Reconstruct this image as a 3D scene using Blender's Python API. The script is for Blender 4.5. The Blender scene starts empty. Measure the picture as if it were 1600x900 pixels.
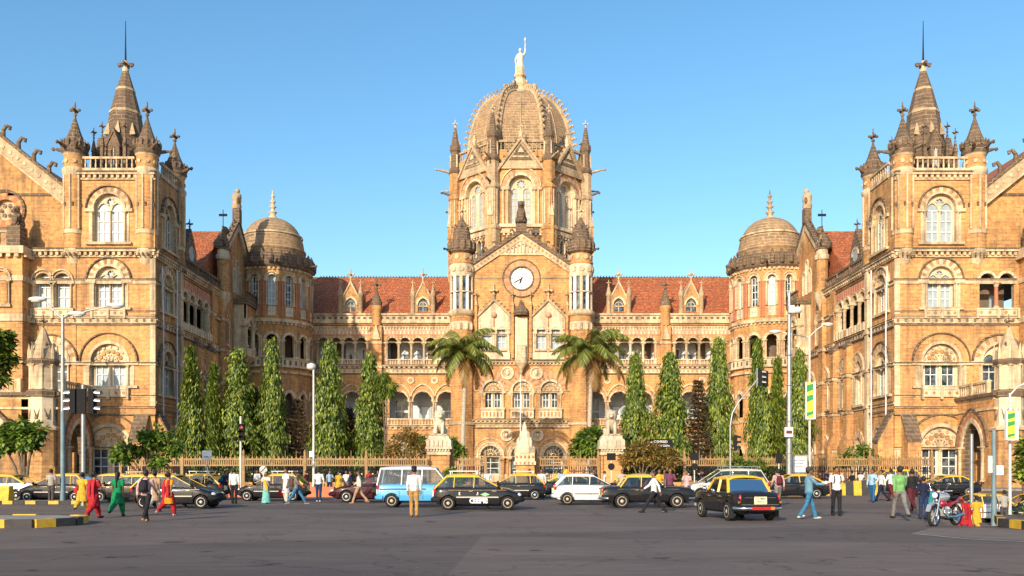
import bpy, bmesh, math, random
from mathutils import Vector, Matrix, geometry
R = math.radians; PI = math.pi; sin = math.sin; cos = math.cos
sc = bpy.context.scene
COL = sc.collection
rnd = random.Random(7)
F = 1375.0; HZ = 737.0; EYE = 1.55; X0 = 1.27      # X0: the building's axis of symmetry
def PX(px, Y): return (px-800.0)*Y/F
def PZ(py, Y): return EYE+(HZ-py)*Y/F

# ------------------------------------------------------------------ materials
def newmat(name):
    m = bpy.data.materials.new(name); m.use_nodes = True
    nt = m.node_tree; b = nt.nodes['Principled BSDF']
    return m, nt, b
def N(nt, t, **kw):
    n = nt.nodes.new(t)
    for k, v in kw.items():
        if k.startswith('_'): setattr(n, k[1:], v)
        else: n.inputs[k].default_value = v
    return n
def L(nt, a, b): nt.links.new(a, b)
def rgba(c): return (c[0], c[1], c[2], 1.0)
def mix(nt, fac, a, b, mode='MIX'):
    n = nt.nodes.new('ShaderNodeMix'); n.data_type = 'RGBA'; n.blend_type = mode
    for inp, v in ((0, fac), (6, a), (7, b)):
        if hasattr(v, 'is_linked') or hasattr(v, 'links'): L(nt, v, n.inputs[inp])
        else: n.inputs[inp].default_value = v if inp == 0 else rgba(v)
    return n.outputs[2]
def ramp(nt, src, p0, p1, c0=(0,0,0), c1=(1,1,1)):
    n = nt.nodes.new('ShaderNodeValToRGB'); L(nt, src, n.inputs[0])
    n.color_ramp.elements[0].position = p0; n.color_ramp.elements[1].position = p1
    n.color_ramp.elements[0].color = rgba(c0); n.color_ramp.elements[1].color = rgba(c1)
    return n.outputs[0]
def noise(nt, vec, scale, detail=4.0, rough=0.55):
    n = N(nt, 'ShaderNodeTexNoise', Scale=scale, Detail=detail, Roughness=rough)
    L(nt, vec, n.inputs['Vector']); return n.outputs['Fac']
def wallvec(nt):
    g = nt.nodes.new('ShaderNodeNewGeometry'); s = nt.nodes.new('ShaderNodeSeparateXYZ'); L(nt, g.outputs['Position'], s.inputs[0])
    a = nt.nodes.new('ShaderNodeMath'); a.operation = 'ADD'; L(nt, s.outputs[0], a.inputs[0]); L(nt, s.outputs[1], a.inputs[1])
    c = nt.nodes.new('ShaderNodeCombineXYZ'); L(nt, a.outputs[0], c.inputs[0]); L(nt, s.outputs[2], c.inputs[1])
    return g.outputs['Position'], c.outputs[0]
def scaled(nt, vec, sx, sy, sz):
    m = nt.nodes.new('ShaderNodeVectorMath'); m.operation = 'MULTIPLY'; L(nt, vec, m.inputs[0]); m.inputs[1].default_value = (sx, sy, sz)
    return m.outputs[0]
def stone(name, c1, c2, mortar, bw=0.95, rh=0.36, dirt=0.5, dcol=(0.09,0.065,0.045), bump=0.25, blotch=0.5, msize=0.022):
    m, nt, b = newmat(name); pos, wv = wallvec(nt)
    br = N(nt, 'ShaderNodeTexBrick', Scale=1.0); br.inputs['Color1'].default_value = rgba(c1); br.inputs['Color2'].default_value = rgba(c2)
    br.inputs['Mortar'].default_value = rgba(mortar); br.inputs['Brick Width'].default_value = bw; br.inputs['Row Height'].default_value = rh
    br.inputs['Mortar Size'].default_value = msize; br.inputs['Bias'].default_value = -0.15; L(nt, wv, br.inputs['Vector'])
    n1 = noise(nt, pos, 0.35, 6); n2 = noise(nt, pos, 2.3, 5)
    lt = tuple(min(1, x*1.28) for x in c1); dk = (c2[0]*0.62, c2[1]*0.55, c2[2]*0.5)
    c = mix(nt, ramp(nt, n1, 0.35, 0.72), br.outputs['Color'], lt, 'MIX'); 
    f = nt.nodes.new('ShaderNodeMath'); f.operation = 'MULTIPLY'; L(nt, ramp(nt, n2, 0.45, 0.75), f.inputs[0]); f.inputs[1].default_value = blotch
    c = mix(nt, f.outputs[0], c, dk)
    nb = noise(nt, scaled(nt, pos, 1.0, 1.0, 2.6), 1.5, 5, 0.7)            # single blocks gone brown
    f2 = nt.nodes.new('ShaderNodeMath'); f2.operation = 'MULTIPLY'; L(nt, ramp(nt, nb, 0.56, 0.66), f2.inputs[0]); f2.inputs[1].default_value = min(0.85, blotch*1.1)
    c = mix(nt, f2.outputs[0], c, (c2[0]*0.55, c2[1]*0.48, c2[2]*0.5))
    st = noise(nt, scaled(nt, pos, 1.0, 1.0, 0.13), 1.15, 6, 0.65)      # rain streaks
    g = nt.nodes.new('ShaderNodeMath'); g.operation = 'MULTIPLY'; L(nt, ramp(nt, st, 0.46, 0.70), g.inputs[0]); g.inputs[1].default_value = dirt
    c = mix(nt, g.outputs[0], c, dcol)
    L(nt, c, b.inputs['Base Color']); b.inputs['Roughness'].default_value = 0.88
    bp = N(nt, 'ShaderNodeBump', Strength=bump, Distance=0.03)
    h = nt.nodes.new('ShaderNodeMath'); h.operation = 'SUBTRACT'; L(nt, n2, h.inputs[0]); L(nt, br.outputs['Fac'], h.inputs[1])
    L(nt, h.outputs[0], bp.inputs['Height']); L(nt, bp.outputs[0], b.inputs['Normal'])
    return m
def plain(name, c, rough=0.6, metal=0.0, var=0.15, vscale=3.0, bump=0.0, coat=0.0, spec=None, c2=None):
    m, nt, b = newmat(name); g = nt.nodes.new('ShaderNodeNewGeometry'); pos = g.outputs['Position']
    n = noise(nt, pos, vscale, 5)
    cc = mix(nt, ramp(nt, n, 0.35, 0.7), c, c2 if c2 else tuple(x*(1-var) for x in c))
    L(nt, cc, b.inputs['Base Color']); b.inputs['Roughness'].default_value = rough; b.inputs['Metallic'].default_value = metal
    if coat: b.inputs['Coat Weight'].default_value = coat; b.inputs['Coat Roughness'].default_value = 0.06
    if spec is not None: b.inputs['Specular IOR Level'].default_value = spec
    if bump:
        bp = N(nt, 'ShaderNodeBump', Strength=bump, Distance=0.03); L(nt, n, bp.inputs['Height']); L(nt, bp.outputs[0], b.inputs['Normal'])
    return m
M = {}
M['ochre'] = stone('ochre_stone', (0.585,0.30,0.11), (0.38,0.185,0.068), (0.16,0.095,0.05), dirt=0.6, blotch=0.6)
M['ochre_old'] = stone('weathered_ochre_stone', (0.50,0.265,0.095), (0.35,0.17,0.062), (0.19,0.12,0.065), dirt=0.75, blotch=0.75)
M['pale'] = stone('pale_limestone', (0.57,0.44,0.28), (0.42,0.31,0.19), (0.22,0.15,0.09), bw=0.8, rh=0.42, dirt=0.9, dcol=(0.13,0.095,0.065), bump=0.3, blotch=0.35, msize=0.012)
M['cream'] = stone('cream_carved_stone', (0.62,0.50,0.34), (0.50,0.39,0.26), (0.34,0.25,0.16), bw=1.4, rh=0.5, dirt=0.6, bump=0.3, blotch=0.25, msize=0.01)
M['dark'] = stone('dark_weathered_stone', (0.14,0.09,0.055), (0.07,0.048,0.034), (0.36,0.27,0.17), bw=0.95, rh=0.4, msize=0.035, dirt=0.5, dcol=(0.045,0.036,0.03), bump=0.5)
M['domest'] = stone('dome_stone', (0.30,0.19,0.10), (0.15,0.098,0.058), (0.50,0.38,0.24), bw=1.0, rh=0.42, dirt=0.45, bump=0.4, blotch=0.5, msize=0.045)
M['ribst'] = stone('rib_stone', (0.45,0.33,0.20), (0.33,0.235,0.14), (0.22,0.16,0.1), bw=0.6, rh=0.5, dirt=0.5, bump=0.4, blotch=0.5)
M['red'] = stone('red_sandstone', (0.40,0.15,0.08), (0.34,0.115,0.06), (0.28,0.1,0.06), bw=1.2, rh=0.6, dirt=0.2, blotch=0.2)
M['pink'] = stone('pink_sandstone', (0.56,0.27,0.17), (0.50,0.22,0.14), (0.4,0.25,0.15), bw=0.7, rh=0.4, dirt=0.2, blotch=0.2)
M['limew'] = plain('limewash', (0.62,0.64,0.68), 0.85, var=0.25, vscale=0.8)
M['white'] = plain('white_painted_wood', (0.74,0.74,0.72), 0.5, var=0.12, vscale=6)
M['shutter'] = plain('pale_blue_shutter', (0.33,0.39,0.43), 0.45, var=0.25, vscale=2.5)
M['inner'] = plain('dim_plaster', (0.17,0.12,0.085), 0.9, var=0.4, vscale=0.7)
M['black'] = plain('black_iron', (0.02,0.02,0.022), 0.8, var=0.2, spec=0.15)
def glass_dark():
    m, nt, b = newmat('window_glass'); g = nt.nodes.new('ShaderNodeNewGeometry')
    n = noise(nt, g.outputs['Position'], 1.3, 2)
    L(nt, ramp(nt, n, 0.4, 0.62, (0.012,0.016,0.02), (0.12,0.145,0.16)), b.inputs['Base Color']); b.inputs['Roughness'].default_value = 0.12
    return m
M['glass'] = glass_dark()
def roof_tile():
    m, nt, b = newmat('clay_roof_tiles'); pos, wv = wallvec(nt)
    br = N(nt, 'ShaderNodeTexBrick', Scale=1.0); br.inputs['Color1'].default_value = (0.50,0.145,0.045,1); br.inputs['Color2'].default_value = (0.34,0.085,0.03,1)
    br.inputs['Mortar'].default_value = (0.12,0.03,0.02,1); br.inputs['Brick Width'].default_value = 0.34; br.inputs['Row Height'].default_value = 0.30
    br.inputs['Mortar Size'].default_value = 0.03; L(nt, wv, br.inputs['Vector'])
    n = noise(nt, scaled(nt, pos, 1, 1, 2.0), 0.7, 6, 0.65)
    c = mix(nt, ramp(nt, n, 0.42, 0.66), br.outputs['Color'], (0.22,0.075,0.035)); n2 = noise(nt, pos, 3.2, 4)
    c = mix(nt, ramp(nt, n2, 0.5, 0.7), c, (0.60,0.19,0.07)); L(nt, c, b.inputs['Base Color']); b.inputs['Roughness'].default_value = 0.85
    bp = N(nt, 'ShaderNodeBump', Strength=0.8, Distance=0.05); bp.invert = True; L(nt, br.outputs['Fac'], bp.inputs['Height']); L(nt, bp.outputs[0], b.inputs['Normal'])
    return m
M['tile'] = roof_tile()
M['clockface'] = plain('clock_face_white', (0.80,0.80,0.78), 0.4, var=0.04)
M['ironfence'] = plain('ochre_painted_iron', (0.33,0.185,0.068), 0.6, var=0.4, vscale=2.5)
def leafmat(name, c0, c1, c2, trans=0.3):
    m, nt, b = newmat(name); g = nt.nodes.new('ShaderNodeNewGeometry')
    n = nt.nodes.new('ShaderNodeValToRGB'); L(nt, g.outputs['Random Per Island'], n.inputs[0])
    n.color_ramp.elements[0].color = rgba(c0); n.color_ramp.elements[1].color = rgba(c2)
    e = n.color_ramp.elements.new(0.55); e.color = rgba(c1)
    L(nt, n.outputs[0], b.inputs['Base Color']); b.inputs['Roughness'].default_value = 0.5
    tr = nt.nodes.new('ShaderNodeBsdfTranslucent'); L(nt, n.outputs[0], tr.inputs['Color'])
    ms = nt.nodes.new('ShaderNodeMixShader'); ms.inputs[0].default_value = trans
    L(nt, b.outputs[0], ms.inputs[1]); L(nt, tr.outputs[0], ms.inputs[2]); L(nt, ms.outputs[0], nt.nodes['Material Output'].inputs[0])
    return m
M['leaf'] = leafmat('ashoka_leaf', (0.03,0.065,0.008), (0.12,0.18,0.02), (0.38,0.42,0.055))
M['leaf2'] = leafmat('shrub_leaf', (0.05,0.10,0.012), (0.12,0.21,0.025), (0.26,0.35,0.05))
M['dryleaf'] = leafmat('dry_vine_leaf', (0.12,0.10,0.02), (0.26,0.17,0.04), (0.42,0.26,0.07))
M['pineleaf'] = leafmat('norfolk_needles', (0.030,0.020,0.010), (0.065,0.042,0.018), (0.14,0.09,0.035), 0.1)
M['palmleaf'] = leafmat('palm_leaflet', (0.05,0.075,0.014), (0.15,0.18,0.025), (0.38,0.36,0.07), 0.2)
M['palmdry'] = leafmat('dry_palm_leaflet', (0.16,0.08,0.02), (0.28,0.15,0.04), (0.36,0.24,0.07), 0.2)
M['bark'] = plain('bark', (0.16,0.11,0.07), 0.9, var=0.5, vscale=5, bump=0.5)
M['palmbark'] = plain('pale_palm_bark', (0.50,0.42,0.33), 0.85, var=0.35, vscale=4, bump=0.4)

# ------------------------------------------------------------------ mesh builder
SIDE = 1        # 1: as designed (left), -1: mirrored about X0
class MB:
    def __init__(s): s.v = []; s.f = []; s.m = []; s.s = []; s.mats = []; s.T = Matrix.Identity(4)
    def at(s, x, y, rz=0.0, z=0.0): s.T = Matrix.Translation((x, y, z)) @ Matrix.Rotation(rz, 4, 'Z'); return s
    def mi(s, mat):
        mat = M[mat] if isinstance(mat, str) else mat
        if mat not in s.mats: s.mats.append(mat)
        return s.mats.index(mat)
    def add(s, vs, fs, mat, smooth=False):
        b = len(s.v); T = s.T
        s.v.extend((T @ Vector(p))[:] for p in vs); k = s.mi(mat)
        for f in fs: s.f.append([b+i for i in f]); s.m.append(k); s.s.append(smooth)
    def box(s, x0, x1, y0, y1, z0, z1, mat):
        v = [(x,y,z) for z in (z0,z1) for y in (y0,y1) for x in (x0,x1)]
        s.add(v, [(0,2,3,1),(4,5,7,6),(0,1,5,4),(2,6,7,3),(0,4,6,2),(1,3,7,5)], mat)
    def quad(s, a, b, c, d, mat): s.add([a,b,c,d], [(0,1,2,3)], mat)
    def prism(s, pts, y0, y1, mat, smooth=False):           # polygon in x,z extruded along y
        n = len(pts); v = [(p[0],y0,p[1]) for p in pts]+[(p[0],y1,p[1]) for p in pts]
        s.add(v, [tuple(range(n)), tuple(range(2*n-1,n-1,-1))], mat)
        s.add(v, [(i,(i+1)%n,n+(i+1)%n,n+i) for i in range(n)], mat, smooth)
    def prismx(s, pts, x0, x1, mat):                        # polygon in y,z extruded along x
        n = len(pts); v = [(x0,p[0],p[1]) for p in pts]+[(x1,p[0],p[1]) for p in pts]
        s.add(v, [tuple(range(n)), tuple(range(2*n-1,n-1,-1))]+[(i,(i+1)%n,n+(i+1)%n,n+i) for i in range(n)], mat)
    def lathe(s, cx, cy, prof, n, mat, smooth=True, a0=0.0, cap=True, sx=1.0, sy=1.0):
        v = []; k = len(prof)
        for r, z in prof:
            for i in range(n):
                a = a0+2*PI*i/n; v.append((cx+sx*r*cos(a), cy+sy*r*sin(a), z))
        f = [(j*n+i, j*n+(i+1)%n, (j+1)*n+(i+1)%n, (j+1)*n+i) for j in range(k-1) for i in range(n)]
        s.add(v, f, mat, smooth)
        if cap: s.add(v[:n], [tuple(range(n-1,-1,-1))], mat); s.add(v[-n:], [tuple(range(n))], mat)
    def tube(s, pts, rad, n, mat, smooth=True, cap=True, flat=1.0):
        pts = [Vector(p) for p in pts]; v = []
        if not hasattr(rad, '__len__'): rad = [rad]*len(pts)
        up = None
        for i, p in enumerate(pts):
            d = (pts[min(i+1,len(pts)-1)]-pts[max(i-1,0)])
            d = d.normalized() if d.length > 1e-9 else Vector((0,0,1))
            if up is None: up = Vector((0,0,1)) if abs(d.z) < 0.9 else Vector((1,0,0))
            a = d.cross(up); a = a.normalized() if a.length > 1e-6 else d.orthogonal().normalized()
            up = a.cross(d).normalized()
            for k in range(n):
                t = 2*PI*k/n; v.append((p+a*(rad[i]*cos(t))+up*(rad[i]*flat*sin(t)))[:])
        m = len(pts)
        s.add(v, [(j*n+i, j*n+(i+1)%n, (j+1)*n+(i+1)%n, (j+1)*n+i) for j in range(m-1) for i in range(n)], mat, smooth)
        if cap: s.add(v[:n], [tuple(range(n-1,-1,-1))], mat); s.add(v[-n:], [tuple(range(n))], mat)
    def ball(s, c, r, mat, n=10, k=7, smooth=True):
        if not hasattr(r, '__len__'): r = (r,r,r)
        prof = [(sin(PI*j/k), -cos(PI*j/k)) for j in range(k+1)]; v = []
        for q, z in prof:
            q = max(q, 1e-3)
            for i in range(n): a = 2*PI*i/n; v.append((c[0]+r[0]*q*cos(a), c[1]+r[1]*q*sin(a), c[2]+r[2]*z))
        s.add(v, [(j*n+i, j*n+(i+1)%n, (j+1)*n+(i+1)%n, (j+1)*n+i) for j in range(k) for i in range(n)], mat, smooth)
        s.add(v[:n], [tuple(range(n-1,-1,-1))], mat); s.add(v[-n:], [tuple(range(n))], mat)
    def ring(s, uc, zs, r0, r1, y0, y1, mat, mat2=None, n=14, a0=0.0, a1=PI, kind='round'):
        A0 = arch(uc, zs, r0, kind, n, a0, a1); A1 = arch(uc, zs, r1, kind, n, a0, a1)
        for i in range(len(A0)-1):
            q = [A0[i], A1[i], A1[i+1], A0[i+1]]
            s.prism(q, y0, y1, mat2 if (mat2 and i % 2) else mat)
    def wall(s, outer, holes, y, depth, mat, rmat=None):
        loops = [outer]+list(holes); vs = []; ed = []; 
        for lp in loops:
            b = len(vs); vs += [Vector(p) for p in lp]; ed += [(b+i, b+(i+1) % len(lp)) for i in range(len(lp))]
        ov, oe, of, *_ = geometry.delaunay_2d_cdt(vs, ed, [], 0, 1e-5)
        keep = []
        for f in of:
            c = (ov[f[0]]+ov[f[1]]+ov[f[2]])/3
            if inside(c, outer) and not any(inside(c, h) for h in holes): keep.append(tuple(f))
        s.add([(p.x, y, p.y) for p in ov], keep, mat)
        for h in holes:
            n = len(h); v = [(p[0],y,p[1]) for p in h]+[(p[0],y+depth,p[1]) for p in h]
            s.add(v, [(i,n+i,n+(i+1)%n,(i+1)%n) for i in range(n)], rmat or mat)
    def obj(s, name, parent=None, fix=True):
        me = bpy.data.meshes.new(name); v = s.v
        if SIDE < 0: v = [(2*X0-p[0], p[1], p[2]) for p in v]
        me.from_pydata(v, [], s.f)
        for m in s.mats: me.materials.append(m)
        me.polygons.foreach_set('material_index', s.m); me.polygons.foreach_set('use_smooth', s.s)
        me.update()
        if fix:
            bm = bmesh.new(); bm.from_mesh(me); bmesh.ops.recalc_face_normals(bm, faces=bm.faces); bm.to_mesh(me); bm.free()
        o = bpy.data.objects.new(name, me); COL.objects.link(o)
        if parent is not None: o.parent = parent
        return o
def inside(p, poly):
    x, y = p[0], p[1]; r = False; n = len(poly); j = n-1
    for i in range(n):
        xi, yi = poly[i][0], poly[i][1]; xj, yj = poly[j][0], poly[j][1]
        if (yi > y) != (yj > y) and x < (xj-xi)*(y-yi)/(yj-yi)+xi: r = not r
        j = i
    return r
def arch(uc, zs, hw, kind='round', n=12, a0=0.0, a1=PI):
    """arch intrados from right springing over the top to the left"""
    P = []
    if kind == 'point':
        k = 1.35; Rr = hw*k; off = Rr-hw; am = math.acos(off/Rr); h = n//2
        for i in range(h+1): a = am*i/h; P.append((uc-off+Rr*cos(a), zs+Rr*sin(a)))
        for i in range(1, h+1): a = am*(1-i/h); P.append((uc+off-Rr*cos(a), zs+Rr*sin(a)))
        return P
    for i in range(n+1):
        a = a0+(a1-a0)*i/n; r = hw
        if kind == 'cusp': r = hw*(1-0.10*(1-abs(sin(4.5*a))))
        if kind == 'trefoil':
            r = hw*(1-0.28*(1-abs(sin(1.5*a)))**1.5) if 0.01 < a < PI-0.01 else hw
        P.append((uc+r*cos(a), zs+r*sin(a)))
    return P
def hole(uc, zb, zs, hw, kind='round', n=12): return [(uc-hw, zb), (uc+hw, zb)]+arch(uc, zs, hw, kind, n)
def ahole(cs, zb, zs, hw, kind='round', n=10):
    P = [(cs[0]-hw, zb), (cs[-1]+hw, zb)]
    for c in reversed(cs): P += arch(c, zs, hw, kind, n)
    return P
def circ(uc, zc, r, n=20): return [(uc+r*cos(2*PI*i/n), zc+r*sin(2*PI*i/n)) for i in range(n)]
def empty(name, loc=(0,0,0), rz=0.0, parent=None):
    o = bpy.data.objects.new(name, None); COL.objects.link(o); o.location = loc; o.rotation_euler[2] = rz; o.empty_display_size = 0.2
    if parent is not None: o.parent = parent
    return o
def tag(o, label=None, cat=None, group=None, kind=None):
    if label: o['label'] = label
    if cat: o['category'] = cat
    if group: o['group'] = group
    if kind: o['kind'] = kind
    return o
def copy_tree(o, parent=None):
    c = o.copy(); COL.objects.link(c)
    if parent is not None: c.parent = parent
    for ch in list(o.children): copy_tree(ch, c)
    return c
# ------------------------------------------------------------------ the station building
B = empty('station_building', (X0, 115, 0))
tag(B, 'grand ochre stone railway terminus with central dome, clock gable and two turreted wings', 'station')
def bobj(mb, name, parent=None, fix=True):
    o = mb.obj(name, None, fix); par = parent or B
    o.parent = par
    # parent's own location is taken out so that meshes keep world coordinates
    w = Matrix.Translation(par_off(par)); o.matrix_parent_inverse = w.inverted()
    return o
def par_off(p): return Vector(p.location) if p is B else Vector((0,0,0))

def cornice(mb, u0, u1, z0, z1, proj, mat='pale', dent=True, step=0.55, y=0.0, ends=0.0):
    h = z1-z0
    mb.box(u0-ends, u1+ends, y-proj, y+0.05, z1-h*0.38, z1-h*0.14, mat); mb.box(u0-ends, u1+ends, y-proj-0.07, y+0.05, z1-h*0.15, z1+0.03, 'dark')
    mb.box(u0-ends*0.6, u1+ends*0.6, y-proj*0.45, y+0.05, z0, z0+h*0.22, mat)
    if dent:
        n = max(1, int((u1-u0)/step)); w = (u1-u0)/n
        for i in range(n): mb.box(u0+w*(i+0.25), u0+w*(i+0.75), y-proj*0.75, y+0.03, z0+h*0.2, z1-h*0.36, mat)
def string(mb, u0, u1, z, h=0.25, proj=0.14, mat='pale'):
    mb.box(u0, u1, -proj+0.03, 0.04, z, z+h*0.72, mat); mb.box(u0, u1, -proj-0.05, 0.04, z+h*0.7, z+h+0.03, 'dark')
def dotband(mb, u0, u1, z0, z1, mat='pale', dmat='dark', step=0.75):
    mb.box(u0, u1, -0.1, 0.04, z0, z1, mat)
    n = max(1, int((u1-u0)/step)); w = (u1-u0)/n; zc = (z0+z1)/2; r = (z1-z0)*0.26
    for i in range(n): mb.prism(circ(u0+w*(i+0.5), zc, r, 8), -0.125, -0.09, dmat)
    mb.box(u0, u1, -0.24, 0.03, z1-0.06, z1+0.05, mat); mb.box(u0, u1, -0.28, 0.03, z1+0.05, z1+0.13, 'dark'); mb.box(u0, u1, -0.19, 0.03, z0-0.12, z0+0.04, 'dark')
def balus(mb, u0, u1, y, z0, z1, mat='pale', step=0.42, th=0.28, post=0.0):
    h = z1-z0
    mb.box(u0, u1, y-th/2, y+th/2, z1-h*0.17, z1, mat); mb.box(u0, u1, y-th/2, y+th/2, z0, z0+h*0.14, mat)
    n = max(1, int((u1-u0)/step)); w = (u1-u0)/n
    for i in range(n): 
        c = u0+w*(i+0.5); mb.lathe(c, y, [(0.07,z0+h*0.12),(0.11,z0+h*0.4),(0.06,z0+h*0.6),(0.09,z1-h*0.15)], 6, mat, cap=False)
    if post:
        k = max(1, round((u1-u0)/post))
        for i in range(k+1):
            c = u0+(u1-u0)*i/k; mb.box(c-0.16, c+0.16, y-th*0.62, y+th*0.62, z0, z1+0.06, mat)
def column(mb, u, y, z0, z1, r, mat='pale', mat2=None, n=8):
    h = z1-z0
    mb.lathe(u, y, [(r*1.5,z0),(r*1.5,z0+r*0.6),(r*1.1,z0+r*1.2)], n, mat)
    mb.lathe(u, y, [(r,z0+r*1.1),(r*0.92,z1-r*2.6)], n, mat2 or mat, cap=False)
    mb.lathe(u, y, [(r*1.0,z1-r*2.7),(r*1.25,z1-r*1.8),(r*1.75,z1-r*0.8)], n, mat)
    mb.box(u-r*1.9, u+r*1.9, y-r*1.9, y+r*1.9, z1-r*0.9, z1, mat)
def finial(mb, x, y, z, h, mat='dark'):
    mb.lathe(x, y, [(h*0.10,z),(h*0.05,z+h*0.25),(h*0.12,z+h*0.33),(h*0.05,z+h*0.4),(h*0.035,z+h)], 6, mat)
    mb.box(x-h*0.22, x+h*0.22, y-h*0.045, y+h*0.045, z+h*0.52, z+h*0.62, mat); mb.box(x-h*0.045, x+h*0.045, y-h*0.22, y+h*0.22, z+h*0.52, z+h*0.62, mat)
    for dx, dy in ((-1,0),(1,0),(0,-1),(0,1)): mb.ball((x+dx*h*0.22, y+dy*h*0.22, z+h*0.57), h*0.085, mat, 6, 4)
    mb.ball((x, y, z+h*0.78), h*0.06, mat, 6, 4)
def gargoyle(mb, x, y, z, ang, ln=1.3, mat='dark'):
    d = Vector((cos(ang), sin(ang), 0)); p = Vector((x, y, z))
    mb.tube([p, p+d*ln*0.5+Vector((0,0,0.12)), p+d*ln*0.8+Vector((0,0,0.2)), p+d*ln+Vector((0,0,0.1))], [0.2,0.17,0.11,0.15], 6, mat)
    mb.ball(p+d*ln*0.98+Vector((0,0,0.2)), 0.17, mat, 6, 5)
def crocket(mb, p, d, s, mat='dark'):
    p = Vector(p); d = Vector(d); up = Vector((0,0,1))
    mb.tube([p-up*s*0.15, p+up*s*0.5+d*s*0.02, p+up*s*0.86+d*s*0.3, p+up*s*0.72+d*s*0.62, p+up*s*0.5+d*s*0.55], [s*0.2,s*0.17,s*0.16,s*0.15,s*0.13], 6, mat)
def window(T, uc, zb, zs, hw, r1, style='bifor', kind='round', mats=('pale','ochre'), glass='glass', name='window', deep=0.3, sill=True, ringn=17, hood=True):
    """stone surround and tracery with a white frame and panes behind; returns the hole for the wall"""
    s = MB().at(*T); f = MB().at(*T); g = MB().at(*T)
    if kind == 'point':
        A0 = arch(uc, zs, hw, 'point', ringn-1); A1 = arch(uc, zs, r1, 'point', ringn-1)
        for i in range(len(A0)-1): s.prism([A0[i],A1[i],A1[i+1],A0[i+1]], -0.1, 0.06, mats[i%2])
        if hood:
            A2 = arch(uc, zs, r1+0.16, 'point', ringn-1)
            for i in range(len(A1)-1): s.prism([A1[i],A2[i],A2[i+1],A1[i+1]], -0.24, 0.04, 'pale')
    else:
        s.ring(uc, zs, hw, r1, -0.1, 0.06, mats[0], mats[1], n=ringn)
        s.ring(uc, zs, hw+0.02, hw+(r1-hw)*0.3, -0.17, 0.05, 'pale', n=ringn)
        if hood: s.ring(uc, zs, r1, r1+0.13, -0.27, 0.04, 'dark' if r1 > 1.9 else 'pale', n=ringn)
    for q in (-1, 1):
        a, b2 = sorted((uc+q*(hw-0.04), uc+q*(r1+0.2))); s.box(a, b2, -0.22, 0.05, zs-0.32, zs, 'pale')
        a, b2 = sorted((uc+q*hw, uc+q*(hw+(r1-hw)*0.75))); s.box(a, b2, -0.06, 0.05, zb, zs-0.3, 'pale')
        column(s, uc+q*(hw+0.16), -0.16, zb, zs-0.3, 0.1, 'pale')
    if sill: s.box(uc-r1-0.1, uc+r1+0.1, -0.26, 0.1, zb-0.25, zb, 'pale')
    H = hole(uc, zb, zs, hw, kind, 14); y = deep
    lights = []
    if style in ('bifor', 'tri'):
        n = 2 if style == 'bifor' else 3; lw = (2*hw-0.16*(n+1))/n/2
        for i in range(n):
            c = uc-hw+0.16+lw+i*(2*lw+0.16); top = zs-lw*0.2 if n == 2 else zs+(hw*0.25 if i == 1 else -lw*0.4)
            lights.append((c, lw, top)); 
        hs = [[(c-lw+0.03, zb+0.05),(c+lw-0.03, zb+0.05)]+arch(c, t, lw-0.03, 'point', 8) for c, lw, t in lights]
        if n == 2: hs.append(circ(uc, zs+hw*0.52, hw*0.24, 10))
        s.wall(H, hs, y, 0.13, 'cream')
        if n == 2:
            for k in range(6): a = PI/3*k; s.prism(circ(uc+hw*0.24*cos(a), zs+hw*0.52+hw*0.24*sin(a), hw*0.07, 6), y-0.07, y+0.02, 'pale')
            column(s, uc, y-0.08, zb, zs-lw*0.2, 0.09, 'cream')
    elif style == 'tymp':
        lw = hw*0.36; t = zs-0.15
        for q in (-1, 1): lights.append((uc+q*hw*0.48, lw, t))
        hs = [[(c-lw, zb+0.05),(c+lw, zb+0.05),(c+lw, t),(c-lw, t)] for c, lw, t in lights]
        s.wall(H, hs, y, 0.13, 'cream')
        for k in range(7):
            a = PI*(k+0.5)/7
            for rr, sz in ((0.36,0.11),(0.62,0.13),(0.86,0.09)): s.prism(circ(uc+hw*rr*cos(a+(0.2 if rr == .62 else 0)), zs+hw*rr*sin(a+(0.2 if rr == .62 else 0)), hw*sz, 6), y-0.12, y+0.02, 'ochre_old' if rr == .62 else 'pale')
        s.prism(circ(uc, zs+0.16*hw, hw*0.17, 8), y-0.16, y, 'pale'); s.box(uc-hw, uc+hw, y-0.14, y, zs-0.14, zs+0.02, 'pale')
        column(s, uc, y-0.08, zb, t, 0.1, 'cream')
    elif style == 'fan':
        s.box(uc-hw, uc+hw, y-0.1, y+0.1, zs-0.12, zs+0.06, 'cream')
        for k in range(1, 8): a = PI*k/8; s.tube([(uc+hw*0.22*cos(a), y, zs+hw*0.22*sin(a)), (uc+hw*cos(a), y, zs+hw*sin(a))], 0.045, 4, 'cream', False)
        for rr in (0.22, 0.62): s.ring(uc, zs, hw*rr-0.04, hw*rr+0.05, y-0.06, y+0.05, 'cream', n=12)
        lights.append((uc, hw*0.9, zs-0.15))
    elif style == 'plain': lights.append((uc, hw-0.05, zs+hw*0.6))
    for c, lw, t in lights:
        yf = y+0.1
        for a in (c-lw, c+lw-0.07): f.box(a, a+0.09, yf-0.04, yf+0.04, zb, t, 'white')
        k = max(2, int((t-zb)/0.8)); 
        for i in range(k+1): zz = zb+0.03+(t-zb-0.03)*i/k; f.box(c-lw+0.01, c+lw-0.01, yf-0.035, yf+0.035, zz-0.035, zz+0.045, 'white')
        if lw > 0.3: f.box(c-0.035, c+0.035, yf-0.03, yf+0.03, zb, t, 'white')
    g.add([(p[0], y+0.16, p[1]) for p in H], [tuple(range(len(H)))], glass)
    o = bobj(s, name); 
    if f.v: bobj(f, 'frame', o)
    bobj(g, 'pane', o, False)
    return H
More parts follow.
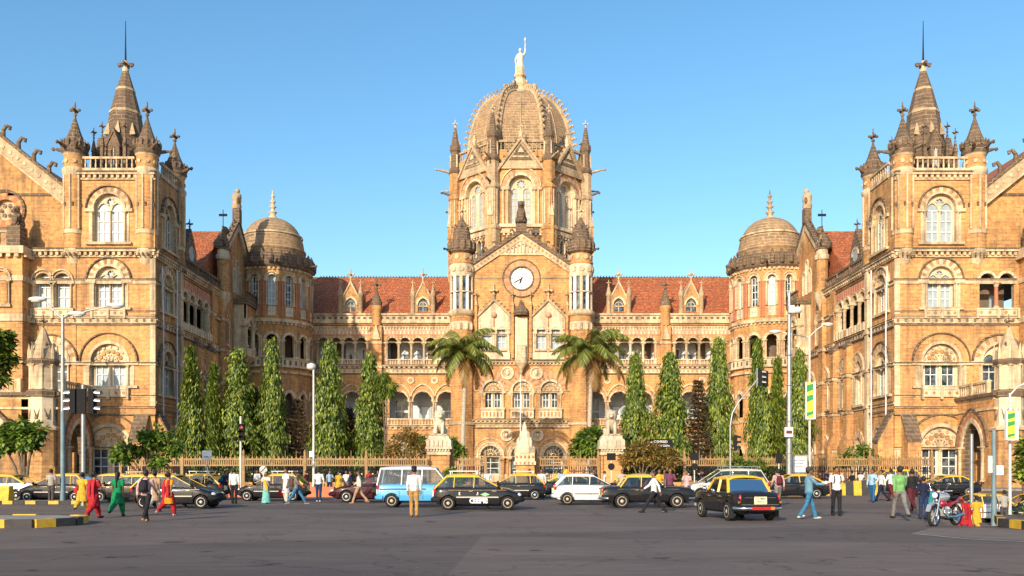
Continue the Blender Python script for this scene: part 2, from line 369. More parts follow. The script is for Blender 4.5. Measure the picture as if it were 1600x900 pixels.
def turret(x, y, r, zc, zb, z1, z2, zt, hf=2.6, n=16, slits=True, wcol=False, garg=(), mat='ochre', capmat='dark', ogee=False):
    """round corner turret: corbel zc..zb, shaft to z1, collar to z2, conical cap to zt"""
    m = MB(); 
    h = zb-zc
    if h > 0.1: 
        m.lathe(x, y, [(r*0.12,zc),(r*0.35,zc+h*0.2),(r*0.3,zc+h*0.3),(r*0.75,zc+h*0.5),(r*0.72,zc+h*0.62),(r*1.02,zc+h*0.78),(r*1.16,zc+h*0.84),(r*1.16,zb)], n, 'pale')
        for k in range(n): a = 2*PI*k/n; m.box(x+r*1.1*cos(a)-0.06, x+r*1.1*cos(a)+0.06, y+r*1.1*sin(a)-0.06, y+r*1.1*sin(a)+0.06, zb-0.3*h, zb-0.16*h, 'dark')
    m.lathe(x, y, [(r,zb),(r,z1)], n, mat, cap=False)
    if slits:
        H = z1-zb
        for k in range(n):
            if k % 2 == 0: 
                a = 2*PI*k/n; m.tube([(x+(r+0.03)*cos(a), y+(r+0.03)*sin(a), zb+H*0.26), (x+(r+0.03)*cos(a), y+(r+0.03)*sin(a), z1-0.35)], 0.085*r+0.03, 5, 'pale' if not wcol else 'cream')
                b2 = a+PI/n; m.box(x+r*cos(b2)-0.1, x+r*cos(b2)+0.1, y+r*sin(b2)-0.1, y+r*sin(b2)+0.1, zb+H*0.55, zb+H*0.6, 'dark')
        m.lathe(x, y, [(r*1.06,zb+H*0.2),(r*1.06,zb+H*0.25)], n, 'pale'); m.lathe(x, y, [(r+0.02,z1-0.4),(r*1.13,z1-0.12)], n, 'pale', cap=False)
    H = z2-z1
    m.lathe(x, y, [(r*1.13,z1-0.12),(r*1.18,z1+0.05),(r*1.18,z1+H*0.14),(r*1.02,z1+H*0.2)], n, 'pale', cap=False)
    m.lathe(x, y, [(r*1.0,z1+H*0.18),(r*1.0,z1+H*0.72)], n, mat, cap=False)
    for k in range(8):
        a = 2*PI*(k+0.5)/8; c = (x+r*cos(a), y+r*sin(a), z1+H*0.45)
        m.tube([c, (c[0]+0.08*cos(a), c[1]+0.08*sin(a), c[2])], r*0.2, 8, 'pale')
    m.lathe(x, y, [(r*1.02,z1+H*0.72),(r*1.12,z1+H*0.8)], n, 'pale', cap=False); m.lathe(x, y, [(r*1.12,z1+H*0.8),(r*1.26,z1+H*0.92),(r*1.2,z2)], n, 'dark')
    t = bobj(m, 'turret'); c = MB()
    hc = zt-z2
    if ogee: c.lathe(x, y, [(r*1.22,z2),(r*1.27,z2+hc*0.16),(r*1.16,z2+hc*0.3),(r*0.9,z2+hc*0.5),(r*0.72,z2+hc*0.66),(r*0.5,z2+hc*0.72),(r*0.42,z2+hc*0.8),(r*0.1,zt)], 12, capmat, False)
    else: c.lathe(x, y, [(r*1.2,z2),(r*1.3,z2+hc*0.1),(r*1.24,z2+hc*0.26),(r*0.92,z2+hc*0.30),(r*0.55,z2+hc*0.6),(r*0.17,zt),(r*0.16,zt)], 8, capmat, False, a0=PI/8)
    for k in range(16): a = PI/8*k; c.box(x+r*1.27*cos(a)-0.07, x+r*1.27*cos(a)+0.07, y+r*1.27*sin(a)-0.07, y+r*1.27*sin(a)+0.07, z2+hc*0.12, z2+hc*0.26+0.1, capmat)
    bobj(c, 'spire', t)
    f = MB(); finial(f, x, y, zt-0.1, hf, 'dark' if not ogee else 'cream'); bobj(f, 'finial', t)
    for a in garg: g = MB(); gargoyle(g, x+r*1.1*cos(a), y+r*1.1*sin(a), z2+0.05, a, 1.1); bobj(g, 'gargoyle', t)
    return t
def pinnacle(x, y, r, z0, z1, zt, mat='ochre', cap='dark', hf=1.2, name='pinnacle', n=4, a0=PI/4):
    m = MB(); m.lathe(x, y, [(r,z0),(r,z1-r*0.5),(r*1.35,z1-r*0.3),(r*1.35,z1)], n, mat, False, a0=a0)
    o = bobj(m, name); c = MB(); c.lathe(x, y, [(r*1.2,z1),(r*1.1,z1+(zt-z1)*0.15),(r*0.12,zt)], n, cap, False, a0=a0); finial(c, x, y, zt-0.1, hf, cap); bobj(c, 'spire', o); return o
def lionfig(m, x, y, z, h, mat, rz=-PI/2, shield=True):
    """seated lion holding a shield"""
    T = m.T; m.T = Matrix.Translation((x,y,z)) @ Matrix.Rotation(rz,4,'Z') @ Matrix.Scale(h,4)
    m.tube([(-0.22,0,0.05),(-0.2,0,0.22),(-0.05,0,0.5),(0.04,0,0.68)], [0.17,0.22,0.19,0.13], 10, mat)
    m.ball((0.08,0,0.78), (0.15,0.16,0.17), mat); m.ball((0.20,0,0.76), (0.09,0.075,0.07), mat); m.ball((0.07,0,0.9), (0.07,0.1,0.06), mat)
    for q in (-1,1):
        m.ball((0.03,q*0.12,0.92), 0.04, mat, 6, 4); m.tube([(0.04,q*0.1,0.55),(0.16,q*0.11,0.3),(0.17,q*0.11,0.04)], [0.075,0.06,0.06], 7, mat); m.ball((0.21,q*0.11,0.03), (0.1,0.06,0.04), mat)
        m.ball((-0.12,q*0.17,0.16), (0.2,0.1,0.16), mat); m.ball((0.05,q*0.2,0.04), (0.14,0.06,0.045), mat)
    if shield: 
        m.tube([(0.24,0,0.02),(0.25,0,0.2),(0.25,0,0.42)], [0.04,0.15,0.16], 8, mat, flat=0.35)
    m.T = T

def wing():
    YF = 86.5; T = (0, YF, 0); XR = -35.1; XL = -78.0
    # ---- front windows (design of the left wing; the right wing is its mirror image)
    H = []
    tx = -39.6
    H.append(window(T, tx, 24.1, 27.4, 1.45, 2.15, 'bifor', mats=('pale','ochre_old'), glass='shutter'))
    Hlow = []
    gl = 'shutter'
    Hlow.append(window(T, tx, 17.7, 20.4, 1.3, 2.1, 'bifor', mats=('cream','ochre_old'), glass=gl))
    Hlow.append(window(T, tx, 10.0, 12.35, 1.75, 2.75, 'tymp', mats=('ochre','ochre'), glass='shutter' if SIDE > 0 else 'glass', ringn=21))
    Hlow.append(window(T, tx, 1.2, 3.9, 2.05, 3.2, 'tymp', mats=('ochre','ochre_old'), ringn=21))
    open_ = SIDE < 0
    for c in (-46.05, -44.15): 
        if not open_: Hlow.append(window(T, c, 17.7, 20.3, 0.72, 1.0, 'plain', mats=('pale','ochre'), glass='shutter', sill=False))
    if open_:
        Hlow.append(ahole([-46.05,-44.15], 17.6, 20.3, 0.74))
        m = MB().at(*T)
        for c in (-46.05,-44.15): m.ring(c, 20.3, 0.74, 1.0, -0.12, 0.05, 'pale', 'cream', n=13)
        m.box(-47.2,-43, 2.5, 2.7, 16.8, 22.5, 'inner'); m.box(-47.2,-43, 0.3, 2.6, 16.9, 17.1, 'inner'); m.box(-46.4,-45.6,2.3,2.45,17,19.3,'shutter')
        bobj(m, 'loggia')
    m = MB().at(*T); column(m, -45.1, 0.1, 17.6, 20.25, 0.2, 'pale', 'red'); bobj(m, 'column')
    Hlow.append(window(T, -45.3, 9.6, 12.4, 1.6, 2.55, 'bifor' , mats=('pale','ochre_old'), glass='glass'))
    Hlow.append(hole(-45.1, 0, 3.9, 1.5, 'point'))
    for c in (-50.5, -53.2, -56): Hlow.append(window(T, c, 17.7, 20.3, 0.72, 1.0, 'plain', mats=('pale','ochre'), glass='shutter', sill=False))
    w = MB().at(*T)
    w.wall([(XL,0),(XR,0),(XR,23.0),(XL,23.0)], Hlow, 0, 0.42, 'ochre', 'pale')
    bobj(w, 'wall')
    t = MB().at(*T)                                              # upper tower walls
    t.wall([(-43.6,23.0),(XR,23.0),(XR,31.0),(-43.6,31.0)], H, 0, 0.42, 'ochre', 'pale')
    Ts = (XR, 0, R(90))
    Hs = [window(Ts, 90.1, 24.1, 27.4, 1.35, 2.05, 'bifor', mats=('pale','ochre_old'))]
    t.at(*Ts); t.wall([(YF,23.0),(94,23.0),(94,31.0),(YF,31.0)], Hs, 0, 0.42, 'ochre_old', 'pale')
    t.at(0,0); t.quad((-43.6,YF,23),(-43.6,94,23),(-43.6,94,31),(-43.6,YF,31),'ochre'); t.quad((-43.6,94,23),(XR,94,23),(XR,94,31),(-43.6,94,31),'ochre')
    t.quad((-43.6,YF,30.9),(XR,YF,30.9),(XR,94,30.9),(-43.6,94,30.9),'dark')
    bobj(t, 'tower')
    # ---- front trims
    c = MB().at(*T)
    cornice(c, XL, XR+0.2, 22.6, 23.45, 0.45, 'pale')
    cornice(c, -43.4, XR+0.1, 30.2, 31.0, 0.38, 'pale')
    string(c, -47, XR+0.12, 20.0, 0.5, 0.16); string(c, XL, XR+0.12, 12.0, 0.28, 0.18); string(c, XL, XR+0.1, 8.9, 0.16, 0.12)
    dotband(c, XL, XR+0.12, 16.1, 16.7); dotband(c, -43, XR+0.1, 7.2, 7.85, 'ochre_old', 'ochre', 0.6); string(c, XL, XR+0.1, 17.2, 0.14, 0.1)
    string(c, XL, XR+0.12, 3.75, 0.2, 0.12)
    for u in (-43.05, -35.25): 
        for z0, z1 in ((0,3.7),(8,12),(12.3,16),(17,22.5)): c.box(u-0.32, u+0.22, -0.075, 0.05, z0, z1, 'pale' if u > -40 else 'ochre')
    bobj(c, 'cornice')
    for (u, zb, zt, hw) in ((tx, 16.85, 17.5, 1.6), (tx, 8.9, 9.75, 1.9), (-45.1, 16.85, 17.6, 2.0)):
        m = MB().at(*T); m.box(u-hw, u+hw, -0.3, 0.05, zt-0.14, zt, 'cream'); m.box(u-hw, u+hw, -0.22, 0.05, zb, zt-0.14, 'cream')
        for i in range(5): a = u-hw+2*hw*(i+0.5)/5; m.prism(circ(a, (zb+zt)/2-0.05, 0.16, 8), -0.26, -0.2, 'ochre_old')
        for q in (-1,0,1): m.box(u+q*hw-0.12, u+q*hw+0.12, -0.34, 0, zb-0.25, zt, 'pale')
        bobj(m, 'apron')
    # buttress beside the corner
    m = MB().at(0,0); m.prismx([(YF-1.5,0),(YF,0),(YF,7.0),(YF-0.25,7.0),(YF-1.3,4.6),(YF-1.5,4.5)], -37.0, -35.7, 'ochre'); m.prismx([(YF-1.58,4.4),(YF-1.56,4.62),(YF-0.2,7.15),(YF-0.1,7.0)], -37.08, -35.62, 'dark'); bobj(m, 'buttress')
    m = MB(); m.prism([(-35.1,0),(-33.6,0),(-33.6,4.5),(-34.9,7.2),(-35.1,7.2)], 86.9, 88.0, 'ochre'); m.prism([(-33.5,4.4),(-33.5,4.65),(-34.95,7.5),(-35.05,7.3)], 86.82, 88.08, 'dark'); bobj(m, 'buttress')
    # tower parapet
    for (Tt, a, b2) in ((T, -42.2, -37.1), (Ts, 88.0, 92.3)):
        m = MB().at(*Tt); m.box(a, b2, -0.12, 0.2, 30.95, 31.25, 'pale'); balus(m, a, b2, 0.04, 31.2, 32.5, 'pale', 0.48); bobj(m, 'balustrade')
    # turrets and spire
    turret(-43.2, 87.0, 1.0, 20.9, 23.4, 31.0, 33.2, 36.3, 1.9, garg=(R(180), R(250), R(-60)))
    turret(-36.07, 87.0, 1.0, 20.9, 23.4, 31.0, 33.2, 36.3, 1.9, garg=(R(225), R(-45), R(20)))
    turret(-35.75, 93.3, 1.0, 20.9, 23.4, 31.0, 33.2, 36.1, 1.9, garg=(R(-20),), mat='ochre_old')
    sx, sy = -39.65, 90.3
    m = MB(); m.lathe(sx, sy, [(2.7,30.9),(2.6,32.5),(2.2,34.6)], 8, 'dark', False, a0=PI/8); m.lathe(sx, sy, [(2.15,34.5),(2.05,35.0),(1.5,38.2)], 8, 'dark', False, a0=PI/8)
    m.lathe(sx, sy, [(1.58,38.1),(1.56,38.35)], 8, 'ribst', False, a0=PI/8); m.lathe(sx, sy, [(1.48,38.3),(0.9,40.6)], 8, 'dark', False, a0=PI/8); m.lathe(sx, sy, [(0.96,40.5),(0.92,40.75)], 8, 'ribst', False, a0=PI/8); m.lathe(sx, sy, [(0.88,40.7),(0.3,42.6)], 8, 'dark', False, a0=PI/8)
    for q in range(8):
        a = PI/4*q
        m.tube([(sx+1.85*cos(a), sy+1.85*sin(a), 35.6), (sx+1.7*cos(a), sy+1.7*sin(a), 36.9)], [0.36,0.03], 3, 'ribst', False)
    sp = bobj(m, 'spire')
    f = MB(); f.lathe(sx, sy, [(0.3,42.5),(0.36,42.8),(0.2,43.0),(0.16,43.7)], 8, 'pale'); f.box(sx-0.8,sx+0.8,sy-0.13,sy+0.13,43.2,43.45,'dark'); f.box(sx-0.13,sx+0.13,sy-0.7,sy+0.7,43.2,43.45,'dark')
    for d in (-0.62,0.62): f.ball((sx+d,sy,43.2),0.18,'dark',6,4)
    f.tube([(sx,sy,43.5),(sx,sy,45.5),(sx,sy,47.8)],[0.1,0.06,0.03],6,'black'); bobj(f, 'finial', sp)
    for k in range(4):                                            # lucarnes
        a = -PI/2+k*PI/2; d = MB().at(sx, sy, a+PI/2)
        hh = [(-0.22,31.6),(0.22,31.6)]+arch(0,33.6,0.22,'point',6)
        d.wall([(-0.62,31),(0.62,31),(0.62,34.0),(0,35.6),(-0.62,34.0)], [hh], -2.75, 0.3, 'dark', 'cream'); d.add([(-0.3,-2.5,31.4),(0.3,-2.5,31.4),(0.3,-2.5,34.2),(-0.3,-2.5,34.2)], [(0,1,2,3)], 'shutter')
        d.prism([(-0.75,33.8),(-0.68,34.0),(0,35.8),(0.68,34.0),(0.75,33.8),(0,35.4)], -2.85, -0.9, 'dark'); d.box(-0.6,-0.55,-2.75,-1,31,34,'dark'); d.box(0.55,0.6,-2.75,-1,31,34,'dark')
        d.box(-0.03,0.03,-2.7,-2.55,31.6,33.8,'cream'); 
        for q in (-0.25,0.25): d.box(q-0.03,q+0.03,-2.74,-2.6,31.6,33.6,'cream')
        lc = bobj(d, 'lucarne', sp)
    for k in range(8):
        a = PI/8+PI/4*k; pinnacle(sx+2.95*cos(a), sy+2.95*sin(a), 0.22, 30.9, 34.0, 35.4, 'dark', 'dark', 1.1)
    # ---- left gable with crockets and rose
    gy = 87.3; ax, az = -60.5, 41.2; ex, ez = -43.5, 27.6
    m = MB().at(0, gy); rc = (-50.2, 27.5)
    m.wall([(XL,23),(ex,23),(ex,ez),(ax,az),(2*ax-ex,ez),(XL,23.05)], [circ(rc[0],rc[1],1.05)], 0, 0.4, 'ochre_old', 'pale'); bobj(m, 'gable')
    m = MB().at(0, gy); m.ring(rc[0],rc[1],1.05,1.75,-0.1,0.05,'red','ochre',n=20,a1=2*PI); m.ring(rc[0],rc[1],1.75,2.0,-0.22,0.05,'dark',n=24,a1=2*PI); m.prism(circ(rc[0],rc[1],1.1),0.3,0.35,'pale')
    for k in range(6): m.prism(circ(rc[0]+0.55*cos(k*PI/3),rc[1]+0.55*sin(k*PI/3),0.22,8),0.24,0.31,'dark')
    bobj(m, 'rose_window')
    m = MB().at(0, gy); sl = (az-ez)/(ex-ax); cs = 1/math.sqrt(1+sl*sl)
    for q in (1,-1):
        def X(d): return ax+q*d
        m.prism([(X(0),az-0.15),(X(0),az+1.45),(X(ex-ax),ez+1.45),(X(ex-ax),ez-0.15)], -0.5, 0.5, 'ribst')
        m.prism([(X(0),az+1.4),(X(0),az+1.75),(X(ex-ax),ez+1.75),(X(ex-ax),ez+1.4)], -0.66, 0.66, 'dark')
        m.prism([(X(0),az-0.3),(X(0),az-0.1),(X(ex-ax),ez-0.1),(X(ex-ax),ez-0.3)], -0.62, 0.2, 'pale')
        for k in range(24):
            d = (ex-ax)*(k+0.5)/24; m.prism(circ(X(d), az-sl*d+0.62, 0.2, 8), -0.56, -0.48, 'pale')
    bobj(m, 'coping')
    for q in (1,-1):
        for k in range(11):
            d = (ex-ax)*(k+0.6)/11.2; m = MB().at(0, gy); crocket(m, (ax+q*d, 0, az-sl*d+1.7), (q*-0.35,0,0) if False else (q*1.0,0,0), 1.15, 'dark'); bobj(m, 'crocket')
    m = MB(); m.prism([(ax,az-0.2),(2*ax-ex,ez),(ex,ez)], gy+0.5, gy+38, 'tile'); bobj(m, 'roof')
    m = MB().at(0, gy); m.box(-50,-43.5,-0.1,0.03,28.9,29.15,'dark'); bobj(m, 'cornice')
    # ---- projecting pier, balcony and heraldic lion
    m = MB(); m.box(-60,-47.3,85.0,86.6,0,22.7,'ochre'); bobj(m, 'wall')
    m = MB(); m.box(-60.1,-47.0,84.6,86.6,22.6,23.3,'pale'); m.box(-60.1,-47.2,84.85,86.6,16.1,16.8,'pale'); m.box(-60.1,-47.2,84.88,86.6,20,20.5,'pale'); m.box(-60.1,-47.2,84.88,86.6,12.0,12.25,'pale'); m.box(-60.1,-47.2,84.88,86.6,8.8,9.1,'pale')
    for k in range(16): m.box(-59.9+k*0.8,-59.5+k*0.8,84.68,84.9,22.25,22.65,'pale')
    m.box(-47.15,-46.9,85,86.5,22.3,22.6,'pale'); bobj(m, 'cornice')
    m = MB().at(0,85.0); balus(m,-59.5,-48.6,0,23.3,24.9,'pale',0.55); bobj(m, 'balustrade')
    m = MB(); m.box(-48.7,-47.4,84.75,86.1,23.3,25.3,'dark'); lionfig(m,-48.0,85.4,25.3,2.1,'dark'); bobj(m, 'statue')
    for c_ in (-49.3,-51.6): window((0,85.0,0), c_, 17.7, 20.3, 0.62, 0.85, 'plain', mats=('cream','ochre'), glass='shutter', deep=-0.06, name='window')
    # ---- porch
    px0, px1, y0, y1 = -62.0, -41.2, 79.8, 86.5
    m = MB().at(0,y0); hs = [hole(-48.9,0,4.0,2.3,'point',14), hole(-56,0,4.0,2.3,'point',14)]
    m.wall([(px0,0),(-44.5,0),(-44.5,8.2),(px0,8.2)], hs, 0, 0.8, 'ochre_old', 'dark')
    for c_ in (-48.9,-56): 
        A0=arch(c_,4.0,2.3,'point',16);A1=arch(c_,4.0,3.0,'point',16)
        for i in range(len(A0)-1): m.prism([A0[i],A1[i],A1[i+1],A0[i+1]],-0.12,0.1,'pink' if i%2 else 'pale')
    m.at(px1,0,R(90)); hs2=[hole(83.6,0,3.9,1.75,'point',14)]
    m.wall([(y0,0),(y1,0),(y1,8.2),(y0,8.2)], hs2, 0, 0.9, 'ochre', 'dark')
    for r0,r1,yy,ma,mb_ in ((1.75,2.1,-0.16,'cream','pale'),(2.1,2.7,-0.08,'ochre','red'),(2.7,2.86,-0.2,'dark','dark')):
        A0=arch(83.6,3.9,r0,'point',22);A1=arch(83.6,3.9,r1,'point',22)
        for i in range(len(A0)-1): m.prism([A0[i],A1[i],A1[i+1],A0[i+1]],yy,0.1,ma if i%2 else mb_)
    for u in (81.55,85.65): column(m,u,-0.15,0.6,3.9,0.17,'pale')
    m.at(0,0); m.box(px0,px1,y0+0.1,y1,8.15,8.6,'pale'); m.box(px0,px1+0.3,y0-0.3,y1,8.45,8.75,'dark'); m.box(px0,px1+0.12,y0-0.15,y1,7.2,7.4,'pale')
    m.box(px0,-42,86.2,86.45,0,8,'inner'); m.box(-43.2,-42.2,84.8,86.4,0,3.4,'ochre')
    po = bobj(m, 'porch')
    # pediment of the porch
    m = MB().at(0,y0-0.25); 
    for c_ in (-48.9,-56): m.prism([(c_-3.6,5.6),(c_+3.6,5.6),(c_,9.0)],-0.1,0.3,'pale'); m.prism([(c_-3.9,5.4),(c_-3.9,5.75),(c_,9.5),(c_+3.9,5.75),(c_+3.9,5.4),(c_,9.0)],-0.35,0.35,'dark'); m.ring(c_,7.0,0.55,0.85,-0.2,0.0,'cream','pale',n=16,a1=2*PI); m.prism(circ(c_,7.0,0.4,8),-0.17,0,'cream')
    A0=arch(-48.9,4.0,2.0,'point',16);A1=arch(-48.9,4.0,2.6,'point',16)
    for i in range(len(A0)-1): m.prism([A0[i],A1[i],A1[i+1],A0[i+1]],-0.25,0.1,'pale')
    bobj(m, 'pediment', po)
    for (Tt,a,b2) in (((0,y0,0),px0,-44.7),((px1,0,R(90)),y0+1.2,y1)):
        m = MB().at(*Tt); balus(m,a,b2,0.1,8.75,9.95,'pale',0.42,post=3.2); bobj(m, 'balustrade', po)
    # corner pier with the tall canopied pinnacle
    x, y = -42.5, y0
    m = MB(); m.lathe(x,y,[(1.65,0),(1.65,1.2),(1.45,1.4),(1.45,1.9),(1.3,2.1),(1.3,5.3)],8,'ochre_old',False,a0=PI/8); m.lathe(x,y,[(1.55,5.3),(1.6,5.5),(1.25,5.75)],8,'pale',False,a0=PI/8); m.lathe(x,y,[(1.2,5.7),(1.2,8.3)],8,'cream',False,a0=PI/8); m.lathe(x,y,[(1.35,8.3),(1.4,8.8),(1.2,8.95)],8,'dark',False,a0=PI/8); m.lathe(x,y,[(1.15,8.9),(1.1,11.2)],8,'pale',False,a0=PI/8); m.lathe(x,y,[(1.25,11.2),(1.35,11.5),(1.35,11.7)],8,'dark',False,a0=PI/8)
    for k in range(8):
        a=PI/4*k; m.tube([(x+1.15*cos(a),y+1.15*sin(a),6.3),(x+1.12*cos(a+0.3),y+1.12*sin(a+0.3),7.4)],[0.1,0.03],4,'dark'); m.tube([(x+1.15*cos(a),y+1.15*sin(a),6.3),(x+1.12*cos(a-0.3),y+1.12*sin(a-0.3),7.4)],[0.1,0.03],4,'dark')
        column(m,x+1.08*cos(a+PI/8),y+1.08*sin(a+PI/8),9.0,11.2,0.1,'pale')
    pr = bobj(m, 'pier', po); m = MB()
    m.lathe(x,y,[(1.2,11.7),(1.1,12.3),(0.6,13.4),(0.15,14.6)],8,'ribst',False,a0=PI/8)
    for k in range(8): a=PI/8+PI/4*k; m.lathe(x+1.15*cos(a),y+1.15*sin(a),[(0.14,11.7),(0.14,12.4),(0.02,13.1)],4,'pale',False); 
    for k in range(4): a=PI/4+PI/2*k; crocket(m,(x+0.75*cos(a),y+0.75*sin(a),12.9),(cos(a),sin(a),0),0.4)
    finial(m,x,y,14.4,1.4,'dark'); bobj(m,'pinnacle',pr)
    # ---- long side wall facing the court
    Hs = [window(Ts, 89.6, 17.7, 20.4, 1.15, 1.9, 'bifor', mats=('cream','ochre_old')),
          window(Ts, 89.6, 9.3, 12.4, 1.35, 2.3, 'bifor', mats=('pale','ochre_old')),
          window(Ts, 90.2, 0.8, 3.6, 1.2, 1.9, 'bifor', 'point', mats=('pale','ochre'))]
    for u in (95.6, 99.6): Hs.append(window(Ts, u, 8.8, 12.2, 1.05, 1.7, 'bifor', 'point', mats=('cream','ochre'))); Hs.append(window(Ts, u, 0.8, 3.8, 1.15, 1.8, 'bifor', 'point', mats=('cream','ochre'), hood=False))
    cs = [94.35+2.15*i for i in range(4)]
    Hs.append(ahole(cs, 17.4, 20.1, 0.78))
    Hs.append(window(Ts, 108.0, 17.2, 20.0, 0.5, 0.85, 'plain', 'point', mats=('cream','pale')))
    Hs.append(hole(113.0, 17.4, 20.0, 0.75, 'trefoil')); Hs.append(hole(117.0, 17.4, 20.0, 0.5, 'point'))
    for u in (105.5, 110.5, 115.5): Hs.append(window(Ts, u, 9.0, 12.2, 0.8, 1.35, 'plain', 'point', mats=('cream','ochre'))); Hs.append(window(Ts, u, 1.0, 4.0, 0.9, 1.4, 'plain', 'point', mats=('cream','ochre')))
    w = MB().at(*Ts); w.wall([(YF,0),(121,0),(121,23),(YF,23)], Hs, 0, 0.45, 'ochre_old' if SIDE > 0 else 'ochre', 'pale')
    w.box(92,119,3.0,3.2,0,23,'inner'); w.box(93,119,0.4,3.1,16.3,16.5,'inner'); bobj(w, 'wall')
    c = MB().at(*Ts)
    cornice(c, YF-0.2, 106.2, 22.5, 23.3, 0.45); string(c, YF, 93, 20.0, 0.4, 0.16); string(c, YF, 119, 12.0, 0.3, 0.18); dotband(c, YF, 119, 15.9, 16.5); string(c, YF, 119, 8.2, 0.25, 0.16); string(c, YF, 93, 7.2, 0.5, 0.1, 'ochre_old'); string(c, 102.6, 106.5, 19.6, 0.4, 0.3)
    for i in range(14): 
        a = 93.4+i*0.66; c.box(a, a+0.33, -0.06, 0.03, 21.1+0.2*(i%2), 21.9+0.2*(i%2), 'red')
    string(c, 93.2, 102.4, 22.05, 0.12, 0.1); c.box(93.2,102.4,-0.05,0.02,20.95,22.05,'pink')
    bobj(c, 'cornice')
    m = MB().at(*Ts)
    for cc in cs: m.ring(cc, 20.1, 0.78, 1.02, -0.14, 0.06, 'cream', 'pale', n=11); m.ring(cc,20.1,1.02,1.08,-0.2,0.05,'cream',n=11)
    ar = bobj(m, 'arcade'); m = MB().at(*Ts); m.box(93.2,102.2,-0.35,0.1,16.6,17.4,'cream')
    for i in range(12): m.box(93.3+i*0.76,93.5+i*0.76,-0.42,0,16.6,17.45,'pale')
    bobj(m, 'apron')
    for i in range(5): m = MB().at(*Ts); column(m, 93.28+2.15*i, 0.05, 17.4, 20.1, 0.2, 'pale', 'ribst'); bobj(m, 'column', ar)
    for u, wd, pr_ in ((92.9,0.35,0.3),(102.7,0.5,0.3),(106.2,0.7,0.45)):
        m = MB().at(*Ts); m.box(u-wd,u+wd,-pr_,0.05,0,22.6,'pale' if u < 93 else 'ochre_old'); 
        for z in (3.7,8.2,12.0,16.0,19.7): m.box(u-wd-0.1,u+wd+0.1,-pr_-0.12,0.05,z,z+0.35,'pale')
        bobj(m, 'pier')
    m = MB().at(XR+0.1,0,R(90)); m.tube([(91.6,-0.15,0.2),(91.6,-0.15,22.5)],0.09,6,'limew'); m.tube([(88.0,-0.15,0.2),(88.0,-0.15,16),(87.7,-0.15,22)],0.08,6,'limew'); bobj(m, 'downpipe')
    for u in (97.6, 101.7):
        m = MB().at(*Ts); m.box(u-0.55,u+0.55,-0.75,0.05,0,15.6,'ochre')
        for z in (3.7,7.9,12.0): m.box(u-0.65,u+0.65,-0.88,0.05,z,z+0.3,'pale'); m.box(u-0.67,u+0.67,-0.92,0.05,z+0.3,z+0.4,'dark')
        m.prismx([(-0.85,15.2),(-0.75,15.6),(-0.1,16.4),(0,15.6)],u-0.6,u+0.6,'dark'); bobj(m,'pier')
    for u in (97.6, 101.6): 
        m = MB().at(*Ts); m.prismx([(-1.4,0),(0,0),(0,7.2),(-0.2,7.2),(-1.3,4.4),(-1.4,4.3)], u-0.5, u+0.5, 'ochre_old'); bobj(m, 'buttress')
    m = MB().at(*Ts); balus(m, 94.2, 105.6, 0.05, 23.3, 24.6, 'dark', 0.45, post=3.8); bobj(m, 'balustrade')
    # side gable, its turret, griffin and oriel
    g0, g1, gc = 106.5, 118.0, 112.2
    m = MB().at(*Ts); hh = [[(u-0.38,24.2),(u+0.38,24.2)]+arch(u,t,0.38,'point',8) for u,t in ((111.1,26.6),(112.2,27.9),(113.3,26.6))]
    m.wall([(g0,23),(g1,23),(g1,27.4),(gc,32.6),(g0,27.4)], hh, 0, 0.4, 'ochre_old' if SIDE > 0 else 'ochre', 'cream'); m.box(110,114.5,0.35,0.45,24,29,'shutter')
    for u,t in ((111.1,26.6),(112.2,27.9),(113.3,26.6)):
        A0=arch(u,t,0.38,'point',8);A1=arch(u,t,0.56,'point',8)
        for i in range(len(A0)-1): m.prism([A0[i],A1[i],A1[i+1],A0[i+1]],-0.12,0.05,'cream')
        for q in (-0.5,0.5): m.box(u+q-0.08,u+q+0.08,-0.12,0.05,24.2,t,'cream')
    ga = bobj(m, 'gable')
    m = MB().at(*Ts); m.prism([(g0-0.3,27.0),(g0-0.3,27.9),(gc,33.4),(g1+0.3,27.9),(g1+0.3,27.0),(gc,32.3)],-0.3,0.3,'pale'); m.prism([(g0-0.4,27.85),(g0-0.4,28.2),(gc,33.8),(g1+0.4,28.2),(g1+0.4,27.85),(gc,33.3)],-0.42,0.4,'dark')
    for q in (-1,1):
        for k in range(1,7): d = (gc-g0)*k/7; crocket(m,(gc+q*d,0,33.7-d*0.98),(q,0,0),0.6)
    bobj(m, 'coping', ga)
    m = MB().at(*Ts); m.box(gc-0.5,gc+0.5,-0.5,0.4,33.2,35.0,'dark'); m.lathe(gc,0,[(0.55,35),(0.62,35.3),(0.5,35.9),(0.62,36.5),(0.55,36.9),(0.2,37.1)],9,'ribst'); m.ball((gc,-0.1,37.3),0.33,'ribst',8,6); m.ball((gc+0.45,-0.25,36.3),(0.22,0.22,0.6),'dark',8,6); m.ball((gc-0.4,-0.3,36.0),(0.25,0.2,0.5),'dark',8,6); m.tube([(gc+0.5,-0.2,35),(gc+0.6,-0.2,36.5),(gc+0.3,-0.3,36.7)],0.14,6,'ribst'); bobj(m, 'statue')
    m = MB().at(*Ts); 
    for u,z in ((108.3,29.2),(116.2,29.2)): pass
    pinnacle(XR+0.3, 118.2, 0.45, 23, 27.8, 29.6, 'ochre_old', 'dark', 1.2)
    tt = MB(); x, y = XR+0.2, 106.3; tt.lathe(x,y,[(0.2,20.6),(0.5,21.6),(0.9,22.4),(0.9,23.2)],10,'pale'); tt.lathe(x,y,[(0.75,23.2),(0.72,27.2)],10,'ochre_old'); tt.lathe(x,y,[(0.85,27.1),(0.9,27.6),(0.7,27.8),(0.7,28.3)],10,'pale'); bobj(tt, 'turret')
